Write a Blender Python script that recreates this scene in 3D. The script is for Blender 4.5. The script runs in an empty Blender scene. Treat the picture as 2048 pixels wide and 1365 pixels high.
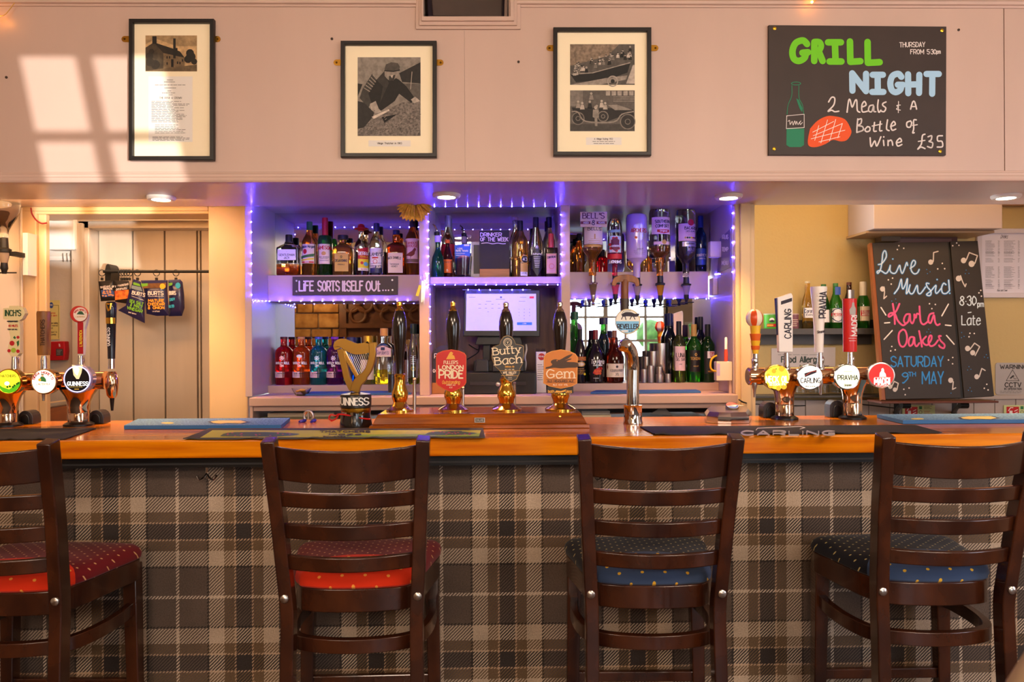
import bpy, bmesh, math, random
from mathutils import Vector, Matrix
random.seed(7)
scene = bpy.context.scene
COL = scene.collection

# ------------------------------------------------------------------ camera
FPX = 1550.0
CAM = Vector((0, 0, 1.38))
TH, RO = math.radians(1.0), math.radians(-0.31)
CF = Vector((math.sin(TH), math.cos(TH), 0))
R0 = Vector((math.cos(TH), -math.sin(TH), 0)); U0 = Vector((0, 0, 1))
CR = R0 * math.cos(RO) + U0 * math.sin(RO)
CU = U0 * math.cos(RO) - R0 * math.sin(RO)
cam_d = bpy.data.cameras.new('camera'); cam = bpy.data.objects.new('camera', cam_d); COL.objects.link(cam)
m = Matrix((CR, CU, -CF)).transposed().to_4x4(); m.translation = CAM
cam.matrix_world = m
cam_d.sensor_width = 36; cam_d.lens = 36 * FPX / 2048
cam_d.clip_start = 0.05; cam_d.clip_end = 100
cam_d.dof.use_dof = True; cam_d.dof.focus_distance = 2.7; cam_d.dof.aperture_fstop = 5.6
scene.camera = cam

# ------------------------------------------------------------------ world, exposure
scene.view_settings.view_transform = 'Standard'; scene.view_settings.look = 'None'
scene.view_settings.gamma = 1; scene.view_settings.use_curve_mapping = False
scene.view_settings.exposure = 0.36
w = bpy.data.worlds.new('world'); scene.world = w; w.use_nodes = True
bg = w.node_tree.nodes['Background']; bg.inputs[0].default_value = (0.80, 0.90, 1.0, 1); bg.inputs[1].default_value = 8.0
scene.cycles.sample_clamp_indirect = 6; scene.cycles.max_bounces = 12
scene.cycles.caustics_refractive = False; scene.cycles.caustics_reflective = False

def lamp(name, kind, loc, energy, color, size=None, size_y=None, target=None, **kw):
    d = bpy.data.lights.new(name, kind); o = bpy.data.objects.new(name, d); COL.objects.link(o)
    o.location = loc; d.energy = energy; d.color = color
    if kind == 'AREA':
        d.size = size
        if size_y: d.shape = 'RECTANGLE'; d.size_y = size_y
    elif size is not None: d.shadow_soft_size = size
    if target is not None:
        o.rotation_euler = (Vector(target) - Vector(loc)).to_track_quat('-Z', 'Y').to_euler()
    for k, v in kw.items(): setattr(d, k, v)
    return o
WARM = (1.0, 0.76, 0.58); TUNG = (1.0, 0.62, 0.30); DAY = (0.86, 0.90, 1.0); BLUE = (0.14, 0.10, 1.0)
# ceiling lamps of the room behind the camera, then a frontal fill
lamp('room_light', 'AREA', (-1.4, -0.3, 2.70), 30, WARM, 1.1, 0.6, (-1.2, 2.0, 1.2))
lamp('room_light', 'AREA', (1.6, -0.3, 2.70), 48, WARM, 1.1, 0.6, (1.2, 2.2, 1.2))
lamp('room_light', 'AREA', (-0.3, -2.6, 2.42), 48, WARM, 1.4, 0.4, (0.1, 3.0, 1.2))  # added fill, hung low to reach the bottles under the beam
# daylight: the sky outside comes in at the window in the rear wall; sun lamp aimed upward as reflected sun, cut to a patch by the added panes
o = lamp('sky_portal', 'AREA', (1.41, -3.29, 1.375), 1, DAY, 1.6, 1.3, (1.41, 3, 1.375)); o.data.cycles.is_portal = True
lamp('glancing_sun', 'SUN', (12, -17, 0.1), 3.4, (1.0, 0.93, 0.86), None, None, (12 - .7, -16, .1 + .13)).data.angle = math.radians(0.25)
lamp('side_fill', 'AREA', (3.3, 0.4, 1.5), 30, (.80, .84, 1.0), 1.0, 1.2, (0.9, 2.3, 0.5))  # added cool fill near the right wall, where no window stands
lamp('wall_lamp', 'POINT', (-2.2, -2.6, 2.0), 16, TUNG, 0.08)
# lamps behind the beam, lighting the back of the bar
lamp('servery_lamp', 'AREA', (1.62, 3.45, 2.3), 3.4, (1.0, 0.62, 0.25), 0.5, 0.2, (1.62, 3.8, 1.0))
lamp('servery_lamp', 'AREA', (2.35, 3.3, 2.3), 2.2, (1.0, 0.62, 0.30), 0.4, 0.3, (2.3, 4.0, 1.0))
lamp('servery_lamp', 'AREA', (-1.6, 2.95, 1.90), 5.0, (1.0, 0.50, 0.20), 0.9, 0.15, (-1.6, 3.6, 1.0))
lamp('passage_lamp', 'AREA', (-1.6, 3.40, 2.2), 2.6, (1.0, 0.66, 0.40), 0.6, 0.1, (-1.6, 3.55, 1.2))
lamp('servery_lamp', 'AREA', (1.75, 3.02, 1.90), .8, (1.0, 0.52, 0.22), 0.9, 0.15, (1.75, 4.0, 1.0))

# ------------------------------------------------------------------ helpers: pixels of the plan -> points in the place
def ray(px, py): return CF + CR * ((px - 1024) / FPX) + CU * ((682.5 - py) / FPX)
def P(px, py, Y):
    d = ray(px, py); return CAM + d * (Y / d.y)
def Pz(px, py, z):
    d = ray(px, py); return CAM + d * ((z - CAM.z) / d.z)
def Ppl(px, py, o, n):
    d = ray(px, py); return CAM + d * ((o - CAM).dot(n) / d.dot(n))
def sc(p): return FPX / (p - CAM).dot(CF)          # pixels per metre at a point

# ------------------------------------------------------------------ materials
def lin(c):
    if isinstance(c, str): c = tuple(int(c[i:i + 2], 16) / 255 for i in (0, 2, 4))
    return tuple(x / 12.92 if x <= 0.04045 else ((x + 0.055) / 1.055) ** 2.4 for x in c) + (1,)
MATS = {}
def mat(col, rough=0.5, metal=0.0, trans=0.0, ior=1.45, emit=0.0, coat=0.0, spec=0.5, noise=0.0, nscale=8.0, bump=0.0, bscale=60.0, stretch=(1, 1, 1), alpha=1.0, col2=None, sheen=0.0):
    key = (col, rough, metal, trans, ior, emit, coat, spec, noise, nscale, bump, bscale, stretch, alpha, col2, sheen)
    if key in MATS: return MATS[key]
    M = bpy.data.materials.new('surface_%d' % len(MATS)); MATS[key] = M; M.use_nodes = True
    nt = M.node_tree; b = nt.nodes['Principled BSDF']; I = b.inputs
    c = lin(col)
    I['Base Color'].default_value = c; I['Roughness'].default_value = rough; I['Metallic'].default_value = metal
    I['Transmission Weight'].default_value = trans; I['IOR'].default_value = ior
    I['Coat Weight'].default_value = coat; I['Coat Roughness'].default_value = 0.08; I['Specular IOR Level'].default_value = spec
    I['Alpha'].default_value = alpha; I['Sheen Weight'].default_value = sheen
    if emit: I['Emission Color'].default_value = c; I['Emission Strength'].default_value = emit
    if noise or bump:
        tc = nt.nodes.new('ShaderNodeTexCoord'); mp = nt.nodes.new('ShaderNodeMapping'); mp.inputs['Scale'].default_value = stretch
        nt.links.new(tc.outputs['Object'], mp.inputs[0])
    if noise:
        n = nt.nodes.new('ShaderNodeTexNoise'); n.inputs['Scale'].default_value = nscale; n.inputs['Detail'].default_value = 5
        nt.links.new(mp.outputs[0], n.inputs['Vector'])
        mx = nt.nodes.new('ShaderNodeMix'); mx.data_type = 'RGBA'
        c2 = lin(col2) if col2 else tuple(x * (1 - noise) for x in c[:3]) + (1,)
        r = nt.nodes.new('ShaderNodeMapRange'); r.inputs[1].default_value = 0.35; r.inputs[2].default_value = 0.65
        nt.links.new(n.outputs['Fac'], r.inputs[0]); nt.links.new(r.outputs[0], mx.inputs['Factor'])
        mx.inputs['A'].default_value = c; mx.inputs['B'].default_value = c2
        nt.links.new(mx.outputs['Result'], I['Base Color'])
    if bump:
        n2 = nt.nodes.new('ShaderNodeTexNoise'); n2.inputs['Scale'].default_value = bscale; n2.inputs['Detail'].default_value = 4
        nt.links.new(mp.outputs[0], n2.inputs['Vector'])
        bp = nt.nodes.new('ShaderNodeBump'); bp.inputs['Strength'].default_value = bump; bp.inputs['Distance'].default_value = 0.004
        nt.links.new(n2.outputs['Fac'], bp.inputs['Height']); nt.links.new(bp.outputs[0], I['Normal'])
    return M
def glass(col, rough=0.0, ior=1.42, tr=1.0): return mat(col, rough, trans=tr, ior=ior)

# ------------------------------------------------------------------ mesh builder (world coordinates; build() makes them local)
class MB:
    def __init__(s): s.v = []; s.f = []; s.fm = []; s.mats = []
    def mi(s, m):
        if m not in s.mats: s.mats.append(m)
        return s.mats.index(m)
    def poly(s, pts, m):
        i = len(s.v); s.v += [tuple(p) for p in pts]; s.f.append(tuple(range(i, i + len(pts)))); s.fm.append(s.mi(m))
    def grid(s, rows, m, close=False, caps=False):
        i = len(s.v); n = len(rows[0]); k = s.mi(m)
        for r in rows: s.v += [tuple(p) for p in r]
        for a in range(len(rows) - 1):
            for b in range(n if close else n - 1):
                c = (b + 1) % n
                s.f.append((i + a * n + b, i + a * n + c, i + (a + 1) * n + c, i + (a + 1) * n + b)); s.fm.append(k)
        if caps:
            s.f.append(tuple(reversed(range(i, i + n)))); s.fm.append(k)
            L = i + (len(rows) - 1) * n; s.f.append(tuple(range(L, L + n))); s.fm.append(k)
    def box(s, a, b, m, M=None):
        x0, y0, z0 = (min(a[k], b[k]) for k in range(3)); x1, y1, z1 = (max(a[k], b[k]) for k in range(3))
        V = [Vector(q) for q in ((x0, y0, z0), (x1, y0, z0), (x1, y1, z0), (x0, y1, z0), (x0, y0, z1), (x1, y0, z1), (x1, y1, z1), (x0, y1, z1))]
        if M: V = [M @ q for q in V]
        i = len(s.v); s.v += [tuple(q) for q in V]; k = s.mi(m)
        for f in ((0, 3, 2, 1), (4, 5, 6, 7), (0, 1, 5, 4), (1, 2, 6, 5), (2, 3, 7, 6), (3, 0, 4, 7)):
            s.f.append(tuple(i + q for q in f)); s.fm.append(k)
        return s
    def prism(s, pts, d, m, m2=None):                # polygon pts (3-D), extruded by vector d; m2: the far cap's material
        d = Vector(d); pts = [Vector(p) for p in pts]; n = len(pts); i = len(s.v)
        s.v += [tuple(p) for p in pts] + [tuple(p + d) for p in pts]; k = s.mi(m)
        s.f.append(tuple(range(i, i + n))); s.fm.append(k)
        s.f.append(tuple(reversed(range(i + n, i + 2 * n)))); s.fm.append(s.mi(m2) if m2 else k)
        for a in range(n):
            b = (a + 1) % n; s.f.append((i + b, i + a, i + n + a, i + n + b)); s.fm.append(k)
        return s
    def lathe(s, prof, base, m, seg=24, axis=None, sq=2.0, ys=1.0, bands=None):   # prof: (r, h) list from base along axis
        base = Vector(base); ax = Vector(axis or (0, 0, 1)).normalized()
        q = Vector((0, 0, 1)).rotation_difference(ax)
        rows = []
        for r, h in prof:
            row = []
            for k in range(seg):
                t = 2 * math.pi * k / seg
                c, sn = math.cos(t), math.sin(t)
                e = 1 / (abs(c) ** sq + abs(sn) ** sq) ** (1 / sq) if sq != 2 else 1
                row.append(base + q @ Vector((r * e * c, r * e * sn * ys, h)))
            rows.append(row)
        if not bands:
            s.grid(rows, m, True, True)
        else:
            for a in range(len(rows) - 1):
                h = (prof[a][1] + prof[a + 1][1]) / 2
                mm = m
                for hb, bm in bands:
                    if h < hb: mm = bm; break
                s.grid([rows[a], rows[a + 1]], mm, True)
            s.poly(list(reversed(rows[0])), bands[0][1]); s.poly(rows[-1], m)
        return s
    def tube(s, pts, r, m, seg=8, sm=0):
        pts = [Vector(p) for p in pts]
        if sm: pts = smooth3(pts, sm)
        rows = []; n = len(pts); up = None
        for i, p in enumerate(pts):
            t = (pts[min(i + 1, n - 1)] - pts[max(i - 1, 0)]).normalized()
            if up is None: up = Vector((0, 0, 1)) if abs(t.z) < .9 else Vector((0, 1, 0))
            a = (up - t * up.dot(t)).normalized(); b = t.cross(a); up = a
            rr = r[i * (len(r) - 1) // max(n - 1, 1)] if isinstance(r, (list, tuple)) else r
            rows.append([p + (a * math.cos(2 * math.pi * k / seg) + b * math.sin(2 * math.pi * k / seg)) * rr for k in range(seg)])
        s.grid(rows, m, True, True); return s
    def sweep(s, pts, hw, hh, m, up=(0, 0, 1)):      # rectangular bar along a path
        pts = [Vector(p) for p in pts]; n = len(pts); up = Vector(up); rows = []
        for i, p in enumerate(pts):
            t = (pts[min(i + 1, n - 1)] - pts[max(i - 1, 0)]).normalized()
            a = (up - t * up.dot(t)).normalized(); b = t.cross(a)
            W = hw[i] if isinstance(hw, (list, tuple)) else hw; H = hh[i] if isinstance(hh, (list, tuple)) else hh
            rows.append([p + a * H + b * W, p + a * H - b * W, p - a * H - b * W, p - a * H + b * W])
        s.grid(rows, m, True, True); return s
    def ball(s, c, r, m, seg=12, rings=7):
        prof = [(max(1e-4, math.sin(math.pi * k / rings)) * r, -math.cos(math.pi * k / rings) * r) for k in range(rings + 1)]
        return s.lathe(prof, c, m, seg)
    def build(s, name, parent=None, smooth=True, bevel=0.0, ang=38, origin=None, mirror=False):
        me = bpy.data.meshes.new(name)
        if origin is None:
            if parent is not None: origin = parent['_o'] if '_o' in parent else (0, 0, 0)
            else:
                xs, ys_, zs = zip(*s.v); origin = ((min(xs) + max(xs)) / 2, (min(ys_) + max(ys_)) / 2, min(zs))
        o3 = Vector(origin)
        me.from_pydata([tuple(Vector(v) - o3) for v in s.v], [], s.f)
        for mm in s.mats: me.materials.append(mm)
        me.polygons.foreach_set('material_index', s.fm)
        bm = bmesh.new(); bm.from_mesh(me)
        bmesh.ops.remove_doubles(bm, verts=bm.verts, dist=1e-6)
        if smooth: bmesh.ops.recalc_face_normals(bm, faces=bm.faces)
        bm.to_mesh(me); bm.free()
        if smooth:
            me.polygons.foreach_set('use_smooth', [True] * len(me.polygons)); me.set_sharp_from_angle(angle=math.radians(ang))
        o = bpy.data.objects.new(name, me); COL.objects.link(o)
        o['_o'] = tuple(origin)
        if parent is not None: o.parent = parent
        else: o.location = o3
        if parent is not None and origin != (parent['_o'] if '_o' in parent else None) and '_o' in parent:
            o.location = o3 - Vector(parent['_o'])
        if bevel:
            b = o.modifiers.new('bevel', 'BEVEL'); b.width = bevel; b.segments = 2; b.limit_method = 'ANGLE'; b.harden_normals = False
        return o
def smooth3(pts, k):
    out = []; n = len(pts)
    for i in range(n - 1):
        p0, p1, p2, p3 = pts[max(i - 1, 0)], pts[i], pts[i + 1], pts[min(i + 2, n - 1)]
        for j in range(k):
            t = j / k
            out.append(0.5 * ((2 * p1) + (p2 - p0) * t + (2 * p0 - 5 * p1 + 4 * p2 - p3) * t * t + (3 * p1 - p0 - 3 * p2 + p3) * t ** 3))
    out.append(pts[-1]); return out
def smooth2(pts, k=5): return [(p.x, p.y) for p in smooth3([Vector((a, b, 0)) for a, b in pts], k)]
def thing(name, label, cat, loc=(0, 0, 0), group=None):
    o = bpy.data.objects.new(name, None); COL.objects.link(o); o.location = loc; o.empty_display_size = 0.05
    o['_o'] = tuple(loc); o['label'] = label; o['category'] = cat
    if group: o['group'] = group
    return o
def tag(o, label, cat, group=None, kind=None):
    o['label'] = label; o['category'] = cat
    if group: o['group'] = group
    if kind: o['kind'] = kind
    return o
def struct(o, label=None):
    o['kind'] = 'structure'
    if label: o['label'] = label
    return o
def copy_tree(o, parent=None):
    c = o.copy(); COL.objects.link(c)
    if parent is not None: c.parent = parent
    for ch in list(o.children): copy_tree(ch, c)
    return c

# ------------------------------------------------------------------ lettering: single-stroke letters drawn as ribbons
GL = {
'A': '6 023962 1454', 'B': '6 0209 ~093958573606 ~064665634202', 'C': '6 ~6839180605133263', 'D': '6 0209 ~0929586665532202', 'E': '5 59090252 0646',
'F': '5 590902 0646', 'G': '6 ~6839180605133263 636535', 'H': '6 0209 6269 0666', 'I': '0 0209', 'J': '4 ~4944432203', 'K': '6 0209 6905 2662', 'L': '5 090252',
'M': '8 0209448982', 'N': '6 02096269', 'O': '6 ~3918060513325365665839', 'P': '6 0209 ~094968664505', 'Q': '6 ~3918060513325365665839 4462', 'R': '6 0209 ~094968664505 3562',
'S': '6 ~68492908 ~0816556463422203', 'T': '6 0969 3932', 'U': '6 ~09041332536469', 'V': '6 093269', 'W': '8 0922476289', 'X': '6 0962 6902', 'Y': '6 0935 6935 3532', 'Z': '6 09690262',
'0': '5 ~2907042233545729', '1': '2 072922', '2': '5 ~081939585745 4502 0252', '3': '5 ~0829495736 ~3655534222 ~222203', '4': '6 42490464', '5': '5 590906 ~06365553422203', '6': '5 ~592906042242542605', '7': '5 095922', '8': '6 ~361718395857360503326 3656436'.replace(' ', ''), '9': '5 ~57361718395857552212',
'a': '5 ~572705041232545752 5752', 'b': '5 0902 ~052747555442220404', 'c': '5 ~56371705041232533', 'd': '5 5952 ~5537170504123254', 'e': '5 0555 ~5547270504123253', 'f': '3 ~49291812 0737', 'g': '5 ~5537170504123254 ~5752402001',
'h': '5 0902 ~0527475552', 'i': '0 0702 0909', 'j': '1 ~171100 1919', 'k': '5 0902 5704 2552', 'l': '0 0902', 'm': '8 0702 ~0517374542 ~4557778582', 'n': '5 0702 ~0527475552', 'o': '5 ~2705042232545537 3727',
'p': '5 0700 ~05274755544222 2204', 'q': '5 5750 ~5537170504123254', 'r': '4 0702 ~052747', 's': '5 ~564717061544 ~445342120 3'.replace('0 3', '03'), 't': '3 ~1913122232 0737', 'u': '5 ~0704123254 5752', 'v': '4 072247', 'w': '6 0712365267', 'x': '5 0752 5702', 'y': '5 0732 5710', 'z': '5 07570252',
'.': '0 0202', ',': '1 1200', '!': '0 0904 0202', "'": '1 1917', '&': '6 ~521729484704123255', '-': '4 0545', '*': '0 0505', '/': '4 0249', ':': '0 0303 0606', '+': '5 0555 3337', '%': '6 0269 0808 6363', '#': '6 ~594928250 2'.replace('0 2', '02') + ' 0262 0545', '$': '5 ~5828061636'}
GL['8'] = '6 ~361718395857360503325354 5436'
GL['c'] = '5 ~563717050412325353'
GL['#'] = '6 ~69492825120202 0262 0545'      # pound sign
def glyph(ch):
    g = GL.get(ch)
    if g is None: return 4, []
    parts = g.split(); w_ = int(parts[0]); out = []
    for p in parts[1:]:
        sm = p.startswith('~'); p = p.lstrip('~')
        pts = [(int(p[i]), int(p[i + 1]) - 2) for i in range(0, len(p) - 1, 2)]
        if sm and len(pts) > 2: pts = smooth2(pts, 4)
        out.append(pts)
    return w_, out
def cut(pts, x, sg):
    out = []
    for (ax, ay), (bx_, by_) in zip(pts, list(pts[1:]) + [pts[0]]):
        ia, ib = (ax - x) * sg >= 0, (bx_ - x) * sg >= 0
        if ia: out.append((ax, ay))
        if ia != ib: t_ = (x - ax) / (bx_ - ax); out.append((x, ay + (by_ - ay) * t_))
    return out
class Sheet:
    """2-D drawing (x right, y down) laid on a surface by a mapping f(x, y, layer) -> point."""
    def __init__(s, mb, f, curve=0): s.mb = mb; s.f = f; s.l = 1; s.n = 0; s.curve = curve
    def poly(s, pts, m, l=None):
        s.n += 1; l = (s.l if l is None else l) + (s.n % 30) * .03     # each patch of paint lies a hair above the last
        if s.curve:
            xs_ = [p[0] for p in pts]; a, b = min(xs_), max(xs_); n = int(math.ceil((b - a) / s.curve))
            if n > 1:
                for k in range(n):
                    q = cut(cut(pts, a + (b - a) * k / n, 1), a + (b - a) * (k + 1) / n, -1)
                    if len(q) > 2: s.mb.poly([s.f(x, y, l) for x, y in reversed(q)], m)
                return
        s.mb.poly([s.f(x, y, l) for x, y in reversed(pts)], m)
    def rect(s, x0, y0, x1, y1, m, l=None): s.poly([(x0, y0), (x0, y1), (x1, y1), (x1, y0)], m, l)
    def disc(s, cx, cy, rx, m, ry=None, l=None, n=20):
        ry = ry or rx
        s.poly([(cx + rx * math.cos(-2 * math.pi * k / n), cy + ry * math.sin(-2 * math.pi * k / n)) for k in range(n)], m, l)
    def ring(s, cx, cy, r, w, m, ry=None, l=None, n=28):
        ry = ry or r
        s.stroke([(cx + r * math.cos(2 * math.pi * k / n), cy + ry * math.sin(2 * math.pi * k / n)) for k in range(n + 1)], w, m, l=l, dots=0)
    def stroke(s, pts, w, m, sm=0, l=None, dots=6, contrast=0.0):
        l = s.l if l is None else l
        if sm: pts = smooth2(pts, sm)
        h = w / 2
        if len(pts) == 1 or (len(pts) == 2 and pts[0] == pts[1]):
            s.disc(pts[0][0], pts[0][1], h * 1.1, m, l=l, n=8); return
        for (x0, y0), (x1, y1) in zip(pts, pts[1:]):
            dx, dy = x1 - x0, y1 - y0; L = math.hypot(dx, dy)
            if L < 1e-9: continue
            k = h * (1 - contrast * (abs(dx) / L) ** 1.0)
            nx, ny = -dy / L * k, dx / L * k
            if not dots: ex, ey = dx / L * k * .3, dy / L * k * .3
            else: ex = ey = 0
            s.poly([(x0 + nx - ex, y0 + ny - ey), (x1 + nx + ex, y1 + ny + ey), (x1 - nx + ex, y1 - ny + ey), (x0 - nx - ex, y0 - ny - ey)], m, l)
        if dots:
            for x, y in pts: s.disc(x, y, h * (1 - contrast * .5), m, l=l, n=dots)
    def text(s, t, x, y, h, m, xs=0.72, w=None, al='c', serif=False, contrast=0.0, gap=2.0, rot=0.0, slant=0.0, l=None, dots=None, width=None, arc=None):
        """cap top at y, baseline y+h; width: fit to it"""
        u = h / 7; w = w or h * 0.16
        if dots is None: dots = 6 if w > 2.2 else 0
        adv = []; X = 0
        for ch in t:
            gw, st = glyph(ch); adv.append((X, st, gw)); X += gw + gap
        X -= gap
        ux = u * xs
        if width: ux = width / max(X, 1)
        tot = X * ux; x0 = x - (tot / 2 if al == 'c' else 0 if al == 'l' else tot)
        cr, sr = math.cos(rot), math.sin(rot); yb = y + h
        def mp(gx, gy):
            px, py = x0 + gx * ux + gy * u * slant - x, -gy * u
            if arc:
                a = px / arc; return (x + (arc - py - 0) * math.sin(a) * (1), yb + arc - (arc - py) * math.cos(a))
            return (x + px * cr - py * sr, yb + px * sr + py * cr)
        for ox, st, gw in adv:
            for q in st:
                pts = [mp(ox + a, b) for a, b in q]
                s.stroke(pts, w, m, l=l, dots=dots, contrast=contrast)
                if serif and len(q) > 1:
                    for e, nb in ((q[0], q[1]), (q[-1], q[-2])):
                        if abs(nb[0] - e[0]) <= abs(nb[1] - e[1]) * .6 and e[1] in (0, 7, 5):
                            d = 1.5
                            s.stroke([mp(ox + e[0] - d, e[1]), mp(ox + e[0] + d, e[1])], w * .45, m, l=l, dots=0)
    def lines(s, x0, y0, x1, y1, n, m, w=None, al='l', seed=0, frag=True):
        rnd = random.Random(seed + int(x0 * 7 + y0 * 13)); dy = (y1 - y0) / max(n - 1, 1); w = w or dy * .35
        for i in range(n):
            y = y0 + dy * i; L = (x1 - x0) * (0.55 + .45 * rnd.random())
            xa = x0 if al == 'l' else (x0 + x1 - L) / 2; xe = xa + L
            while xa < xe:
                q = min(xe, xa + (x1 - x0) * (.05 + .13 * rnd.random())); s.stroke([(xa, y), (q, y)], w, m, dots=0); xa = q + (x1 - x0) * .025
def front(mb, Y, step=0.0004): return Sheet(mb, lambda x, y, l: P(x, y, Y - l * step))
def flat(mb, z, step=0.0004): return Sheet(mb, lambda x, y, l: Pz(x, y, z + l * step))
# ------------------------------------------------------------------ paints and woods
PAINT = mat('D0B3A5', 0.42, noise=.06, nscale=5, stretch=(1, 1, .25), bump=.06, bscale=25)
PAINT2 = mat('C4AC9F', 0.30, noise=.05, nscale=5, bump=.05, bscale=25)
CREAM = mat('DABB8E', 0.42, noise=.05, nscale=6, bump=.06, bscale=30)
WHITEW = mat('D9D0C4', 0.6, bump=.35, bscale=40)
PLANKP = mat('C3B6A4', 0.45, noise=.07, nscale=6, stretch=(3, 1, .4))
YELLOW = mat('C8AE78', 0.85, bump=.6, bscale=70)
LAVEND = mat('B5A8A2', 0.4)
SHELFP = mat('BFA093', 0.4, noise=.05, nscale=6)
BBPAINT = mat('B5A3A6', 0.35, noise=.05, nscale=6)
BLACK = mat('15130F', 0.5); BLK = mat('0C0B0C', 0.35); DARKB = mat('1C1A1B', 0.6)
WHITE = mat('F2EDE6', 0.5); PAPER = mat('EFE9E2', 0.7); CHALKW = mat('E4DAD6', 0.8)
BRASS = mat('D9A441', 0.22, metal=1.0); GOLD = mat('E8B44A', 0.14, metal=1.0); CHROME = mat('D8D4D0', 0.08, metal=1.0); STEEL = mat('B9B2AB', 0.28, metal=1.0)
WARM_CHROME = mat('EAB98E', 0.12, metal=1.0)  # chrome, with the warm room's reflection put into its colour
MIRROR = mat('D9DCDD', 0.01, metal=1.0)
DKWOOD = mat('44210F', 0.25, noise=.55, nscale=9, stretch=(1.5, 1.5, 1), col2='2A120A', coat=.4)
BARWOOD = mat('E68A00', 0.2, noise=.5, nscale=5, stretch=(.6, 9, 9), col2='C46200', coat=.2)
BOXWOOD = mat('9E5208', 0.2, noise=.5, nscale=6, stretch=(.6, 8, 8), col2='6E3004', coat=.3)
REDWOOD = mat('54281A', 0.35, noise=.4, nscale=8, stretch=(1, 1, 8), col2='37160E')

YF, YB, YM = 2.68, 3.15, 3.48
ZS = 1.931                       # underside of the beam
def X(px, Y, py=500): return P(px, py, Y).x
def Z(py, Y, px=1024): return P(px, py, Y).z
def bx(name, a, b, m, bevel=0.0, parent=None): return MB().box(a, b, m).build(name, parent, smooth=False, bevel=bevel)

# ------------------------------------------------------------------ the room
FLOORM = mat('6B4A33', 0.4, noise=.4, nscale=4, stretch=(8, .7, 1), col2='4A3020')
struct(bx('floor', (-3.4, -3.3, -.06), (3.4, 4.3, 0), FLOORM))
struct(bx('ceiling', (-3.4, -3.3, 2.75), (3.4, 4.3, 2.83), mat('D8CBB8', .7)))
struct(bx('wall_left', (-3.48, -3.3, 0), (-3.4, 4.3, 2.75), mat('C9B8A4', .7)))
mb = MB(); ROOMW = mat('C9B8A4', .7)
mb.box((3.4, -3.3, 0), (3.48, 4.3, 2.75), ROOMW); struct(mb.build('wall_right', smooth=False))
# rear wall with the window and the old stone panel that the mirrors show
WX0, WX1, WZ0, WZ1 = .62, 2.2, .75, 2.0
VX0, VX1, VZ0, VZ1 = 2.45, 3.2, .8, 1.62
mb = MB()
for a, b in (((-3.4, -3.3, 0), (WX0, -3.2, 2.75)), ((WX1, -3.3, 0), (VX0, -3.2, 2.75)), ((VX1, -3.3, 0), (3.4, -3.2, 2.75)), ((WX0, -3.3, 0), (WX1, -3.2, WZ0)), ((WX0, -3.3, WZ1), (WX1, -3.2, 2.75)), ((VX0, -3.3, 0), (VX1, -3.2, VZ0)), ((VX0, -3.3, VZ1), (VX1, -3.2, 2.75))): mb.box(a, b, ROOMW)
struct(mb.build('wall_rear', smooth=False))
mb = MB(); WF = mat('F0EDE6', .5)
for k in range(7):
    x = WX0 + (WX1 - WX0) * k / 6; wd = .03 if k in (0, 3, 6) else .016; mb.box((x - wd, -3.27, WZ0), (x + wd, -3.2, WZ1), WF)
for k in range(5):
    z = WZ0 + (WZ1 - WZ0) * k / 4; wd = .03 if k in (0, 4) else .016; mb.box((WX0, -3.265, z - wd), (WX1, -3.205, z + wd), WF)
mb.box((WX0 - .05, -3.22, WZ0 - .06), (WX1 + .05, -3.08, WZ0 - .02), WF)
struct(mb.build('window_1', smooth=False))
# unseen slanted pane grid, added to shape the patch of light on the beam
mb = MB(); xs = lambda x, z: x - .2 * (z - 1.2)
for a, b in ((VX0 - .3, 2.585), (2.79, 2.83), (3.08, VX1 + .3)):
    mb.prism([(max(VX0, min(VX1, xs(a, z) if a > VX0 else VX0)), -3.26, z) if k in (0, 3) else (max(VX0, min(VX1, xs(b, z) if b < VX1 else VX1)), -3.26, z) for k, z in enumerate((VZ0, VZ0, VZ1, VZ1))], (0, .03, 0), WF)
for za, zb_ in ((VZ0, .83), (1.0, 1.036), (1.30, 1.336), (1.593, VZ1)): mb.box((VX0, -3.26, za), (VX1, -3.232, zb_), WF)
struct(mb.build('pane_gobo', smooth=False))
STONE = mat('B98A4E', .9, noise=.5, nscale=7, bump=.8, bscale=18, col2='8A5A28')
mb = MB(); rnd = random.Random(3); z = 1.0
while z < 2.3:
    x = -3.39 + .1 * rnd.random(); hgt = .11 + .10 * rnd.random()
    while x < -2.08:
        wd = .14 + .26 * rnd.random(); mb.box((x + .01, -3.2, z + .008), (min(x + wd, -2.06) - .01, -3.15 + .04 * rnd.random(), z + hgt - .008), STONE); x += wd
    z += hgt
tag(mb.build('stone_facing', bevel=.028), 'rough stone facing on the rear wall, seen in the mirror behind the gin bottles', 'stonework', kind='structure')
CARV = mat('6A3E1C', .5, noise=.3, nscale=8)
t = thing('carved_panel', 'dark carved tracery panel reflected in the mirror behind the harp font', 'carving', (-1.6, -3.17, 1.2))
mb = MB(); mb.box((-2.05, -3.198, 1.2), (-.95, -3.16, 2.15), CARV); mb.build('backboard', t, smooth=False)
for cx in (-1.82, -1.42, -1.05):
    mb = MB()
    for ax, az in ((-.09, .04), (.09, .04), (0, -.1)):
        c = Vector((cx + ax, -3.13, 1.83 + az)); mb.tube([c + Vector((.1 * math.cos(a * math.pi / 8), 0, .1 * math.sin(a * math.pi / 8))) for a in range(17)], .022, CARV, 8)
    mb.ball((cx, -3.14, 1.87), .045, CARV); mb.build('tracery', t)
mb = MB(); mb.box((-2.05, -3.17, 1.56), (-.95, -3.1, 1.62), CARV); mb.box((-2.06, -3.17, 1.2), (-1.97, -3.11, 2.15), CARV); mb.build('moulding', t, smooth=False)
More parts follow.
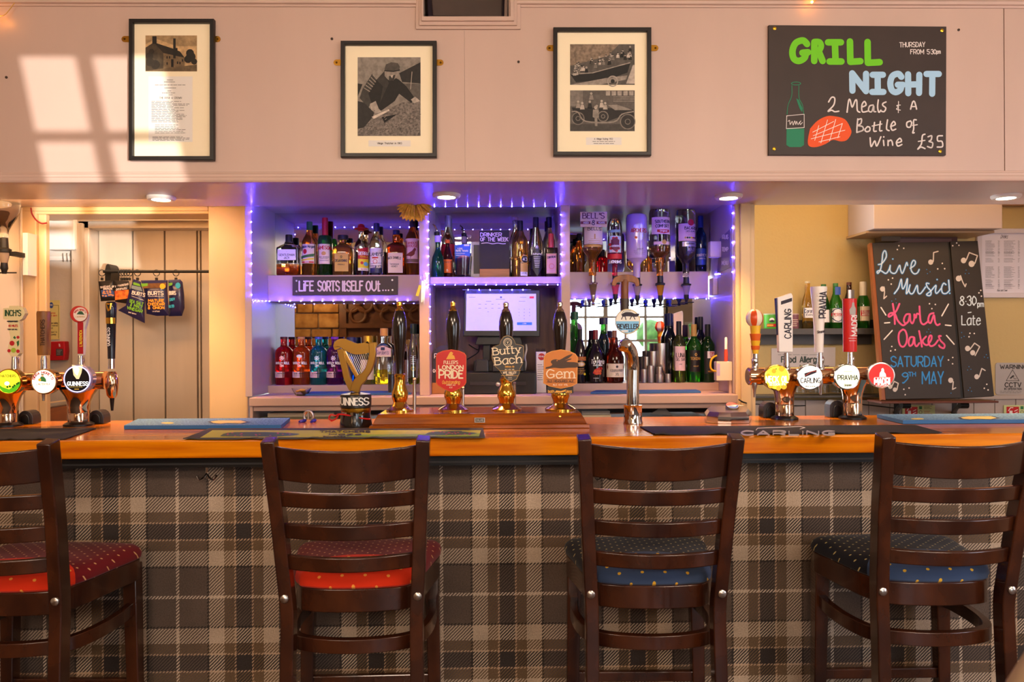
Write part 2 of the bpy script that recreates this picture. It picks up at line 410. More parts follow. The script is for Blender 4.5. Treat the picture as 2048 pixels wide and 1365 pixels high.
# greenery outside
LEAF = mat('4A6E2C', .8, noise=.6, nscale=9, bump=1.0, bscale=10)
for cx, cy, cz, r in ((.8, -6.5, 1.25, .6), (3.3, -7.4, 1.45, .7)):
    mb = MB(); rnd = random.Random(int(cx * 10))
    for k in range(26):
        d = Vector((rnd.gauss(0, 1), rnd.gauss(0, 1), rnd.gauss(0, .8))).normalized() * r * .7
        mb.ball((cx + d.x, cy + d.y, cz + d.z), r * (.22 + .2 * rnd.random()), LEAF, 8, 5)
    mb.tube([(cx, cy, -.1), (cx, cy, cz)], .08, CARV)
    tag(mb.build('garden_tree'), 'leafy green garden tree outside the window, seen only in the mirror', 'tree', 'garden trees beyond the window')
struct(bx('ground_outside', (-6, -12, -.2), (8, -3.35, -.1), mat('8FA070', .9)))

# ------------------------------------------------------------------ beam over the bar
NX0, NX1 = X(848, YF), X(1020, YF); NZ = Z(38, YF)
mb = MB(); seam = [-3.4, NX0, X(931, YF), NX1, X(2011, YF), 3.4]
for a, b in zip(seam, seam[1:]):
    zt = NZ if NX0 - .01 < a < NX1 - .01 else 2.75
    g0 = .0003 if a not in (-3.4, NX0, NX1) else 0; g1 = .0003 if b not in (3.4, NX0, NX1) else 0
    if abs(b - X(2011, YF)) < .001: g1 = .003
    mb.box((a + g0, YF, ZS), (b - g1, YF + .02, zt), PAINT)
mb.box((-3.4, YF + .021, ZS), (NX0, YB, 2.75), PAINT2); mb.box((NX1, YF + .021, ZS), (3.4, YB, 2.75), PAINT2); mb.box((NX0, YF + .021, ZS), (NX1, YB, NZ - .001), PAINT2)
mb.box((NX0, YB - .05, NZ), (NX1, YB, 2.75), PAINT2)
struct(mb.build('wall_front', smooth=False))
def mould(name, prof, x0, x1, Y):
    mb = MB(); pts = [(x0, Y - d, z) for d, z in prof]; mb.prism(pts, (x1 - x0, 0, 0), PAINT); return struct(mb.build(name, smooth=False, bevel=.002))
zz = lambda v: Z(v, YF)
mould('trim_1', [(0, zz(343)), (.004, zz(344)), (.004, zz(347)), (.009, zz(348)), (.009, zz(354)), (.014, zz(355)), (.015, zz(361)), (.012, ZS - .002), (-.02, ZS - .002), (-.02, zz(343))], -3.4, 3.4, YF)
zt = zz(-40)
prof = [(0, zz(15.5)), (.005, zz(15)), (.005, zz(11)), (.013, zz(10)), (.014, zz(4)), (.02, zz(3)), (.024, zz(-8)), (.03, zt), (-.0, zt)]
mould('trim_2', prof, -3.4, X(836, YF), YF); mould('trim_3', prof, X(1036, YF), 3.4, YF)
mb = MB()
for k, (xa, xb, vb, ia, ib, iv, d) in enumerate(((832, 1041, 60, 840, 1033, 53, .008), (839, 1034, 54, 845, 1027, 46, .016), (844, 1028, 47, 848, 1020, 38, .024))):
    o = [(xa, -40), (xa, vb), (xb, vb), (xb, -40), (ib, -40), (ib, iv), (ia, iv), (ia, -40)]
    mb.prism([P(a, b, YF) for a, b in o], (0, -d, 0), PAINT)
struct(mb.build('trim_4', smooth=False, bevel=.002))
# dark box in the niche
t = thing('wall_speaker', 'dark speaker box with scuffed face in the moulded niche at the top of the beam', 'speaker', P(934, 38, YF + .1))
mb = MB(); mb.prism([P(856, 37.5, YF + .06), P(1008, 37.5, YF + .06), P(1010, -40, YF + .06), P(852, -40, YF + .06)], (0, .25, 0), mat('241A2A', .3)); mb.build('cabinet', t, smooth=False, bevel=.004)
mb = MB(); mb.prism([P(866, 34, YF + .06), P(1004, 36, YF + .06), P(1006, -40, YF + .06), P(860, -40, YF + .06)], (0, -.012, 0), mat('4A3A33', .55, noise=.2, nscale=9)); mb.build('grille', t, smooth=False, bevel=.003)
# small marks and nail heads on the panelling
for i, (px, py) in enumerate(((13, 155), (664, 78), (1037, 124), (1917, 60), (1880, 345))):
    mb = MB(); mb.lathe([(.0045, 0), (.0045, .002), (.002, .003)], P(px, py, YF), mat('3A2A20', .6), 10, axis=(0, -1, 0)); 
    tag(mb.build('nail'), ('small dark nail head in the panelling left of the house photograph', 'small nail head up and left of the framed photograph of the crouching man', 'small nail head between the two middle framed photographs', 'tiny nail head right of the grill night board', 'tiny nail head below the grill night board')[i], 'nail')

# ------------------------------------------------------------------ downlights
LENS_E = mat('FFEBC8', emit=14)
DL = [(322, 394, 'under the house photograph'), (893, 389, 'above the till bay'), (1457, 391, 'above the cream post right of the optics'), (2012, 391, 'at the right end of the beam')]
for px, py, wh in DL:
    c = Pz(px, py, ZS)
    t = thing('downlight', 'round recessed white downlight in the beam ' + wh, 'downlight', (c.x, c.y, ZS - .012), 'recessed downlights under the beam')
    mb = MB(); mb.lathe([(.034, 0), (.047, -.001), (.0525, .006), (.0525, .014), (.034, .014)], (c.x, c.y, ZS - .012), mat('E8DFD2', .3), 32); mb.build('bezel', t)
    mb = MB(); mb.lathe([(.033, 0), (.033, .003), (.001, .004)], (c.x, c.y, ZS - .0125), LENS_E, 24); mb.build('lens', t)
    lamp('downlight_beam', 'SPOT', (c.x, c.y, ZS - .02), 40, (1.0, .55, .22), .03, None, (c.x, c.y - .02, 0), spot_size=math.radians(86), spot_blend=.8)

# ------------------------------------------------------------------ left doorway
YL = 3.2
mb = MB(); xa, xb = X(420, YL), X(497, YL)
mb.box((xa, YL - .02, 0), (xb, 3.62, ZS + .4), CREAM); struct(mb.build('pillar_left', smooth=False, bevel=.006))
mb = MB(); mb.box((X(47, YL), YL - .01, Z(429, YL, 250)), (xa, YL + .14, ZS + .4), CREAM)
mb.box((X(40, YL), YL - .02, Z(424, YL, 250)), (xa, YL - .01, ZS + .4), CREAM); struct(mb.build('lintel_left', smooth=False, bevel=.004))
mb = MB(); mb.box((-3.4, YL - .02, 0), (X(45, YL), 3.235, ZS + .4), mat('E6D8C4', .5, bump=.1, bscale=15))
mb.box((X(47, YL), YL - .012, 0), (X(76, YL), 3.23, ZS + .1), CREAM); mb.box((X(76, YL), YL + .0, 0), (X(92, YL), 3.228, ZS + .1), CREAM)
struct(mb.build('wall_left_pier', smooth=False, bevel=.004))
YD = 3.62
mb = MB(); mb.box((X(10, YD), 3.56, 0), (X(163, YD), 3.7, 2.4), WHITEW); struct(mb.build('wall_left_recess', smooth=False))
mb = MB(); mb.box((X(161, YD), 3.54, 0), (X(196, YD), 3.68, Z(441, 3.54, 250)), PLANKP); mb.box((X(166, YD), 3.52, 0), (X(188, YD), 3.54, Z(446, 3.52, 250)), PLANKP)
mb.box((X(161, YD), 3.54, Z(462, YD, 250)), (X(440, YD), 3.68, Z(425, YD, 250)), PLANKP); mb.box((X(161, YD), 3.525, Z(449, YD, 250)), (X(440, YD), 3.54, Z(425, YD, 250)), PLANKP)
mb.box((X(60, YD), 3.56, Z(442, YD, 250)), (X(440, YD), 3.7, 2.4), PLANKP)
struct(mb.build('trim_5', smooth=False, bevel=.003))
mb = MB(); ed = [196, 265, 329, 394, 401, 440]
for a, b in zip(ed, ed[1:]): mb.box((X(a, YD) + .0035, YD, 0), (X(b, YD) - .0035, YD + .03, Z(461, YD, 250)), PLANKP)
mb.box((X(196, YD), YD + .018, 0), (X(440, YD), YD + .035, Z(461, YD, 250)), mat('6E5A48', .7)); struct(mb.build('door_1', smooth=False, bevel=.0025), 'painted plank door behind the hanging rail of snacks')
tag(MB().box(P(95, 500, 3.5) , P(163, 436, 3.56), mat('E9E6E2', .5, bump=.2, bscale=50)).build('wall_box', smooth=False, bevel=.006), 'white painted box high on the recess wall left of the plank door', 'box')
mb = MB()
for px in (126, 134, 141, 146): mb.tube([P(px, 507, 3.545), P(px, 512, 3.53), P(px + 1, 521, 3.52), P(px + 1, 524, 3.53), P(px + .5, 519, 3.535)], .0014, STEEL, 6, 3)
mb.box(P(96, 513, 3.545), P(150, 522, 3.56), WHITE)
tag(mb.build('hook_rail'), 'narrow white hook rail below the white wall box', 'hook rail')
tag(MB().box(P(99, 851, 3.3), P(136, 809, 3.54), mat('8A4A1E', .4, noise=.3, nscale=6, stretch=(1, 1, 5))).build('cupboard', smooth=False, bevel=.004), 'low brown wooden cupboard behind the left beer font', 'cupboard')
struct(MB().box(P(92, 808, 3.28), P(140, 799, 3.54), CREAM).build('trim_6', smooth=False, bevel=.003))
# pipe and red cable
tag(MB().tube([P(42, 416, 3.17), P(43, 520, 3.17), P(44, 700, 3.17), P(44, 840, 3.17)], .005, mat('D8C8B0', .4), 8, 4).build('pipe'), 'thin cream pipe running down the left pier', 'pipe')
tag(MB().tube([P(62, 416, 3.16), P(64, 428, 3.16), P(72, 440, 3.16), P(83, 447, 3.165), P(94, 446, 3.17)], .003, mat('8E1420', .4), 8, 5).build('red_cable'), 'dark red cable looping below the beam at far left', 'cable')

# ------------------------------------------------------------------ right side
YR = 4.0
mb = MB(); mb.box((X(1467, YB), YB - .02, 0), (X(1507, YB), 3.6, ZS + .4), CREAM); mb.box((X(1476, YB), YB - .032, 0), (X(1497, YB), YB - .02, ZS + .3), CREAM)
struct(mb.build('pillar_right', smooth=False, bevel=.005))
struct(bx('wall_back', (X(1440, YR), YR, 0), (3.4, YR + .08, 2.75), YELLOW))
struct(bx('ceiling_back', (-3.4, YB, 2.36), (3.4, 4.1, 2.42), mat('CBB89A', .7)))
struct(bx('wall_back_left', (-3.4, 3.7, 0), (X(497, YB), 3.78, 2.4), WHITEW))
mb = MB(); zc = Z(800, YR - .03, 1800); x = X(1480, YR)
while x < 3.3:
    mb.box((x + .0018, YR - .02, 0), (x + .108, YR + .0, zc), LAVEND); x += .11
mb.box((X(1480, YR), YR - .012, 0), (3.4, YR, zc), mat('6F635C', .6)); mb.box((X(1900, YR), YR - .04, zc), (3.4, YR, zc + .02), LAVEND)
struct(mb.build('wall_back_panelling', smooth=False, bevel=.002))

# ------------------------------------------------------------------ the bar counter
CZ = 1.10; Y0, Y1 = 2.25, 2.83
t = thing('bar_counter', 'long polished orange wood bar counter with tartan covered front', 'bar counter', (0, 2.5, 0))
mb = MB(); mb.box((-2.6, Y0, CZ - .054), (2.9, Y1, CZ), BARWOOD); mb.build('worktop', t, smooth=False, bevel=.006)
mb = MB(); mb.box((-2.6, Y0 + .035, 1.014), (2.9, Y0 + .06, CZ - .054), BLK); mb.box((-2.6, Y0 + .045, 1.022), (2.9, Y0 + .03, 1.028), DARKB); mb.box((-2.6, Y0 + .06, 1.021), (2.9, 2.8, CZ - .054), BLK); mb.build('under_strip', t, smooth=False)
def tartan():
    M = bpy.data.materials.new('tartan_carpet'); M.use_nodes = True; nt = M.node_tree; N = nt.nodes.new; L = nt.links.new
    b = nt.nodes['Principled BSDF']; b.inputs['Roughness'].default_value = .95; b.inputs['Sheen Weight'].default_value = .2; b.inputs['Specular IOR Level'].default_value = .1
    tc = N('ShaderNodeTexCoord'); sp = N('ShaderNodeSeparateXYZ'); L(tc.outputs['Object'], sp.inputs[0])
    nz = N('ShaderNodeTexNoise'); nz.inputs['Scale'].default_value = 60; L(tc.outputs['Object'], nz.inputs['Vector'])
    def math_(op, a, bb=None):
        n = N('ShaderNodeMath'); n.operation = op
        for i, q in enumerate((a, bb)):
            if q is None: continue
            if isinstance(q, (int, float)): n.inputs[i].default_value = q
            else: L(q, n.inputs[i])
        return n.outputs[0]
    wob = math_('MULTIPLY', math_('SUBTRACT', nz.outputs['Fac'], .5), .004)
    def band(axis, o, per):
        q = math_('ADD', math_('DIVIDE', math_('SUBTRACT', math_('ADD', axis, wob), o), per), .5)
        q = math_('MULTIPLY', math_('ABSOLUTE', math_('SUBTRACT', math_('FRACT', q), .5)), 2.0)
        r = N('ShaderNodeValToRGB'); cr = r.color_ramp; cr.interpolation = 'CONSTANT'; L(q, r.inputs[0])
        st = [(0, 'BBA894'), (.022, '574A41'), (.44, '302A26'), (.47, 'AD9983'), (.70, '64503A'), (.855, 'A88A6E'), (.88, '352E2A')]
        for i, (p, c) in enumerate(st):
            e = cr.elements[i] if i < 2 else cr.elements.new(p)
            e.position = p; e.color = lin(c)
        return r.outputs[0]
    YP = Y0 + .11; per = .3985
    cx = band(sp.outputs['X'], P(883, 1100, YP).x, per); cz = band(sp.outputs['Z'], P(883, 1190, YP).z, per)
    st = math_('GREATER_THAN', math_('FRACT', math_('MULTIPLY', math_('ADD', math_('SUBTRACT', sp.outputs['X'], sp.outputs['Z']), wob), 98.0)), .5)
    mx = N('ShaderNodeMix'); mx.data_type = 'RGBA'; L(st, mx.inputs['Factor']); L(cx, mx.inputs['A']); L(cz, mx.inputs['B'])
    n2 = N('ShaderNodeTexNoise'); n2.inputs['Scale'].default_value = 260; n2.inputs['Detail'].default_value = 3; L(tc.outputs['Object'], n2.inputs['Vector'])
    n3 = N('ShaderNodeTexNoise'); n3.inputs['Scale'].default_value = 9; L(tc.outputs['Object'], n3.inputs['Vector'])
    f = math_('ADD', math_('MULTIPLY', n2.outputs['Fac'], 1.1), math_('ADD', math_('MULTIPLY', n3.outputs['Fac'], .6), .2))
    m2 = N('ShaderNodeMix'); m2.data_type = 'RGBA'; m2.blend_type = 'MULTIPLY'; m2.inputs['Factor'].default_value = 1
    L(mx.outputs['Result'], m2.inputs['A']); cb = N('ShaderNodeCombineXYZ'); [L(f, cb.inputs[i]) for i in range(3)]; L(cb.outputs[0], m2.inputs['B'])
    L(m2.outputs['Result'], b.inputs['Base Color'])
    bp = N('ShaderNodeBump'); bp.inputs['Strength'].default_value = .5; bp.inputs['Distance'].default_value = .003; L(n2.outputs['Fac'], bp.inputs['Height']); L(bp.outputs[0], b.inputs['Normal'])
    return M
YP = Y0 + .11
mb = MB(); mb.box((-2.6, YP, 0), (2.9, YP + .04, 1.02), tartan()); o = mb.build('front_panel', t, smooth=False, origin=(0, YP, 0)); o['label'] = 'brown and grey tartan carpet covering'
for px in (408, 1203):
    pts = P(px, 935, YP)
    tt = thing('bag_hook', 'small silver bag hook on the tartan ' + ('left of the red seated stool' if px < 500 else 'behind the back of the navy seated stool'), 'hook', pts, 'bag hooks under the counter')
    mb = MB(); mb.box(P(px + 3, 932, YP - .003), P(px + 9, 958, YP - .0006), CHROME); mb.build('plate', tt, smooth=False, bevel=.001)
    for s_ in (-1, 1):
        mb = MB(); mb.tube([P(px + 5, 948, YP - .003), P(px + 5 + s_ * 8, 958, YP - .02), P(px + 5 + s_ * 15, 960, YP - .03), P(px + 5 + s_ * 20, 952, YP - .035)], .003, CHROME, 8, 4); mb.build('prong', tt)

# ------------------------------------------------------------------ back bar
XL, XR = X(503, YB), X(1465, YB)
P1a, P1b = X(838, YB), X(858, YB); P2a, P2b = X(1122, YB), X(1140, YB)
ZW, ZL, ZU, ZCN = 1.16, 1.1936, 1.670, 1.645
t = thing('back_bar', 'built in painted back bar with three mirrored bays of shelves', 'back bar', (0, 3.3, 0)); BB = t
def part(name, *boxes, m=BBPAINT, bevel=.002, parent=None):
    mb = MB()
    for a, b in boxes: mb.box(a, b, m)
    return mb.build(name, parent or t, smooth=False, bevel=bevel)
part('worktop', ((X(498, 3.1), 3.09, ZW - .034), (X(1473, 3.1), YM, ZW)), m=SHELFP, bevel=.003)
part('apron', ((X(500, 3.1), 3.11, ZW - .055), (X(1470, 3.1), 3.13, ZW - .034)), m=SHELFP)
part('ledge', ((XL, 3.36, ZW), (P1a, YM, ZL)), m=SHELFP); part('ledge', ((P2b, 3.36, ZW), (XR, YM, ZL)), m=SHELFP)
part('side_panel', ((XL - .028, YB, ZW), (XL, YM + .02, ZS + .2)))
part('side_panel', ((XR, YB, ZW), (XR + .01, YM + .02, ZS + .2)))
part('post', ((P1a, YB, ZW), (P1b, YM, ZS + .2)), m=SHELFP); part('post', ((P2a, YB, ZW), (P2b, 3.72, ZS + .2)), m=SHELFP)
part('top_board', ((XL - .01, YB + .02, 1.957), (XR + .005, 3.72, 1.985)))
part('shelf', ((XL, 3.37, ZU - .113), (P1a, YM, ZU)), m=SHELFP).__setitem__('label', 'thick shelf with deep front board')
part('shelf', ((P1b, 3.19, ZCN - .028), (P2a, YM, ZCN)), m=SHELFP)
part('optic_board', ((P2b, 3.47, Z(597.6, 3.47, 1250)), (X(1416, 3.47), YM - .001, Z(544, 3.47, 1250))), m=SHELFP)
part('shelf', ((P2b, 3.5, Z(545, 3.5) - .02), (XR, 3.72, Z(545, 3.5))), m=SHELFP)
part('mirror', ((XL - .01, YM, ZL - .01), (P1a + .01, YM + .01, 1.97)), m=MIRROR, bevel=0)
part('mirror', ((P1b - .01, YM, ZCN - .01), (P2a + .01, YM + .01, 1.97)), m=MIRROR, bevel=0)
part('mirror', ((P2b - .01, YM, ZL - .01), (XR + .005, YM + .01, Z(596, YM))), m=MIRROR, bevel=0)
part('mirror', ((P2b - .01, 3.72, Z(545, 3.5) - .01), (XR + .005, 3.73, 1.97)), m=MIRROR, bevel=0)
part('back_panel', ((P1b - .01, YM, ZW - .01), (P2a + .01, YM + .01, ZCN - .02)), m=mat('7A5238', .45, noise=.5, nscale=5, stretch=(6, 1, .5), col2='4A2E22'))
part('side_panel', ((XR, YM, Z(545, 3.5)), (XR + .01, 3.73, ZS + .2)))
part('under_shelf', ((X(500, 3.1), 3.12, 1.035), (X(1470, 3.1), 3.5, 1.053)), m=mat('7A4A2A', .5)); part('under_back', ((X(500, 3.1), 3.5, .9), (X(1470, 3.1), 3.52, ZW - .035)), m=DARKB)
part('under_side', ((X(498, 3.1), 3.1, .8), (X(504, 3.1), 3.5, ZW - .034)), ((X(1466, 3.1), 3.1, .8), (X(1472, 3.1), 3.5, ZW - .034)), m=SHELFP)
part('plinth', ((X(500, 3.1), 3.14, 0), (X(1470, 3.1), 3.5, 1.03)), m=DARKB)

# things stand a hair above what carries them
ZW += .0006; ZL += .0006; ZU += .0006; ZCN += .0006; CZ += .0006
# ------------------------------------------------------------------ framed pictures on the beam
FRAMEM = mat('100B0A', .4); MATB = mat('FFF0CE', .6); INK = mat('4A4038', .8)
def picture(label, x0, y0, x1, y1, ear_y, fw=8):
    c = P((x0 + x1) / 2, y1, YF)
    t = thing('picture_frame', label, 'framed picture', c, 'framed photographs on the beam')
    Yf = YF - .022
    mb = MB(); q = [(x0, y0), (x0, y1), (x1, y1), (x1, y0)]; i = [(x0 + fw, y0 + fw), (x0 + fw, y1 - fw), (x1 - fw, y1 - fw), (x1 - fw, y0 + fw)]
    for k in range(4):
        a, b = q[k], q[(k + 1) % 4]; cc, d = i[(k + 1) % 4], i[k]
        mb.prism([P(*a, Yf), P(*b, Yf), P(*cc, Yf), P(*d, Yf)], (0, .02, 0), FRAMEM)
    mb.build('frame', t, smooth=False, bevel=.002)
    mb = MB(); Ym = YF - .008
    mb.prism([P(x0 + 4, y0 + 4, Ym), P(x0 + 4, y1 - 4, Ym), P(x1 - 4, y1 - 4, Ym), P(x1 - 4, y0 + 4, Ym)], (0, .006, 0), MATB); mb.build('mount', t, smooth=False)
    for k, (ex, s_) in enumerate(((x0 - 2, -1), (x1 + 2, 1))):
        mb = MB(); pts = [(ex - s_ * 3, ear_y - 6), (ex + s_ * 6, ear_y - 6)] + [(ex + s_ * (6 + 6 * math.sin(a)), ear_y - 6 * math.cos(a)) for a in (.5, 1, 1.57, 2.1, 2.6)] + [(ex + s_ * 6, ear_y + 6), (ex - s_ * 3, ear_y + 6)]
        mb.prism([P(a, b, YF - .003) for a, b in pts], (0, .0025, 0), BRASS)
        mb.lathe([(.004, 0), (.003, .002)], P(ex + s_ * 6, ear_y, YF - .003), mat('6A4A18', .3, metal=1), 10, axis=(0, -1, 0)); mb.build('hanging_plate', t)
    return t, Ym - .0002
def photo(t, Y, name, draw):
    mb = MB(); s = front(mb, Y); draw(s); return mb.build(name, t, smooth=False)
G = lambda v, tint=(1, .93, .86): mat('%02X%02X%02X' % tuple(min(255, int(255 * (v / 232) ** 1.5 * k)) for k in tint), .6, noise=.35, nscale=70)
SEP = lambda v: mat('%02X%02X%02X' % tuple(min(255, int(255 * (v / 235) ** 1.5 * k)) for k in (1, .82, .58)), .6, noise=.4, nscale=60)
def z5(x, y): return (x / 3.25, y / 3.25)                       # the crop the house photo was studied in
t, Ym = picture('tall black framed picture of an old stone house above a typed sheet', 257, 37, 427, 320, 78)
def d_house(s):
    q = lambda L: [z5(*p) for p in L]
    s.rect(291, 71, 394, 143, SEP(215)); s.l = 2
    s.poly(q([(946, 231), (1280, 231), (1280, 300), (1150, 300), (1010, 250), (946, 290)]), SEP(190)); s.l = 3
    s.poly(q([(946, 420), (946, 310), (1000, 275), (1062, 340), (1062, 445), (946, 462)]), SEP(105))
    s.poly(q([(1000, 275), (1130, 318), (1170, 335), (1200, 375), (1062, 345)]), SEP(70))
    s.poly(q([(1062, 345), (1200, 375), (1200, 432), (1062, 445)]), SEP(150)); s.poly(q([(946, 462), (1062, 445), (1280, 420), (1280, 463)]), SEP(140)); s.l = 4
    for x0, x1, y0, y1 in ((990, 1018, 236, 285), (1126, 1142, 250, 380), (1142, 1154, 312, 350)): s.rect(*z5(x0, y0), *z5(x1, y1), SEP(60))
    for x, y in ((1082, 365), (1098, 365), (1082, 405), (1150, 400), (1166, 402), (1182, 385)): s.rect(*z5(x, y), *z5(x + 8, y + 16), SEP(45))
    s.rect(*z5(1112, 385), *z5(1128, 436), SEP(40)); s.l = 5
    for x, y, r in ((976, 405, 28), (972, 365, 24), (985, 335, 18), (1235, 345, 26), (1240, 370, 32), (1222, 385, 25), (1262, 400, 20), (1010, 420, 30)): s.disc(*z5(x, y), r / 3.25, SEP(55 + (x * 7) % 30), n=12)
photo(t, Ym, 'photograph', d_house)['label'] = 'sepia photograph of a stone house with tall chimneys'
def d_sheet(s):
    s.rect(297, 153, 385, 284, PAPER); s.l = 2
    s.text('THE ROSE & CROWN', 341, 194, 3.6, INK, serif=True, w=.5)
    for y, w_ in ((160, 14), (164, 26), (170, 62), (176, 24), (182, 12), (186, 34), (190, 8)): s.lines(341 - w_ / 2, y, 341 + w_ / 2, y + .1, 1, INK, w=.9)
    s.lines(303, 203, 380, 244, 17, INK, w=.8, seed=2); s.lines(310, 250, 372, 266, 6, INK, w=.8, seed=4); s.lines(305, 274, 380, 281, 4, INK, w=.8, seed=5)
photo(t, Ym, 'typed_sheet', d_sheet)
t, Ym = picture('black framed picture of a crouching man in a flat cap', 681, 81, 873, 314, 125)
def z6(x, y): return (640 + x / 3.412, y / 3.412)
def d_man(s):
    q = lambda L: [z6(*p) for p in L]
    R = lambda x0, y0, x1, y1, m: s.rect(*z6(x0, y0), *z6(x1, y1), m)
    R(257, 391, 686, 928, G(165)); s.l = 2
    s.poly(q([(540, 500), (686, 425), (686, 570), (560, 560)]), G(70)); s.poly(q([(257, 570), (290, 575), (257, 660)]), G(60))
    s.poly(q([(257, 900), (300, 860), (470, 740), (560, 700), (686, 690), (686, 928), (257, 928)]), mat('8A8078', .7, noise=.6, nscale=150))
    s.poly(q([(560, 570), (686, 570), (686, 690), (600, 640)]), G(125)); s.l = 3
    s.poly(q([(355, 505), (390, 540), (440, 490), (540, 545), (590, 590), (640, 660), (625, 705), (540, 640), (510, 690), (420, 755), (380, 745), (300, 640), (290, 610)]), G(50))
    s.poly(q([(355, 505), (290, 610), (270, 670), (330, 735), (350, 700), (330, 640), (385, 545)]), G(95))
    s.poly(q([(257, 690), (300, 700), (370, 770), (360, 800), (300, 870), (257, 880)]), G(75)); s.poly(q([(420, 800), (525, 780), (440, 840)]), G(35)); s.l = 4
    for k in range(6): s.stroke(q([(300 + k * 12, 600 - k * 18), (340 + k * 10, 625 - k * 16)]), 1.8, G(170), dots=0)
    s.poly(q([(385, 545), (440, 485), (470, 570), (410, 700), (430, 590)]), G(85))
    s.poly(q([(440, 480), (535, 480), (530, 520), (500, 550), (465, 545), (442, 520)]), G(170)); s.poly(q([(470, 520), (515, 510), (505, 548), (470, 552)]), G(90)); s.l = 5
    s.poly(q([(440, 470), (450, 440), (485, 425), (530, 430), (545, 455), (540, 485), (500, 490), (445, 485)]), G(110)); s.stroke(q([(440, 482), (500, 488), (545, 478)]), 2.4, G(60), dots=0)
    s.poly(q([(480, 515), (500, 512), (492, 535)]), G(205))
    s.poly(q([(340, 710), (380, 690), (400, 740), (420, 765), (380, 775), (350, 750)]), G(190)); s.poly(q([(620, 680), (650, 660), (684, 690), (640, 705)]), G(195)); s.l = 6
    s.poly(q([(352, 798), (470, 745), (474, 756), (368, 812)]), G(215)); s.stroke(q([(628, 490), (618, 610)]), 1.2, G(200), dots=0)
    rnd = random.Random(5)
    for k in range(60): 
        x, y = rnd.uniform(320, 680), rnd.uniform(760, 920); s.stroke(q([(x, y), (x + 10, y - 7)]), .7, G(rnd.choice((70, 190))), dots=0)
photo(t, Ym, 'photograph', d_man)['label'] = 'black and white photograph of a man in cap and jacket'
photo(t, Ym, 'caption_strip', lambda s: (s.rect(737, 281, 821, 293, PAPER), setattr(s, 'l', 2), s.text('Village Thatcher in 1983', 779, 285, 3.4, INK, w=.6)))
t, Ym = picture('black framed picture of two village outing photographs', 1107, 54, 1303, 311, 96)
def z7(x, y): return (1060 + x / 3.592, 20 + y / 3.592)
def d_bus(s):
    q = lambda L: [z7(*p) for p in L]
    s.poly(q([(288, 246), (288, 538), (752, 538), (752, 246)]), G(120)); s.l = 2
    s.poly(q([(288, 246), (640, 246), (560, 330), (300, 400), (288, 400)]), mat('9A8672', .7, noise=.5, nscale=90))
    s.poly(q([(290, 462), (450, 455), (620, 410), (720, 385), (700, 450), (560, 500), (330, 520)]), G(48)); s.stroke(q([(300, 462), (450, 452), (720, 378)]), 1.6, G(185), dots=0)
    s.poly(q([(288, 538), (540, 490), (700, 470), (690, 500), (500, 538)]), G(175)); s.l = 3
    s.ring(*z7(594, 512), 10, 2.2, G(190)); s.disc(*z7(594, 512), 4, G(60)); s.poly(q([(690, 530), (740, 395), (752, 395), (752, 530)]), G(200)); s.l = 4
    rnd = random.Random(11)
    for k in range(34):
        a = rnd.random(); x = 320 + 400 * a; y = 440 - 120 * a + rnd.uniform(-55, 5)
        s.poly(q([(x - 12, y + 34), (x - 10, y + 14), (x, y + 6), (x + 10, y + 14), (x + 13, y + 34)]), G(rnd.choice((45, 60, 110, 150, 205))), l=4 + k % 3); s.disc(*z7(x, y), 2.0, G(185), n=8, l=7); s.poly(q([(x - 8, y - 2), (x - 5, y - 8), (x + 4, y - 9), (x + 8, y - 2)]), G(rnd.choice((50, 60, 90, 200))), l=8)
photo(t, Ym, 'photograph', d_bus)['label'] = 'old photograph of a crowded open charabanc'
def d_car(s):
    q = lambda L: [z7(*p) for p in L]
    s.poly(q([(288, 578), (288, 871), (752, 871), (752, 578)]), G(125)); s.l = 2
    s.poly(q([(288, 820), (752, 820), (752, 871), (288, 871)]), G(100)); s.poly(q([(288, 578), (380, 578), (380, 690), (288, 690)]), G(150))
    for x in range(545, 750, 42): s.rect(*z7(x, 582), *z7(x + 30, 615), G(185))
    for y in (625, 640, 655): s.stroke(q([(600, y), (750, y)]), 1, G(185), dots=0)
    s.l = 3
    s.poly(q([(300, 700), (450, 708), (600, 705), (740, 712), (748, 760), (640, 770), (560, 800), (400, 800), (320, 760)]), G(62)); s.poly(q([(560, 685), (625, 680), (740, 720), (610, 720)]), G(165))
    s.l = 4
    for x, y, r in ((345, 780, 12), (702, 803, 14.5), (525, 765, 10)): s.disc(*z7(x, y), r, G(75)); s.ring(*z7(x, y), r, 2, G(150), l=5); s.ring(*z7(x, y), r * .35, 1.5, G(150), l=5)
    s.stroke(q([(300, 730), (345, 735), (400, 800), (600, 805), (660, 750), (745, 730)]), 2.4, G(170), sm=4, dots=0, l=6)
    for x, y, v in ((345, 660, 180), (375, 670, 200), (430, 660, 50), (515, 655, 205), (540, 670, 190), (440, 600, 160), (480, 690, 140)): s.poly(q([(x - 16, y + 45), (x - 10, y + 12), (x + 10, y + 12), (x + 18, y + 45)]), G(v), l=6); s.disc(*z7(x, y), 2.6, G(195), n=8, l=7)
    s.poly(q([(452, 715), (490, 715), (496, 770), (484, 775), (484, 835), (466, 835), (464, 775), (450, 770)]), G(165), l=8); s.disc(*z7(472, 700), 3.4, G(200), l=9)
photo(t, Ym, 'photograph', d_car)['label'] = 'old photograph of an open motor car with a boy beside it'
def d_cap(s):
    s.rect(1172, 275, 1243, 290, PAPER); s.l = 2; s.text('A Village Outing 1922', 1207, 276.5, 3.0, INK, w=.5); s.lines(1174, 283, 1241, 287, 2, INK, w=.9, al='c')
photo(t, Ym, 'caption_strip', d_cap)

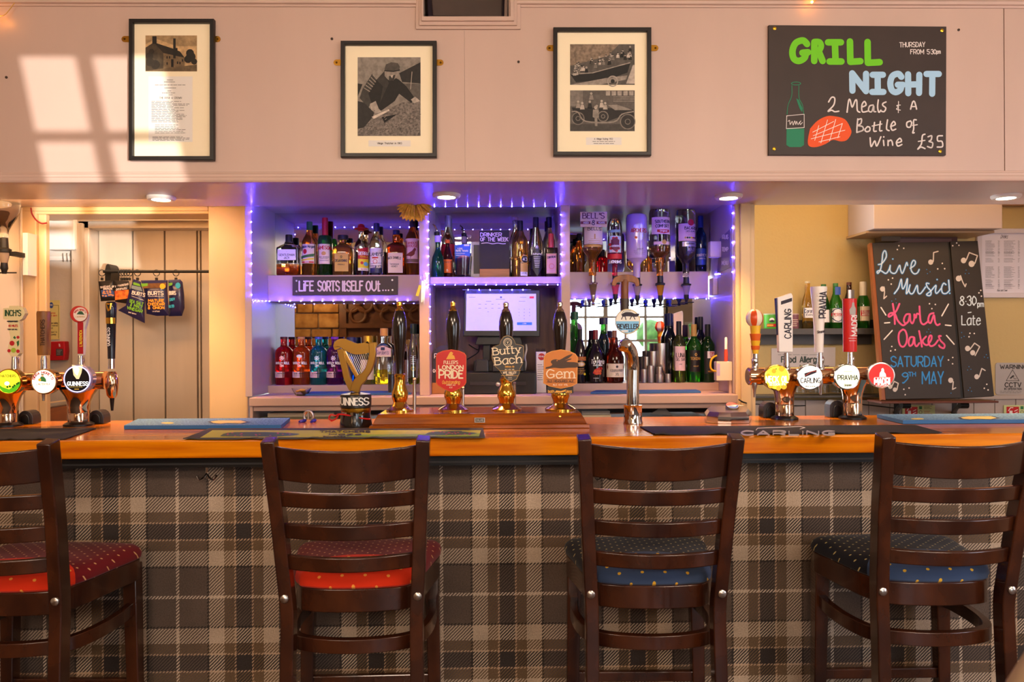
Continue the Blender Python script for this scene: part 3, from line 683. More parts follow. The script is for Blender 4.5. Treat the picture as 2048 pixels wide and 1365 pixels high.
# ------------------------------------------------------------------ grill night chalkboard
CHB = mat('3A2D28', .55, noise=.15, nscale=9); GRN = mat('6FD012', .6); LBL = mat('A9D3F2', .6); ORG = mat('EA5416', .6); TEAL = mat('16805A', .6)
t = thing('chalkboard', 'black painted board with green and blue grill night lettering on the beam', 'chalkboard', P(1714, 310, YF))
mb = MB(); mb.prism([P(a, b, YF - .012) for a, b in ((1537.5, 50), (1537.5, 310), (1892, 311), (1893, 53))], (0, .0115, 0), CHB); mb.build('board', t, smooth=False, bevel=.001)
def g(x, y): return (1530 + x / 4.876, 40 + y / 4.876)
gq = lambda L: [g(*p) for p in L]
mb = MB(); s = front(mb, YF - .0122)
W1 = 13.2
for L in ([(410, 235), (370, 200), (300, 225), (268, 300), (280, 375), (330, 400), (385, 370), (400, 320)], ): s.stroke(gq(L), W1, GRN, sm=5, dots=12)
for L in ([(420, 315), (365, 320)], [(480, 400), (482, 215)], [(525, 310), (562, 400)], [(615, 218), (740, 218)], [(682, 220), (688, 405)], [(630, 405), (745, 405)], [(828, 210), (832, 408)], [(832, 408), (930, 402)], [(1000, 215), (1003, 418)], [(1003, 418), (1118, 412)]): s.stroke(gq(L), W1, GRN, dots=12)
s.stroke(gq([(482, 212), (530, 215), (548, 255), (525, 300), (485, 305)]), W1 * .9, GRN, sm=5, dots=12)
for L in ([(853, 690), (850, 520)], [(850, 520), (985, 695)], [(985, 695), (985, 525)], [(1050, 535), (1150, 535)], [(1098, 540), (1100, 700)], [(1045, 702), (1155, 702)], [(1345, 632), (1295, 632)], [(1395, 530), (1397, 715)], [(1505, 535), (1502, 712)], [(1397, 630), (1505, 628)], [(1575, 527), (1695, 527)], [(1632, 530), (1630, 720)]): s.stroke(gq(L), W1 * .95, LBL, dots=12)
s.stroke(gq([(1330, 555), (1300, 525), (1245, 545), (1222, 610), (1235, 680), (1275, 705), (1320, 680), (1330, 635)]), W1 * .95, LBL, sm=5, dots=12)
s.l = 2
s.text('THURSDAY', g(1437, 0)[0], g(0, 218)[1], 9.2, CHALKW, xs=.62, w=1.5, rot=-.02, dots=6)
s.text('FROM 5*30', g(1420, 0)[0], g(0, 288)[1], 9.0, CHALKW, xs=.66, w=1.5, al='l', dots=6); s.text('pm', g(1672, 0)[0], g(0, 292)[1], 7.5, CHALKW, xs=.5, w=1.3, al='l')
S = lambda L, w_=2.9, m=CHALKW, sm=5: s.stroke(gq(L), w_, m, sm=sm, dots=8)
S([(620, 800), (650, 755), (680, 765), (670, 830), (615, 890), (650, 880), (680, 895), (720, 890)])
S([(800, 900), (815, 790), (830, 780), (850, 850), (880, 785), (895, 790), (900, 880), (925, 900)])
S([(945, 850), (985, 830), (970, 795), (945, 830), (950, 895), (1000, 890)]); S([(1055, 830), (1020, 840), (1010, 885), (1040, 895), (1060, 840), (1062, 890), (1080, 895)])
S([(1105, 780), (1098, 850), (1110, 900), (1130, 880)]); S([(1180, 800), (1150, 815), (1150, 835), (1178, 860), (1160, 895), (1125, 885)])
S([(1320, 830), (1285, 835), (1300, 850), (1282, 870), (1320, 880)], 1.8); S([(1302, 795), (1300, 905)], 1.6)
S([(1420, 870), (1440, 800), (1460, 800), (1478, 870)], sm=2); S([(1425, 845), (1475, 845)], 2.4)
S([(905, 965), (898, 1030), (895, 1095)]); S([(905, 975), (940, 965), (935, 1010), (905, 1030), (950, 1040), (955, 1075), (895, 1097)])
S([(1000, 1040), (975, 1070), (990, 1090), (1020, 1080), (1022, 1050), (1000, 1040)]); S([(1068, 1000), (1060, 1080), (1085, 1085)]); S([(1045, 1035), (1140, 1015)], 2.2); S([(1125, 990), (1118, 1075), (1140, 1080)])
S([(1195, 975), (1185, 1060), (1210, 1080)]); S([(1225, 1040), (1270, 1020), (1255, 990), (1228, 1030), (1240, 1075), (1275, 1065)])
S([(1420, 985), (1385, 1000), (1385, 1040), (1415, 1045), (1430, 1005), (1418, 985)]); S([(1475, 975), (1450, 980), (1450, 1060), (1440, 1100), (1455, 1100)]); S([(1440, 1030), (1485, 1022)], 2.2)
S([(1025, 1150), (1035, 1235), (1070, 1180), (1090, 1230), (1130, 1140)]); S([(1155, 1175), (1160, 1225)]); S([(1158, 1140), (1158, 1142)], 3.2, sm=0)
S([(1200, 1175), (1200, 1225)]); S([(1200, 1190), (1225, 1172), (1240, 1190), (1245, 1222)]); S([(1280, 1200), (1330, 1185), (1315, 1155), (1282, 1190), (1295, 1230), (1335, 1215)])
S([(1560, 1115), (1535, 1130), (1525, 1210), (1490, 1260), (1520, 1240), (1560, 1255)]); S([(1495, 1185), (1560, 1175)], 2.2)
S([(1590, 1140), (1625, 1130), (1620, 1170), (1600, 1185), (1635, 1200), (1625, 1245), (1585, 1235)]); S([(1730, 1130), (1685, 1135), (1685, 1180), (1725, 1185), (1730, 1235), (1680, 1240)])
# bottle and steak
s.l = 1
B_ = [(262, 640), (260, 740), (225, 830), (215, 920)]; S(B_, 1.4, TEAL); S([(330, 640), (332, 760), (365, 830), (378, 920)], 1.4, TEAL); s.ring(*g(303, 620), 9.2, 1.5, TEAL, ry=3)
s.poly(gq([(210, 1060), (383, 1060), (380, 1220), (350, 1240), (240, 1240), (208, 1220)]), TEAL); s.poly(gq([(305, 765), (330, 780), (365, 860), (362, 900), (340, 870), (318, 810)]), TEAL)
for a, b in (((210, 935), (382, 920)), ((382, 920), (382, 1050)), ((382, 1050), (208, 1060)), ((208, 1060), (212, 935))): s.stroke([g(*a), g(*b)], 1.3, CHALKW, l=2)
s.l = 2; S([(225, 990), (240, 980), (245, 1020), (265, 990), (275, 1025), (290, 985), (300, 1020), (308, 990), (322, 1020), (335, 1000), (350, 985), (340, 1000), (345, 1020), (365, 1000)], 1.2)
s.poly(smooth2(gq([(440, 1060), (510, 985), (600, 940), (680, 940), (780, 970), (835, 1060), (840, 1110), (800, 1170), (740, 1185), (660, 1170), (590, 1210), (500, 1240), (430, 1230), (418, 1170), (440, 1060)]), 4), ORG, l=1)
for L in ([(525, 1030), (485, 1175)], [(610, 975), (545, 1200)], [(690, 970), (630, 1180)], [(755, 1010), (710, 1150)], [(465, 1095), (670, 990)], [(470, 1130), (755, 1010)], [(450, 1160), (780, 1075)], [(525, 1190), (730, 1140)]): s.stroke(gq(L), 1.1, WHITE, l=2)
mb.build('lettering', t, smooth=False)
for px, py in ((1549, 57), (1884, 61), (1548, 298), (1880, 303)):
    mb = MB(); mb.lathe([(.006, 0), (.006, .0015), (.003, .003), (.001, .003)], P(px, py, YF - .012), mat('D8B030', .3, metal=.8), 14, axis=(0, -1, 0)); mb.build('screw', t)

# ------------------------------------------------------------------ fairy lights on the back bar
LEDM = mat((.27, .22, 1.0), emit=1550); LEDW = mat('C8CCFF', .5, trans=.3)
def led_string(label, path, step=.045, glow=None, glow_pt=None):
    """wire along a path, a bulb every step; a thin blue lamp gives its light"""
    pts = [Vector(p) for p in path]; t = thing('fairy_lights', label, 'fairy lights', pts[0], 'blue fairy lights round the back bar')
    MB().tube(pts, .0012, LEDW, 5).build('wire', t)
    bulb = None; acc = step / 2
    for a, b in zip(pts, pts[1:]):
        L = (b - a).length; d = acc
        while d < L:
            p = a.lerp(b, d / L)
            if bulb is None:
                bulb = MB().ball(tuple(t['_o']), .0017, LEDM, 6, 4).build('bulb', t); o = bulb
            else: o = bulb.copy(); COL.objects.link(o); o.parent = t
            o.location = p - Vector(t['_o']); d += step
        acc = d - L
    return t
yv = YB - .006
led_string('blue fairy lights running down the left edge of the back bar', [P(502.5, 413, yv), P(503.5, 600, yv)], .042, 1.6, (-.8, 3.35, 1.5))
led_string('blue fairy lights under the front board of the life sorts itself out shelf', [P(506, 601.5, yv), P(539, 603, 3.355), P(690, 602, 3.362), P(834, 602, 3.362)], .046, 1.1, (-.7, 3.42, 1.2))
led_string('blue fairy lights hidden along the top of the left bay', [(XL, YB + .012, 1.940), (P1a, YB + .012, 1.940)], .045, 3.0, (-.7, 3.45, 1.75))
led_string('blue fairy lights along the top of the middle bay', [(P1b, YB + .004, 1.928), (P2a, YB + .004, 1.928)], .045, 3.0, (0, 3.45, 1.75))
led_string('blue fairy lights down both sides of the middle bay of spirits', [P(857, 556, yv), P(857, 420, yv)], .035, 1.6, (0, 3.4, 1.75))
led_string('blue fairy lights down the post left of the optics', [P(1121.5, 420, yv), P(1121.5, 556, yv)], .04, 1.6, (0, 3.4, 1.75))
led_string('blue fairy lights under the shelf above the till screen', [P(859, 570, yv + .03), P(1120, 570, yv + .03)], .042, 3.0, (0, 3.47, 1.4))
led_string('blue fairy lights in a second row above the till screen', [P(925, 580, 3.24), P(1062, 580, 3.24)], .046)
led_string('blue fairy lights down the left side of the till bay', [P(860, 577, yv + .01), P(861, 690, yv + .01)], .05, 1.8, (.0, 3.4, 1.4))
led_string('blue fairy lights hidden along the top of the optics bay', [(P2b, YB + .012, 1.940), (XR, YB + .012, 1.940)], .045, 3.0, (.6, 3.45, 1.75))
led_string('blue fairy lights down the right edge of the back bar', [P(1465, 412, yv), P(1464.5, 545, yv)], .06, 1.5, (.5, 3.4, 1.75))
led_string('blue fairy lights along the bottom edge of the optics board', [P(1139, 599, 3.46), P(1225, 597, 3.46), P(1330, 597, 3.46), P(1418, 597, 3.46)], .05, 1.6, (.6, 3.5, 1.2))
led_string('blue fairy lights on the wall above the socket box', [P(1429, 549, 3.4), P(1463, 547, 3.2)], .02, .6, (.6, 3.3, 1.5))
led_string('blue fairy lights tangled round the post beside the keys', [P(851, 545, yv - .01), P(855, 556, yv - .02), P(850, 562, yv - .015), P(857, 570, yv - .02), P(849, 577, yv - .015), P(858, 575, yv - .02)], .012)
# ------------------------------------------------------------------ bottles
PR = {
 'round': [(.9, 0), (1, .02), (1, .58), (.97, .63), (.8, .69), (.52, .76), (.40, .82), (.37, 1)],
 'wine': [(.92, 0), (1, .02), (1, .60), (.95, .65), (.70, .71), (.46, .76), (.40, .80), (.38, 1)],
 'square': [(.92, 0), (1, .03), (1, .62), (.96, .68), (.75, .73), (.48, .77), (.38, .80), (.36, .88), (.36, 1)],
 'gin': [(.94, 0), (1, .02), (1, .66), (.95, .72), (.70, .77), (.44, .80), (.38, .84), (.38, 1)],
 'slope': [(.92, 0), (1, .02), (1, .45), (.93, .55), (.72, .68), (.48, .78), (.38, .84), (.36, 1)],
 'beer': [(.92, 0), (1, .02), (1, .52), (.92, .60), (.65, .70), (.46, .78), (.42, .97), (.44, 1)],
 'decanter': [(.85, 0), (1, .04), (1, .35), (.9, .48), (.62, .58), (.40, .66), (.36, .72), (.36, 1)],
 'bulb': [(.8, 0), (.95, .03), (1, .3), (.97, .5), (.7, .62), (.42, .70), (.36, .76), (.34, 1)],
 'jack': [(.93, 0), (1, .03), (1, .60), (.93, .66), (.70, .70), (.42, .73), (.40, .80), (.44, .86), (.40, .90), (.36, 1)],
}
CLEAR = glass('F4F6F8'); CLEARG = glass('DDEBE2'); AMBER = glass('F0953A', tr=0.93); DAMBER = glass('CE6C26', tr=0.93); HONEY = glass('F4B458', tr=0.93); GREENG = glass('46BE38', tr=0.9); DGREEN = glass('2C7A2E', tr=0.9); OLIVE = glass('7E8A2A', tr=0.9)
REDG = glass('E0161A', tr=0.86); ORNG = glass('FF6A1A', tr=0.86); TEALG = glass('1FA9B8', tr=0.86); PURPG = glass('8A1C8A', tr=0.86); BLUEG = glass('2A6ACC', tr=0.88); NAVYG = glass('16307A', tr=0.9); DKGL = mat('120C10', .06, coat=.6); YELG = glass('F2E24A', tr=0.9); LILACG = glass('C9B6E6'); PINKG = glass('E83A6A', tr=0.88); COLA = mat('1A0A08', .05, coat=.6)
CREAML = mat('EBD8C0', .55); WHL = mat('EDE8EA', .5); INKL = mat('2A2230', .6); REDL = mat('C01E24', .5); GOLDL = mat('C79A4A', .4); NAVYL = mat('1C2450', .4); GREENL = mat('2E6A34', .5); YELL = mat('E8D02A', .5); BLACKL = mat('141014', .4); PINKL = mat('E8C4C8', .55); SILVL = mat('B9B4BE', .3, metal=.6); ORL = mat('E0641E', .5); SKYL = mat('6FB4E0', .5); LILL = mat('B7A2CC', .45)
def bottle(name, label, cx, w, vtop, zb, Y, prof, gl, sq=2.0, liq=None, cap=None, labels=(), draw=None, group=None, cat='bottle', ys=1.0, seg=32, inverted=False, vbase=None, ncap='cap'):
    zt = P(cx, vtop, Y).z; c = P(cx, vtop, Y); s = sc(P(cx, 682, Y)); r = w / 2 / s
    if vbase is not None: zb = P(cx, vbase, Y).z
    H = zt - zb; x = c.x
    t = thing(name, label, cat, (x, Y, zb), group)
    zc = None
    if cap: zc = P(cx, cap[1], Y).z
    gt = (zc + .002 if zc and not inverted else zt) - zb
    pts = [(r * a, h * H) for a, h in PR[prof]] if isinstance(prof, str) else [(r * a, h * H) for a, h in prof]
    if inverted: pts = [(a, H - h) for a, h in reversed(pts)]
    else:
        keep = [q for q in pts if q[1] < gt - .001]
        nxt = next((q for q in pts if q[1] >= gt - .001), pts[-1]); keep.append((nxt[0], gt)); pts = keep
    if sq > 2: pts = [(a * (.86 if a > r * .6 else 1), h) for a, h in pts] if sq > 6 else pts
    # square shoulders blend back to a round neck: wide rings follow sq, narrow ones stay round
    mb = MB()
    def rings(pts, m, bands=None):
        if sq == 2: return mb.lathe(pts, (x, Y, zb), m, seg, ys=ys, bands=bands)
        rows = []
        for a, h in pts:
            n = sq if a > r * .8 else (2.6 if a > r * .55 else 2.0); row = []
            for k in range(seg):
                th = 2 * math.pi * (k + .5) / seg; cc, sn = math.cos(th), math.sin(th)
                e = 1 / (abs(cc) ** n + abs(sn) ** n) ** (1 / n)
                row.append((x + a * e * cc, Y + a * e * sn * ys, zb + h))
            rows.append(row)
        if not bands: mb.grid(rows, m, True, True)
        else:
            for i in range(len(rows) - 1):
                mm = m; hh = (pts[i][1] + pts[i + 1][1]) / 2
                for hb, bm in bands:
                    if hh < hb: mm = bm; break
                mb.grid([rows[i], rows[i + 1]], mm, True)
            mb.poly(list(reversed(rows[0])), bands[0][1]); mb.poly(rows[-1], m)
    if liq:
        hl = P(cx, liq[1], Y).z - zb; out = []
        for (a, h), (a2, h2) in zip(pts, pts[1:]):
            out.append((a, h))
            if h < hl < h2: k = (hl - h) / (h2 - h); out.append((a + (a2 - a) * k, hl))
        out.append(pts[-1])
        rings(out, gl, [(hl, liq[0])]) if not inverted else rings(out, gl, [(hl, liq[0])])
    else: rings(pts, gl)
    mb.build('glass_body', t)
    if cap:
        m_, v0, wc = cap[:3]; rc = wc / 2 / s; mb = MB()
        hh = zt - zc
        mb.lathe([(rc, 0), (rc, hh * .88), (rc * .93, hh)], (x, Y, zc), m_, 20); mb.build(ncap, t)
    rf = r * (1.004)
    def mp(px, py, l):
        dx = (px - cx) / s; p = P(px, py, Y - r * ys); rr = rf + .0003 * l
        if sq > 2: return Vector((x + dx, Y - r * ys - .0006 - .0003 * l, p.z))
        a = math.asin(max(-.995, min(.995, dx / rr))); rz = rr
        return Vector((x + rz * math.sin(a), Y - rz * math.cos(a) * ys, p.z))
    for i, (v0, v1, hw, m_) in enumerate(labels):
        mb = MB(); n = 10 if sq == 2 else 1
        mb.grid([[mp(cx - hw + 2 * hw * k / n, v, 0) for k in range(n + 1)] for v in (v1, v0)], m_)
        sh = Sheet(mb, mp, w / 9 if sq == 2 else 0)
        if draw and i == 0: draw(sh)
        mb.build('label', t)
    if draw and not labels:
        mb = MB(); draw(Sheet(mb, mp, w / 9 if sq == 2 else 0)); mb.build('printed_lettering', t)
    return t
YA = 3.425
def T(*rows):        # label text: rows of (text, x, y, h, mat, kwargs)
    def d(s):
        for r in rows:
            kw = dict(r[5]) if len(r) > 5 else {}
            s.text(r[0], r[1], r[2], r[3], r[4], **kw)
    return d
GS = 'spirits on the life sorts itself out shelf'
def z2(x, y): return 490 + x / 5.389, 390 + y / 5.391
bottle('whiskey_bottle', 'square whiskey bottle with white label, leftmost on the top left shelf', 578, 46, 470, ZU, YA, 'square', CLEAR, sq=5, liq=(DAMBER, 530), cap=(BLACK, 485, 14), labels=[(499, 520.5, 18, WHL)], group=GS, draw=T(('GENTLEMAN', 578, 508, 4.2, INKL, {'width': 30, 'serif': True}), ('JACK', 578, 514, 4, INKL, {'serif': True}), ('***', 578, 502, 3, INKL)), ys=.8)
def d_cm(s):
    s.text('Captain Morgan', 618, 491, 4.5, NAVYL, width=26, w=.8); s.disc(613, 503, 4, REDL, ry=5); s.poly([(604, 512), (604, 517), (630, 513), (631, 507)], GREENL, l=2); s.poly([(604, 519), (604, 522), (630, 519), (630, 516)], YELL, l=3); s.rect(605, 523, 630, 526, REDL, l=2); s.text('SPICED', 617, 523.3, 2.2, WHL, l=4)
bottle('rum_bottle', 'clear and amber spiced rum bottle with a green cap and a pirate label', 619, 31, 444, ZU, YA, 'round', AMBER, cap=(GREENL, 461, 12), labels=[(488, 527, 14, CREAML)], draw=d_cm, group=GS)
def d_ja(s):
    s.text('JAMESON', 650, 492, 6.5, REDL, width=27, serif=True, w=1.2, arc=60); s.disc(650, 507, 4.5, GOLDL, ry=4); s.lines(641, 517, 660, 521, 2, INKL, al='c', w=.8); s.text('IRISH WHISKEY', 650, 513, 2.4, INKL)
bottle('whiskey_bottle', 'dark green whiskey bottle with tall red cap and cream label', 650, 29, 436, ZU, YA, 'round', DGREEN, cap=(REDL, 472, 12), labels=[(488, 528, 13.5, CREAML)], draw=d_ja, group=GS)
bottle('amaretto_bottle', 'squat square amber bottle with wide black stopper and gold label', 686, 39, 471, ZU, YA, 'square', HONEY, sq=5, cap=(BLACK, 479.5, 21), labels=[(507, 543, 13.5, GOLDL)], group=GS, ys=.85, draw=T(('DISARONNO', 685.5, 519, 5, INKL, {'width': 24, 'serif': True}), ('ORIGINALE', 685.5, 528, 2.4, INKL), ('o', 685.5, 510, 6, INKL)))
def d_si(s):
    s.poly([(718, 498), (718, 525), (739, 525), (739, 494), (733, 495)], REDL, l=2); s.text('SIERRA', 728.5, 504, 6, WHL, width=19, w=1.2, l=4); s.text('TEQUILA', 729, 512, 3, YELL, l=4); s.rect(718, 518, 739, 536, YELL, l=3); s.disc(726, 526, 3, REDL, l=4); s.disc(733, 528, 4, SKYL, l=4); s.rect(718, 536, 738, 541.5, WHL, l=3); s.text('SILVER', 729, 537.5, 2.5, REDL, l=4)
t = bottle('tequila_bottle', 'clear tequila bottle wearing a red sombrero cap', 722.5, 28, 457, ZU, YA, 'round', CLEAR, cap=(mat('B8151A', .4), 463, 12), draw=d_si, group=GS)
mb = MB(); c = P(722.5, 461, YA); mb.lathe([(.002, -.002), (.030, .004), (.031, .008), (.018, .008), (.014, .022), (.006, .028), (.001, .028)], c, mat('B8151A', .4), 24); mb.build('sombrero', t)
def d_la(s):
    s.text("LAMB'S", 753, 505.5, 6, NAVYL, width=24, serif=True, w=1); s.rect(746, 514, 758, 517, REDL, l=2); s.ring(752, 523, 4, 1, REDL); s.rect(741, 531, 765, 546, NAVYL, l=2); s.text('NAVY RUM', 752.5, 532, 4.2, WHL, width=22, w=.8, l=4); s.stroke([(742, 528), (764, 526)], .8, NAVYL)
bottle('rum_bottle', 'clear navy rum bottle with white and blue label and dark blue cap', 753, 29, 447, ZU, YA, 'round', CLEAR, cap=(NAVYL, 464, 12), labels=[(496, 546, 13, WHL)], draw=d_la, group=GS)
bottle('whiskey_bottle', 'square amber honey whiskey bottle with tall cream label', 792.5, 36, 461, ZU, YA, 'jack', DAMBER, sq=5, cap=(NAVYL, 470, 14), labels=[(506, 546, 14.5, CREAML)], group=GS, ys=.9, draw=T(('JACK DANIELS', 790, 513, 4.6, INKL, {'width': 25, 'arc': 40}), ('Tennessee', 790.5, 527, 2.8, INKL), ('HONEY', 790.5, 531.5, 3.2, INKL, {'serif': True}), ('***', 790.5, 520, 2, GOLDL)))
def d_fg(s):
    s.text('FAMOUS', 824, 484, 4.4, REDL, width=22, serif=True, w=.8); s.text('GROUSE', 824, 490, 4.4, REDL, width=24, serif=True, w=.8)
    s.poly(smooth2([(812, 511), (818, 506), (825, 502), (829, 497), (831, 496), (833, 499), (831, 504), (830, 509), (824, 513), (818, 512), (812, 511)], 3), mat('7A2E24', .6), l=2); s.stroke([(823, 513), (822, 517)], .8, INKL); s.rect(811, 518, 838, 525, mat('7A5A50', .5), l=2)
bottle('whisky_bottle', 'whisky bottle with red bird label, against the first post', 825, 29, 434, ZU, YA, 'round', AMBER, cap=(BLACK, 455, 12), labels=[(477, 526, 13.5, PINKL)], draw=d_fg, group=GS)
# chalk sign on the shelf board
t = thing('shelf_sign', 'black sign reading life sorts itself out on the left shelf board', 'sign', P(690, 594, 3.37))
mb = MB(); Ys = 3.355; mb.prism([P(a, b, Ys) for a, b in ((585, 553.5), (585, 591), (795, 590), (795, 552.5))], (0, .0125, 0), mat('3A2C30', .5)); mb.build('board', t, smooth=False, bevel=.001)
mb = MB(); s = front(mb, Ys - .0002); CK = mat('E6D2DC', .8)
x = 597
for wd, x0, x1 in (('LiFE', 597, 628), ('SORTS', 634.5, 680), ('ItSELF', 684, 727), ('OUt', 731, 761)): s.text(wd, (x0 + x1) / 2, 563, 19, CK, width=x1 - x0 - 3, w=3.1, dots=7)
for px in (766, 771.5, 777): s.disc(px, 581, 1.6, CK)
for px, py in ((593, 562), (593, 583), (784.5, 560.5), (785, 580.5)): s.disc(px, py, 1.8, SILVL)
mb.build('lettering', t, smooth=False)
# ---- middle bay, top
GM = 'bottles on the shelf above the till'; YC = 3.36
def z3(x, y): return 840 + x / 5.933, 390 + y / 5.935
def pourer(t, cx, v, Y):
    mb = MB(); mb.lathe([(.011, 0), (.012, .012), (.006, .016)], P(cx, v, Y), BLACK, 14); mb.tube([P(cx, v - 2, Y), P(cx - .5, v - 10, Y), P(cx - 4, v - 18, Y - .01), P(cx - 8, v - 22, Y - .02)], .0035, CHROME, 8, 4); mb.build('pourer', t)
t = bottle('liqueur_bottle', 'squat green bottle with a steel pourer, leftmost on the till shelf', 875.5, 25, 472, ZCN, 3.22, 'decanter', mat('0E5A3A', .05, trans=.75, ior=1.4), cap=(LILL, 485, 12), group=GM, ncap='neck_band'); pourer(t, 874, 471, 3.22)
bottle('liqueur_bottle', 'tall clear bottle with a long striped silver neck at the back of the till shelf', 896, 30, 432, ZCN, 3.44, 'slope', CLEAR, cap=(SILVL, 455, 13), labels=[(488, 520, 13, REDL)], group=GM)
bottle('bitters_bottle', 'small slim bottle with orange cap and orange label', 895, 20, 480, ZCN, 3.28, 'slope', mat('5A1A1A', .05, trans=.8), cap=(ORL, 487, 10), labels=[(519, 546, 9.6, ORL)], group=GM, draw=T(('TWIST', 895, 523, 3, NAVYL, {'width': 14}), ('*', 895, 530, 6, NAVYL), ('B', 895, 539, 4, WHL)))
t = bottle('liqueur_bottle', 'clear bottle with steel pourer behind the raffle tickets', 928, 28, 474, ZCN, 3.44, 'decanter', CLEAR, cap=(LILL, 487, 11), group=GM, ncap='neck_band'); pourer(t, 928, 473, 3.44)
# raffle tickets in a tumbler
c = P(924, 553, 3.3)
tag(MB().lathe([(.028, 0), (.036, .012), (.040, .05), (.043, .095), (.0405, .095), (.037, .05), (.033, .014), (.002, .01)], (c.x, 3.3, ZCN), CLEAR, 28).build('tumbler'), 'cut glass tumbler holding raffle tickets', 'tumbler')
t = thing('raffle_ticket_book', 'blue raffle ticket book standing in the glass tumbler', 'raffle tickets', (c.x, 3.31, ZCN + .015))
mb = MB(); mb.prism([P(a, b, 3.305) for a, b in ((909, 490), (911, 548), (938, 546), (942, 487))], (0, .006, 0), mat('2E62C8', .5)); sh = front(mb, 3.3045); sh.text('1-500', 915, 496, 3.2, WHL, al='l', w=.7); sh.text('Raffle Tickets', 912, 500, 3.4, WHL, width=24, w=.7, al='l'); sh.rect(928, 489, 939, 492.5, WHL); sh.lines(912, 507, 930, 511, 2, WHL, w=.8); mb.build('cover', t, smooth=False)
tag(MB().prism([P(a, b, 3.285) for a, b in ((914, 516), (913, 549), (934, 549), (938, 514), (926, 510))], (0, .015, 0), mat('E88AC0', .6, noise=.3, nscale=60)).build('raffle_ticket_stubs', smooth=False), 'pink torn raffle ticket stubs in the glass tumbler', 'raffle tickets')
tag(MB().prism([P(a, b, 3.35) for a, b in ((942, 484), (942, 553.8), (962, 553.8), (962, 484))], (0, .012, 0), WHL).prism([P(a, b, 3.3495) for a, b in ((947, 490), (947, 548), (962, 548), (962, 490))], (0, .0004, 0), mat('3A2A38', .4)).build('photo_frame', smooth=False, bevel=.001), 'small white photo frame half hidden behind the drinker of the week board', 'photo frame')
t = thing('chalk_stand', 'small chalkboard reading drinker of the week in a wooden base', 'chalkboard', (P(989, 550, 3.3).x, 3.3, ZCN))
mb = MB(); mb.prism([P(a, b, 3.3) for a, b in ((958.5, 462), (959, 548), (1019, 548), (1018.5, 460.5))], (0, .006, 0), mat('251C20', .6, noise=.2, nscale=15)); sh = front(mb, 3.2997)
sh.text('DRINKER', 982, 466, 7, CK, width=42, w=1.5, dots=6); sh.text('OF THE WEEK', 988.5, 475.5, 7, CK, width=55, w=1.5, dots=6); sh.stroke([(963, 487), (975, 486), (985, 488), (995, 486.5), (1005, 488), (1011, 487.5)], 1.4, CK, sm=3); mb.build('board', t, smooth=False)
a, b = P(959, 538, 3.285), P(1019, 554, 3.285); mb = MB(); mb.box((a.x, 3.285, ZCN), (b.x, 3.33, a.z), mat('A86A34', .4, noise=.4, nscale=6, stretch=(1, 6, 6))); mb.build('base', t, smooth=False, bevel=.002)
def d_43(s):
    s.disc(1049, 518.5, 8.5, GOLDL, l=1); s.disc(1049, 518.5, 7, BLACKL, l=2); s.text('43', 1049, 515.5, 6, WHL, w=1, l=3); s.rect(1040, 527, 1055, 550, GOLDL, l=1); s.rect(1040, 544, 1054, 552, WHL, l=2); s.text('LICOR', 1047, 545, 3, INKL, l=3)
bottle('liqueur_bottle', 'golden liqueur bottle with round gold and black label and black cap', 1040, 33, 442, ZCN, 3.32, 'round', HONEY, liq=(HONEY, 513), cap=(BLACK, 463, 12), draw=d_43, group=GM)
bottle('liqueur_bottle', 'clear bottle with a flat cork top at the back beside the golden liqueur bottle', 1031, 26, 435, ZCN, 3.43, 'round', CLEAR, cap=(mat('B79A9A', .6), 441, 12), group=GM)
def d_star(s):
    s.poly([(1072, 484), (1062, 510), (1062, 535), (1073, 553), (1084, 535), (1084, 510)], BLACKL, l=1); s.text('*', 1072, 484, 3, WHL, l=3)
    for a in range(4): s.stroke([(1072 - 4 * math.cos(a * .785), 494 - 4 * math.sin(a * .785)), (1072 + 4 * math.cos(a * .785), 494 + 4 * math.sin(a * .785))], .7, WHL, l=3, dots=0)
    s.text('Adnams', 1073, 506, 4, WHL, width=18, w=.6, l=3, slant=.2); s.lines(1065, 514, 1081, 536, 8, WHL, al='c', l=None) if False else None
    for k in range(7): s.stroke([(1066 + k * .5, 514 + k * 3.4), (1080 - k * .5, 514 + k * 3.4)], .8, WHL, l=3, dots=0)
bottle('liqueur_bottle', 'clear bottle with black pointed label and white star', 1071.5, 31, 435, ZCN, 3.31, 'slope', CLEAR, liq=(mat('20141A', .05, trans=.5), 513), cap=(BLACK, 456, 11.5), draw=d_star, group=GM)
def d_co(s):
    s.rect(1091.5, 507, 1112, 548, GOLDL, l=1); s.rect(1093, 509, 1110.5, 546, mat('EEB48A', .5), l=2); s.text('COINTREAU', 1102, 512.5, 4, INKL, width=17, w=.8, rot=-.12, l=4); s.ring(1102, 533, 5, .7, ORL, l=4); s.lines(1095, 542, 1109, 544, 2, INKL, w=.6)
bottle('liqueur_bottle', 'square brown liqueur bottle with orange neck ribbon', 1102, 26, 468, ZCN, 3.3, 'square', mat('2A1208', .05, trans=.55), sq=5, cap=(mat('D8482A', .35), 497, 10.5), draw=d_co, group=GM, ys=.9, ncap='neck_ribbon')
bottle('liqueur_bottle', 'clear bottle with black cap behind the square orange liqueur bottle', 1098, 24, 435, ZCN, 3.42, 'round', CLEAR, cap=(BLACK, 456, 11.5), group=GM)

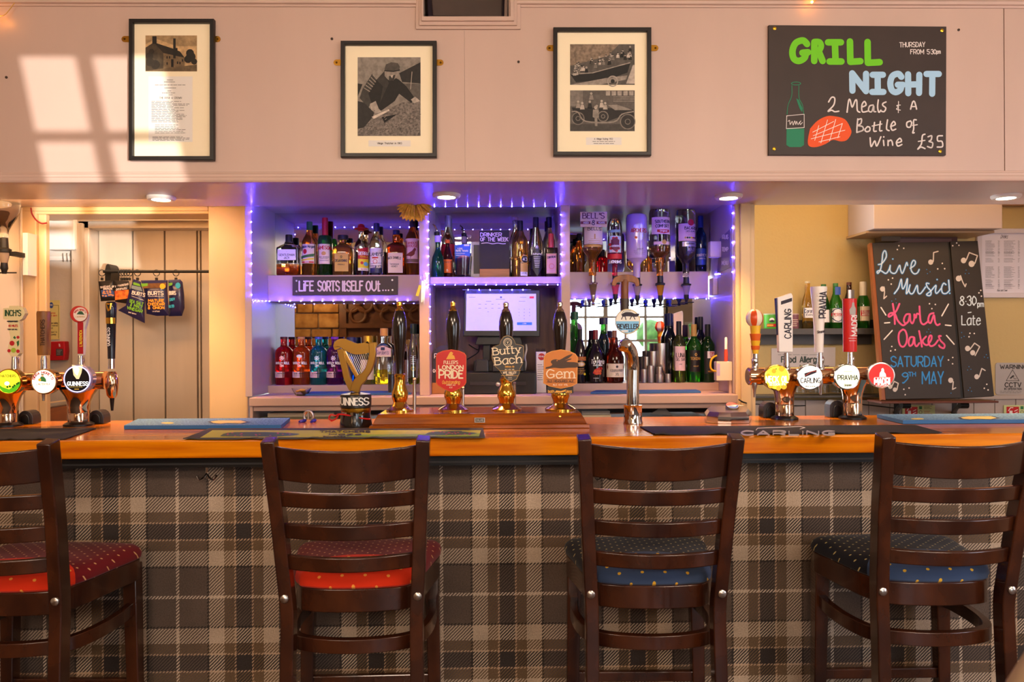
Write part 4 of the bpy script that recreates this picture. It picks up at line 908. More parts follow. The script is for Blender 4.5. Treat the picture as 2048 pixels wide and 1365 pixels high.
# ---- gins on the lower left ledge
GG = 'gin bottles on the lower left ledge'; YG = 3.415
def gin(cx, w, m, txt, cap, kind, tree):
    def d(s):
        if tree: s.disc(cx, 713, 5.5, WHL, ry=3.2); s.rect(cx - 1, 714, cx + 1, 721, WHL)
        else:
            for a in range(7): s.disc(cx + 3.6 * math.cos(a * .9), 717 + 3.8 * math.sin(a * .9), 1.2, WHL, n=8)
            s.disc(cx, 717, 2, WHL)
        s.text('WHITLEY NEILL', cx, 724.5, 4.4, WHL, width=27, w=.9); s.text('GIN', cx, 730, 4, WHL, w=.9)
    t = bottle('gin_bottle', kind, cx, w, 674, ZL, YG, 'gin', m, cap=(cap, 679, 14.5), draw=d, group=GG)
    s = sc(P(cx, 750, YG)); r = w / 2 / s * 1.004; mb = MB(); n = 12
    def mp(px, py, l): a = math.asin(max(-.995, min(.995, (px - cx) / s / r))); return Vector((P(cx, 740, YG).x + (r + .0003 * l) * math.sin(a), YG - (r + .0003 * l) * math.cos(a), P(px, py, YG - r).z))
    mb.grid([[mp(cx + (w / 2 - .4) * math.sin(-1.5 + 3 * k / n), v, 0) for k in range(n + 1)] for v in (756, 744)], PINKL); sh = Sheet(mb, mp); sh.text(txt, cx - 1, 746.5, 2.2, INKL, w=.5); sh.lines(cx - 12, 751, cx + 12, 753, 2, INKL, w=.5); mb.build('label', t)
gin(568, 34.5, REDG, 'RASPBERRY', mat('4A1014', .5), 'red gin bottle, leftmost of the row', False)
gin(602.5, 34, ORNG, 'BLOOD ORANGE', mat('B88048', .5), 'orange gin bottle with a white tree motif', True)
gin(637, 33, TEALG, 'BLACKBERRY', mat('3A4A9A', .4), 'teal gin bottle with a blue cap', False)
gin(669.5, 33, PURPG, 'PARMA VIOLET', mat('7A2A9A', .4), 'purple gin bottle beside the harp font', False)
bottle('gin_bottle', 'blue gin bottle with navy cap, hidden behind the harp', 703, 33, 675, ZL, YG, 'gin', BLUEG, cap=(NAVYL, 690, 19), group=GG)
bottle('gin_bottle', 'yellow capped gin bottle seen through the harp strings', 736, 33, 672, ZL, YG, 'gin', CLEARG, liq=(YELG, 735), cap=(mat('C9A020', .35, metal=.5), 688, 18), labels=[(720, 760, 13, CREAML)], group=GG)
def d_go(s):
    s.poly([(752, 698), (752, 711), (784, 711), (784, 698), (768, 692)], PINKL, l=1); s.rect(764, 695, 772, 701, NAVYL, l=2); s.text("Gordon's", 767, 702, 7, NAVYL, width=24, w=.7, slant=.15, l=3); s.rect(752, 711, 784, 714, CREAML, l=2)
bottle('gin_bottle', 'clear and yellow gin bottle with pink and cream label left of the first hand pump', 768, 35, 657, ZL, YG, 'jack', CLEAR, sq=3, liq=(YELG, 741), cap=(mat('E0A040', .4), 672, 16), draw=d_go, group=GG)
bottle('gin_bottle', 'pinkish clear gin bottle behind the first hand pump', 798, 19, 665, ZL, YG, 'gin', LILACG, cap=(NAVYL, 680, 13), labels=[(704, 722, 11, ORL)], group=GG)
bottle('spirit_bottle', 'tall clear bottle with dark green capped neck, right end of the gin row', 827, 22, 648, ZL, YG, 'slope', CLEARG, liq=(OLIVE, 757), cap=(mat('12301E', .4), 668, 13), group=GG, draw=lambda s: (s.ring(827, 738, 4, .8, YELL), s.lines(820, 712, 834, 728, 5, WHL, al='c', w=.8)))
c = P(783, 781, 3.25)
t = thing('cola_glass', 'tall glass of dark drink on the back counter left of the first hand pump', 'glass', (c.x, 3.25, ZW))
tag_ = MB().lathe([(.0135, 0), (.0145, .004), (.0155, .13), (.0145, .13), (.0135, .006), (.001, .005)], (c.x, 3.25, ZW), CLEAR, 24).build('tumbler_wall', t); MB().lathe([(.0132, .006), (.0140, .084), (.0005, .084)], (c.x, 3.25, ZW), COLA, 20).build('drink', t)
t = thing('fruit_bowl', 'small clear glass bowl of lemon slices on the back counter', 'bowl', (P(603, 780, 3.2).x, 3.2, ZW)); c = P(603, 780, 3.2)
MB().lathe([(.018, 0), (.026, .003), (.036, .022), (.040, .030), (.038, .030), (.033, .02), (.022, .006), (.001, .005)], (c.x, 3.2, ZW), CLEAR, 28).build('bowl', t)
for k in range(5):
    a = k * 1.3; tag(MB().lathe([(.012, 0), (.013, .002), (.012, .005), (.001, .005)], (c.x + .012 * math.cos(a), 3.2 + .012 * math.sin(a), ZW + .008 + .003 * k), mat('F0B82A', .35), 16, axis=(.3 * math.cos(a), .3 * math.sin(a), 1)).build('lemon_slice'), 'yellow lemon slice in the small glass bowl', 'lemon slice', 'lemon slices in the bowl')
# ------------------------------------------------------------------ optics bay
def z4(x, y): return 1110 + x / 5.251, 390 + y / 5.252
GO = 'upturned spirit bottles on the optics board'; YO = 3.41
OPT = [  # cx, bottle w, bottle top v, neck v, spout v, profile, glass, liquid level, liquid, dispenser tint, label text
 (1184.5, 41, 447, 552, 612, [(.36, 0), (.36, .22), (.42, .30), (.5, .36), (.98, .50), (1, .54), (.98, .60), (.95, .98), (.85, 1)], CLEAR, 495, AMBER, '9A7A5A', 'upturned amber whisky bottle under the small cream sign'),
 (1229, 30, 439, 553, 609, [(.36, 0), (.36, .2), (.5, .26), (.95, .36), (1, .40), (1, .86), (.9, .93), (.6, 1)], CLEAR, 503, PINKG, 'F05A7A', 'upturned red flavoured vodka bottle'),
 (1273, 42, 428, 556, 611, [(.33, 0), (.33, .2), (.5, .25), (.92, .30), (1, .36), (1, .93), (.9, .98), (.6, 1)], mat('B49CCB', .25, coat=.4), None, None, 'C8B0B4', 'upturned frosted lilac peach schnapps bottle'),
 (1319, 42, 421, 553, 613, [(.30, 0), (.32, .12), (.42, .2), (.40, .28), (.55, .30), (.95, .36), (1, .43), (1, .95), (.92, 1)], CLEAR, 494, AMBER, 'D9942A', 'upturned bottle with ribbed amber shoulder, second optic from the right'),
 (1371, 40, 422, 556, 609, [(.32, 0), (.34, .2), (.5, .25), (.95, .35), (1, .4), (1, .93), (.92, 1)], CLEAR, None, None, 'B8A0D0', 'upturned clear white rum bottle, rightmost of the optics')]
def d_bell(s):
    s.rect(1167, 454, 1204, 488, CREAML, l=1); s.text('BELLS', 1187, 455, 5.5, INKL, width=27, serif=True, w=1, l=3); s.lines(1175, 478, 1198, 485, 3, GOLDL, al='c', w=.8); s.stroke([(1187, 469), (1187, 477)], 2.6, GOLDL, l=3); s.rect(1166, 489, 1204.5, 494, GOLDL, l=1)
def d_smir(s):
    s.rect(1215, 459.5, 1239, 465, mat('8AB0B0', .5), l=1); s.rect(1214.5, 472, 1240, 505, mat('BFD8EA', .5), l=1)
    for a in range(10): s.disc(1227.5 + 9 * math.cos(a * .63), 489 + 13 * math.sin(a * .63), 3.2, PINKL if a % 3 == 0 else REDL, l=2, n=10)
    s.poly([(1220, 480), (1220, 497), (1228, 503), (1236, 497), (1236, 480), (1228, 475)], mat('6A1430', .5), l=4); s.text('RASPBERRY', 1228, 487, 3.4, WHL, width=15, w=.6, rot=math.pi, l=5); s.rect(1213.5, 508, 1242, 518, REDL, l=1); s.text('SMIRNOFF', 1228, 515.5, 5.5, WHL, width=25, w=1.1, rot=math.pi, l=3)
def d_arch(s):
    s.disc(1274, 464, 16, SILVL, ry=17, l=1); s.text('ARCHERS', 1274, 457, 7.5, REDL, width=30, w=1.2, l=3); s.disc(1268, 475, 2.6, ORL, l=3); s.text('peach', 1276, 496, 3.5, INKL, w=.4, slant=.2); s.lines(1262, 502, 1290, 508, 3, INKL, al='c', w=.5)
def d_sc(s):
    s.rect(1301, 434, 1337, 468, PINKL, l=1); s.text('SOUTHERN', 1321, 440, 6, INKL, width=29, w=1.1, l=3); s.text('COMFORT', 1321, 449, 6, INKL, width=27, w=1.1, l=3); s.poly([(1310, 459), (1310, 464), (1323, 467), (1335, 464), (1335, 459)], REDL, l=3); s.text('Original', 1322.5, 460, 3.6, WHL, w=.5, l=5)
    s.rect(1304, 483, 1339, 489, PINKL, l=1); s.disc(1324, 484, 4.5, GOLDL, l=3)
def d_bac(s):
    s.rect(1354, 447, 1390.5, 482, PINKL, l=1); s.disc(1377, 445, 6.6, REDL, l=3); s.text('BACARDI', 1377, 453.5, 5.5, INKL, width=25, w=1, l=3); s.text('CARTA BLANCA', 1377, 461.5, 2.4, INKL, width=20, w=.5, l=3); s.lines(1366, 466, 1388, 470, 2, REDL, al='c', w=.5)
    for k in range(6): s.disc(1366 + k * 4, 475.5, 2, (GOLDL, INKL, GREENL, YELL, REDL, INKL)[k], l=3, n=8)
    s.rect(1360, 483.5, 1390.5, 493, SILVL, l=1); s.text('SUPERIOR', 1376, 486, 3, INKL, w=.6, l=3); s.text('1862', 1377, 496, 5, SILVL, w=.6, l=2)
DR = [d_bell, d_smir, d_arch, d_sc, d_bac]
OBZ0, OBZ1 = Z(597.6, 3.47, 1250), Z(544, 3.47, 1250)
for (cx, w_, vt, vn, vs, pr, gl, lv, lq, tint, lab), dr in zip(OPT, DR):
    # bottle: neck down; contents fill from the neck up to the level
    t = bottle('spirit_bottle', lab, cx, w_, vt, 0, YO, pr, gl, liq=(lq, lv) if lq else None, draw=dr, vbase=vn, group=GO)
    cc = P(cx + 1.5, vn, YO); s_ = sc(cc); h = (vs - vn) / s_
    ti = {1184.5: 'whisky', 1229: 'red vodka', 1273: 'lilac schnapps', 1319: 'ribbed amber', 1371: 'white rum'}[cx]
    o = thing('spirit_optic', 'black and clear measuring optic under the %s bottle' % ti, 'optic', (cc.x, YO, cc.z - h), 'spirit optics on the optics board')
    b = (cc.x, YO, cc.z - h); MB().lathe([(.0165, h * .70), (.021, h * .71), (.022, h * .76), (.0165, h * .78), (.0135, h * .79), (.0125, h * 1.02), (.011, h * 1.02)], b, BLACK if cx != 1184.5 else CHROME, 20).build('collar', o)
    MB().lathe([(.0105, h * .36), (.0175, h * .69), (.0165, h * .70), (.001, h * .70)], b, mat(tint, .1, trans=.6, ior=1.3), 20).build('measure_chamber', o)
    MB().lathe([(.0055, 0), (.008, h * .06), (.0055, h * .1), (.0075, h * .16), (.0115, h * .22), (.0115, h * .36), (.001, h * .36)], b, BLACK if cx != 1184.5 else STEEL, 18).build('spout', o)
    MB().tube([(cc.x - .031, YO - .008, b[2] + h * .05), (cc.x + .031, YO - .008, b[2] + h * .07)], .0022, BLACK, 8).build('push_bar', o)
    mb = MB(); mb.box((cc.x - .01, YO + .012, b[2] + h * .71), (cc.x + .01, 3.4694, b[2] + h * .77), BLACK); mb.build('bracket', o, smooth=False)
# Bell sign over the first optic
t = thing('brand_sign', 'small cream and maroon sign fixed in front of the first upturned bottle', 'sign', P(1187, 455, YO - .06))
mb = MB(); Yb = YO - .055; mb.prism([P(a, b, Yb) for a, b in ((1160.5, 424), (1160.5, 454), (1214, 454.5), (1214, 424))], (0, .006, 0), mat('E0C49A', .45)); sh = front(mb, Yb - .0002)
sh.text("BELL'S", 1187, 426.5, 10.5, mat('5A1C2E', .5), width=43, serif=True, w=2.1, contrast=.3, l=2); sh.rect(1161, 443, 1213.5, 448.5, mat('7A2A2A', .5), l=1); sh.disc(1187, 445.5, 6.4, mat('E0C49A', .5), l=2); sh.text('8', 1187, 441, 9, INKL, w=1.6, l=3); sh.text('AGED', 1172, 444, 3.4, WHL, w=.6, l=3); sh.text('YEARS', 1203, 444, 3.4, WHL, w=.6, l=3); mb.build('plaque', t, smooth=False, bevel=.0008)
mb = MB(); mb.box((P(1187, 440, Yb).x - .006, Yb + .006, P(1187, 437, Yb).z), (P(1187, 440, Yb).x + .006, YO - .01, P(1187, 433, Yb).z), BLACK); mb.tube([(P(1187, 440, Yb).x, YO - .012, P(1187, 436, Yb).z), (P(1187, 440, Yb).x, YO - .012, P(1187, 446, Yb).z)], .003, BLACK, 6); mb.build('bracket', t, smooth=False)
bottle('sherry_bottle', 'tall bright blue bottle behind the right end of the optics board', 1401, 23, 432, Z(545, 3.5) + .0006, 3.522, 'wine', NAVYG, cap=(mat('2A4AA0', .35), 456, 11), labels=[(497, 530, 11.5, mat('3A5AB0', .4))], group='bottles behind the optics board', draw=T(('HARVEYS', 1402, 508, 5, WHL, {'width': 20, 'serif': True}), ('BRISTOL', 1402, 516, 2.6, WHL)))
for i, (px, w_, vt, g_, lab) in enumerate(((1158, 22, 468, AMBER, 'amber spirit bottle standing behind the whisky optic'), (1205, 20, 500, REDG, 'small red bottle standing behind the optics board'), (1292, 24, 500, HONEY, 'golden bottle standing behind the lilac optic bottle'))):
    bottle('spirit_bottle', lab, px, w_, vt, Z(545, 3.5) + .0006, 3.62, 'round', g_, cap=(BLACK, vt + 14, 9), group='bottles behind the optics board')
# right end panel: switches and socket box
t = thing('wall_notice', 'lilac notice with white lettering on the right inner side of the back bar', 'notice', (XR, 3.3, 1.6))
ya, yb = 3.19, 3.38
def side(px, py, l): # plane x = XR
    d = ray(px, py); k = (XR - .003 - .0004 * l - CAM.x) / d.x; return CAM + d * k
mb = MB(); q = [side(1434, 547, 0), side(1460, 535, 0), side(1460, 458, 0), side(1440, 478, 0)]; mb.prism(q, (.003, 0, 0), mat('6A5A86', .4)); sh = Sheet(mb, side)
for y, tx in ((470, 'ATLAS'), (495, 'TEMP'), (522, 'MENU')): sh.text(tx, 1450, y, 8, WHL, width=12, w=1.6)
mb.build('panel', t, smooth=False)
mb = MB(); mb.box((XR - .05, 3.30, Z(516, 3.3)), (XR - .001, 3.34, Z(484, 3.3)), mat('B8A4B0', .4)); tag(mb.build('switch_box', smooth=False, bevel=.003), 'small lilac switch box on the right inner wall above the optics board', 'switch')
a = P(1426, 590, 3.36); b = P(1441, 556, 3.36); mb = MB(); mb.box((a.x, 3.36, a.z), (XR - .001, 3.42, b.z), mat('CDB8A8', .4)); tag(mb.build('junction_box', smooth=False, bevel=.003), 'pale junction box at the right end of the optics board', 'junction box')
# hooks with blue pourers under the optics board
for px in (1166, 1208, 1293, 1340):
    c = P(px, 600, 3.46); mb = MB(); mb.lathe([(.004, -.03), (.006, -.022), (.003, -.02), (.0065, -.012), (.0065, .0)], c, mat('2A3A9A', .3), 12); mb.tube([c + Vector((-.03, 0, -.03)), c + Vector((.03, 0, -.028))], .002, BLACK, 6)
    tag(mb.build('spare_optic'), {1166: 'small blue spare optic left of the whisky optic', 1208: 'small blue spare optic between the whisky and red vodka optics', 1293: 'small blue spare optic right of the lilac optic', 1340: 'small blue spare optic left of the white rum optic'}[px], 'optic', 'spare optics under the board')

# ------------------------------------------------------------------ lower right ledge: liqueurs, measures, wine
def z7_(x, y): return 1110 + x / 4.4026, 560 + y / 4.4032
GR = 'bottles on the lower right ledge'
bottle('liqueur_bottle', 'bright green bottle with green cap at the left end of the lower right ledge', 1150, 24, 624, ZL, 3.45, 'round', GREENG, cap=(mat('1E5A2A', .4), 640, 13), group=GR)
def d_bai(s):
    s.rect(1147, 714, 1171, 722, mat('B04A20', .5), l=1); s.text('BAILEYS', 1159, 715.5, 5, GOLDL, width=21, w=1, l=3); s.disc(1160, 729, 9, GOLDL, ry=5, l=1); s.disc(1160, 729, 6.5, CREAML, ry=3.4, l=3); s.lines(1150, 738, 1170, 748, 4, GOLDL, al='c', w=.8); s.disc(1168, 749, 2.4, YELL, l=2)
bottle('liqueur_bottle', 'dark brown cream liqueur bottle with gold label behind the orange pump clip', 1160, 24, 659, ZL, 3.39, 'slope', DKGL, cap=(BLACK, 680, 9), draw=d_bai, group=GR)
def d_tia(s):
    s.text('Tia Maria', 1193, 720, 8, WHL, width=26, w=1, slant=.1); s.text('COLD BREW', 1193, 729.5, 3, WHL, width=18, w=.6); s.poly([(1183, 747), (1186, 740), (1193, 736), (1200, 734), (1203, 738), (1198, 744), (1201, 748), (1190, 750)], REDL, l=1); s.text('BLEND', 1193, 741, 4, ORL, width=14, w=.9, l=3); s.text('COFFEE', 1193, 747, 3, ORL, w=.6, l=3); s.lines(1184, 757, 1202, 757.4, 1, WHL, w=.8)
bottle('liqueur_bottle', 'black coffee liqueur bottle with red and white lettering', 1191, 38, 660, ZL, 3.40, 'bulb', DKGL, cap=(mat('7A1620', .35), 680, 10.5), draw=d_tia, group=GR)
bottle('liqueur_bottle', 'tall bottle with green neck and silver label behind the amber cognac', 1208.5, 19, 636, ZL, 3.452, 'round', GREENG, liq=(mat('1E2A30', .06, trans=.4), 668), cap=(mat('2A2A40', .4), 649, 14), group=GR)
def d_cv(s):
    s.text('COURVOISIER', 1231, 739.5, 4, INKL, width=26, w=.6, serif=True); s.text('VS', 1231, 747, 3.6, INKL, w=.6, serif=True); s.lines(1221, 744.5, 1241, 744.8, 1, INKL, w=.5); s.disc(1231, 734, 2.6, INKL, n=8); s.lines(1226, 752, 1236, 752.3, 1, INKL, w=.5)
bottle('cognac_bottle', 'wide amber cognac bottle with cream label left of the chrome tap', 1229, 38, 661, ZL, 3.405, 'bulb', mat('7A1E0A', .04, trans=.85, ior=1.36), cap=(mat('8A5A44', .5), 676, 10), labels=[(728, 755, 17.4, CREAML)], draw=d_cv, group=GR)
bottle('wine_bottle', 'dark wine bottle behind the measures, left of the twin dark bottles', 1340, 24, 627, ZL, 3.445, 'wine', mat('0E1418', .04, trans=.3), cap=(NAVYL, 652, 9.5), group=GR)
GV = 'wine bottles at the right end of the ledge'
bottle('wine_bottle', 'pale green wine bottle with tall pink label', 1357.5, 27, 643, ZL, 3.40, 'wine', OLIVE, cap=(BLACK, 671, 10.5), labels=[(693, 742, 11.6, PINKL)], group=GV, draw=T(('LUNA', 1358, 706.5, 8.5, INKL, {'width': 17, 'w': 1.1}), ('DEL SUR', 1358, 717, 5, INKL, {'width': 17, 'w': .7}), ('CHILE', 1358, 728, 2, INKL)))
bottle('wine_bottle', 'bright green wine bottle with gold capsule and black label', 1387.5, 29, 649, ZL, 3.40, 'wine', GREENG, cap=(GOLDL, 674, 11.5), labels=[(701, 744, 13.6, BLACKL)], group=GV, draw=T(('TEKENA', 1388, 715, 5, GOLDL, {'width': 20, 'serif': True, 'w': .8}), ('o', 1388, 705, 7, GOLDL), ('MERLOT', 1388, 732, 2, GOLDL)))
bottle('wine_bottle', 'dark green wine bottle with small red and white label above a black one', 1415, 28, 649, ZL, 3.395, 'wine', DGREEN, cap=(BLACK, 674, 11), labels=[(703, 748, 9.5, BLACKL)], group=GV, draw=lambda s: (s.rect(1411, 703, 1429, 717, WHL, l=1), s.text('BIN', 1421, 704, 5.6, REDL, width=10, w=1, l=3), s.text('161', 1421, 711, 5.6, REDL, width=10, w=1, l=3), s.text('MERLOT', 1419, 742, 3, GOLDL, width=14, w=.5, l=2)))
bottle('wine_bottle', 'tall black wine bottle standing behind the gold capsuled wine bottle', 1401, 24, 634, ZL, 3.45, 'wine', mat('10161A', .04, trans=.3), cap=(BLACK, 660, 10), group=GV)
GJ = 'steel spirit measures on the lower right ledge'
JIG = [(1322, 28, 687, 763, 3.43, 'tall wide steel cup behind the spirit measures'), (1306, 18, 703, 763, 3.405, 'medium tall steel measure left of the tall wide cup'), (1293, 16, 714, 763, 3.425, 'slim steel measure half hidden by the chrome tap'), (1301.5, 14, 732, 763, 3.375, 'short steel measure in front of the medium tall one'), (1288, 13, 739, 763, 3.375, 'shortest steel measure beside the chrome tap'), (1319, 14, 734, 748, 3.375, 'small steel measure stacked on another one'), (1319, 17, 749, 763, 3.375, 'squat steel measure under the stacked small one'), (1336, 13, 748, 763, 3.375, 'squat steel measure next to the pink labelled wine bottle')]
for cx, w_, v0, v1, Y, lab in JIG:
    c = P(cx, v1, Y); s_ = sc(c); r = w_ / 2 / s_; zb = ZL if v1 > 760 else P(1319, 749, 3.375).z + .0005; h = P(cx, v0, Y).z - zb
    tag(MB().lathe([(r * .97, 0), (r, .002), (r, h), (r * .93, h), (r * .93, .004), (.001, .004)], (c.x, Y, zb), STEEL, 24).build('spirit_measure'), lab, 'measure', GJ)
t = thing('card_box', 'white cardboard box with a marker on it at the right end of the ledge', 'box', P(1448, 762, 3.3))
mb = MB(); a = P(1433, 762, 3.158); mb.box(a, (XR - .0015, 3.196, P(1433, 724, 3.158).z), mat('D8C8B4', .6)); sh = front(mb, 3.1578); sh.rect(1434, 728, 1440, 752, LILL); mb.build('carton', t, smooth=False, bevel=.002)
mb = MB(); mb.box((XR - .012, 3.165, ZW), (XR - .0015, 3.19, a.z), SHELFP); mb.build('foot', t, smooth=False)
c = P(1452, 723, 3.178); c.z = P(1433, 724, 3.158).z + .0006
t = thing('marker_pen', 'red and white marker pen standing on the white carton', 'pen', c); MB().lathe([(.0075, 0), (.0075, .035), (.006, .05), (.001, .05)], c, mat('E04A2A', .4), 14).build('barrel', t); MB().lathe([(.006, .05), (.006, .095), (.004, .1), (.001, .1)], c, WHITE, 14).build('pen_cap', t)
tag(MB().tube([P(1432, 743, 3.15), P(1425, 741, 3.15), P(1421, 735, 3.15), P(1422, 722, 3.15), P(1428, 714, 3.15), P(1434, 712, 3.15)], .004, mat('E0A418', .4), 8, 5).build('yellow_cable'), 'yellow cable looping out of the white carton', 'cable')

# ------------------------------------------------------------------ till
t = thing('till_monitor', 'black touchscreen till monitor in the middle bay', 'till', (P(1003, 690, 3.34).x, 3.34, ZW)); Yt = 3.3
mb = MB(); mb.prism([P(a, b, Yt) for a, b in ((926, 673), (1080, 674), (1080, 580), (929, 579))], (0, .03, 0), BLK); mb.build('bezel', t, smooth=False, bevel=.003)
SCR = mat('BDBAF0', .3, emit=.36)
mb = MB(); sh = front(mb, Yt - .0005); D2 = mat('55557A', .4, emit=.3)
sh.poly([(933, 588), (931.5, 662), (1073, 662), (1072, 588)], SCR); sh.l = 2
sh.rect(1059, 593, 1068, 597.5, mat('B01830', .4, emit=.7)); sh.rect(1034, 645, 1064, 650.5, mat('1E5AC8', .4, emit=.7)); sh.disc(1002, 595, 2, D2)
for r_ in range(2):
    for k in range(4): sh.lines(957 + k * 13, 609 + r_ * 8, 962 + k * 13, 609.2 + r_ * 8, 1, D2, w=.8)
for r_ in range(4):
    for k in range(3): sh.text('123456789*0.'[r_ * 3 + k], 1038 + k * 10.5, 618 + r_ * 6.4, 1.8, D2, w=.4)
for x, y, w_ in ((938, 595, 16), (972, 603, 12), (1040, 595, 15), (1038, 603, 22), (975, 624, 4), (992, 599, 20)): sh.lines(x, y, x + w_, y + .2, 1, D2, w=.8)
sh.text('LOGIN', 1049, 646.5, 2.2, WHITE, w=.4, l=3); mb.build('screen', t, smooth=False)
mb = MB(); mb.box(P(966, 735, 3.36), P(980, 672, 3.4), BLK); mb.prism([P(a, b, 3.33) for a, b in ((950, 690), (1046, 690), (1040, 672), (956, 672))], (0, .03, 0), BLK); mb.box((P(948, 740, 3.33).x, 3.3, P(1072, 745, 3.2).z + .0006), (P(1050, 740, 3.33).x, 3.42, P(1, 728, 3.33).z), BLK); mb.build('stand', t, smooth=False, bevel=.002)
t = thing('cash_drawer', 'black cash drawer with a round lock under the till screen', 'cash drawer', (P(1000, 787, 3.2).x, 3.2, ZW))
a = P(922, 788, 3.2); b = P(1072, 745, 3.2); mb = MB(); mb.box((a.x, 3.2, ZW), (b.x, 3.44, b.z), BLK); mb.build('case', t, smooth=False, bevel=.004)
mb = MB(); mb.prism([P(x_, y_, 3.2) for x_, y_ in ((939, 771), (1052, 771), (1052, 764), (939, 764))], (0, -.004, 0), mat('1E1C20', .4)); mb.build('drawer_front', t, smooth=False, bevel=.001)
mb = MB(); mb.lathe([(.009, 0), (.009, .004), (.006, .006), (.001, .006)], P(996, 769, 3.197), STEEL, 18, axis=(0, -1, 0)); mb.build('lock', t)
t = thing('card_reader', 'small black card reader on the cash drawer', 'card reader', P(962, 745, 3.22)); mb = MB(); mb.prism([P(x_, y_, 3.21) for x_, y_ in ((950, 744.5), (977, 744.5), (976, 720), (953, 720))], (0, .06, 0), mat('1A1A22', .3)); mb.build('housing', t, smooth=False, bevel=.003)
t = thing('receipt_printer', 'black receipt printer behind the middle hand pump', 'printer', (P(1015, 745, 3.3).x, 3.3, P(1, 745, 3.2).z)); mb = MB(); za_ = P(1072, 745, 3.2).z + .0006; mb.box((P(984, 745, 3.21).x, 3.21, za_), (P(1046, 745, 3.21).x, 3.295, P(1046, 700, 3.21).z), mat('141318', .4)); mb.build('housing', t, smooth=False, bevel=.005)
tag(MB().tube([P(1052, 690, 3.4), P(1053, 700, 3.38), P(1050, 715, 3.38), P(1052, 728, 3.39), P(1049, 745, 3.4)], .004, WHITE, 8, 4).build('white_cable'), 'white cable hanging behind the till screen', 'cable')
tag(MB().tube([P(938, 690, 3.42), P(955, 700, 3.4), P(958, 692, 3.4), P(956, 705, 3.41), P(940, 716, 3.42), P(930, 722, 3.43)], .0025, BLACK, 6, 4).build('black_cable'), 'thin black cable on the wood behind the red pump clip', 'cable')
# arched order board, stirrer box
t = thing('order_board', 'arched black chalkboard on a wooden base behind the red pump clip', 'chalkboard', (P(898, 780, 3.25).x, 3.25, ZW))
arch = [(865.5, 768), (933, 768), (934, 715), (926, 701), (912, 693), (895, 690), (880, 692), (870, 699), (865.5, 708)]
mb = MB(); mb.prism([P(a, b, 3.25) for a, b in arch], (0, .008, 0), mat('2E2626', .55)); sh = front(mb, 3.2497); sh.text('Please', 869, 708, 9, CHALKW, al='l', w=1.3); sh.text('order', 866, 737, 8, CHALKW, al='l', w=1.2); mb.build('board', t, smooth=False)
mb = MB(); a, b = P(864, 785, 3.235), P(934, 766, 3.235); mb.box((a.x, 3.235, ZW), (b.x, 3.28, b.z), mat('A86A34', .4, noise=.4, nscale=6)); mb.build('base', t, smooth=False, bevel=.002)
t = thing('stirrer_box', 'narrow white and red box holding black stirrers left of the orange pump clip', 'box', (P(1080, 785, 3.3).x, 3.3, ZW))
mb = MB(); a, b = P(1073, 785, 3.28), P(1092, 704, 3.28); mb.box((a.x, 3.28, ZW), (b.x, 3.34, b.z), WHITE); sh = front(mb, 3.2798); sh.disc(1083, 714, 7, REDL); sh.text('PREMIUM', 1083, 712, 3, WHITE, w=.5, l=2); sh.lines(1075, 730, 1090, 760, 8, INK, w=.9); mb.build('carton', t, smooth=False, bevel=.001)
for k in range(7):
    x = a.x + .004 + k * .005; tag(MB().tube([(x, 3.3 + .004 * (k % 3), b.z - .03), (x + .001 * (k - 3), 3.3 + .004 * (k % 3), b.z + .013)], .0018, BLACK, 6).build('stirrer'), 'black plastic stirrer sticking out of the white and red box', 'stirrer', 'stirrers in the box')
# wheat, keys
t = thing('wheat_sheaf', 'golden bunch of dried wheat hanging from the beam by the first post', 'wheat', P(828, 412, 3.1)); WHT = mat('FFC448', .7, noise=.35, nscale=60)
rnd = random.Random(4)
for k in range(14):
    a = -1.25 + 2.5 * k / 13; L = 27 + 9 * math.cos(a) + rnd.uniform(-2, 4); x0, y0 = 828 + 9 * math.sin(a) * 1.2, 403; yy = 3.11 + .02 * rnd.random()
    x1, y1 = 828 + (L + 3) * math.sin(a) * .95, 405 + L * math.cos(a) * .95
    mb = MB(); p0, p1 = P(x0, y0, yy), P(x1, y1, yy); mb.tube([p0, p1], .0016, WHT, 6)
    for j in range(7):
        p = p0.lerp(p1, .3 + .7 * j / 6); dr = (p1 - p0).normalized()
        for s_ in (-1, 1): q = p + dr.cross(Vector((0, 1, 0))) * .0042 * s_; mb.lathe([(.0006, -.007), (.0036, 0), (.0024, .005), (.0005, .009)], q, WHT, 6, axis=dr + dr.cross(Vector((0, 1, 0))) * .35 * s_)
    mb.build('wheat_ear', t)
t = thing('key_bunch', 'bunch of keys with a yellow tag hanging on the first post', 'keys', P(845, 600, YB - .01))
mb = MB(); c = P(845, 556, YB - .008); mb.tube([c + Vector((.008 * math.cos(a * .4), 0, .011 * math.sin(a * .4))) for a in range(17)], .0012, STEEL, 6); mb.build('ring', t)
mb = MB(); mb.prism([P(*q, YB - .012) for q in ((838, 570), (843, 572), (837, 593), (831, 592))], (0, .003, 0), mat('E8D81A', .4)); mb.build('tag', t, smooth=False)
for q in ([(843, 562), (848, 562), (847, 585), (845, 605), (842, 605)], [(846, 562), (851, 566), (850, 590), (848, 610), (846, 598)]):
    mb = MB(); mb.prism([P(*v, YB - .008) for v in q], (0, .0025, 0), STEEL); mb.build('key', t, smooth=False)
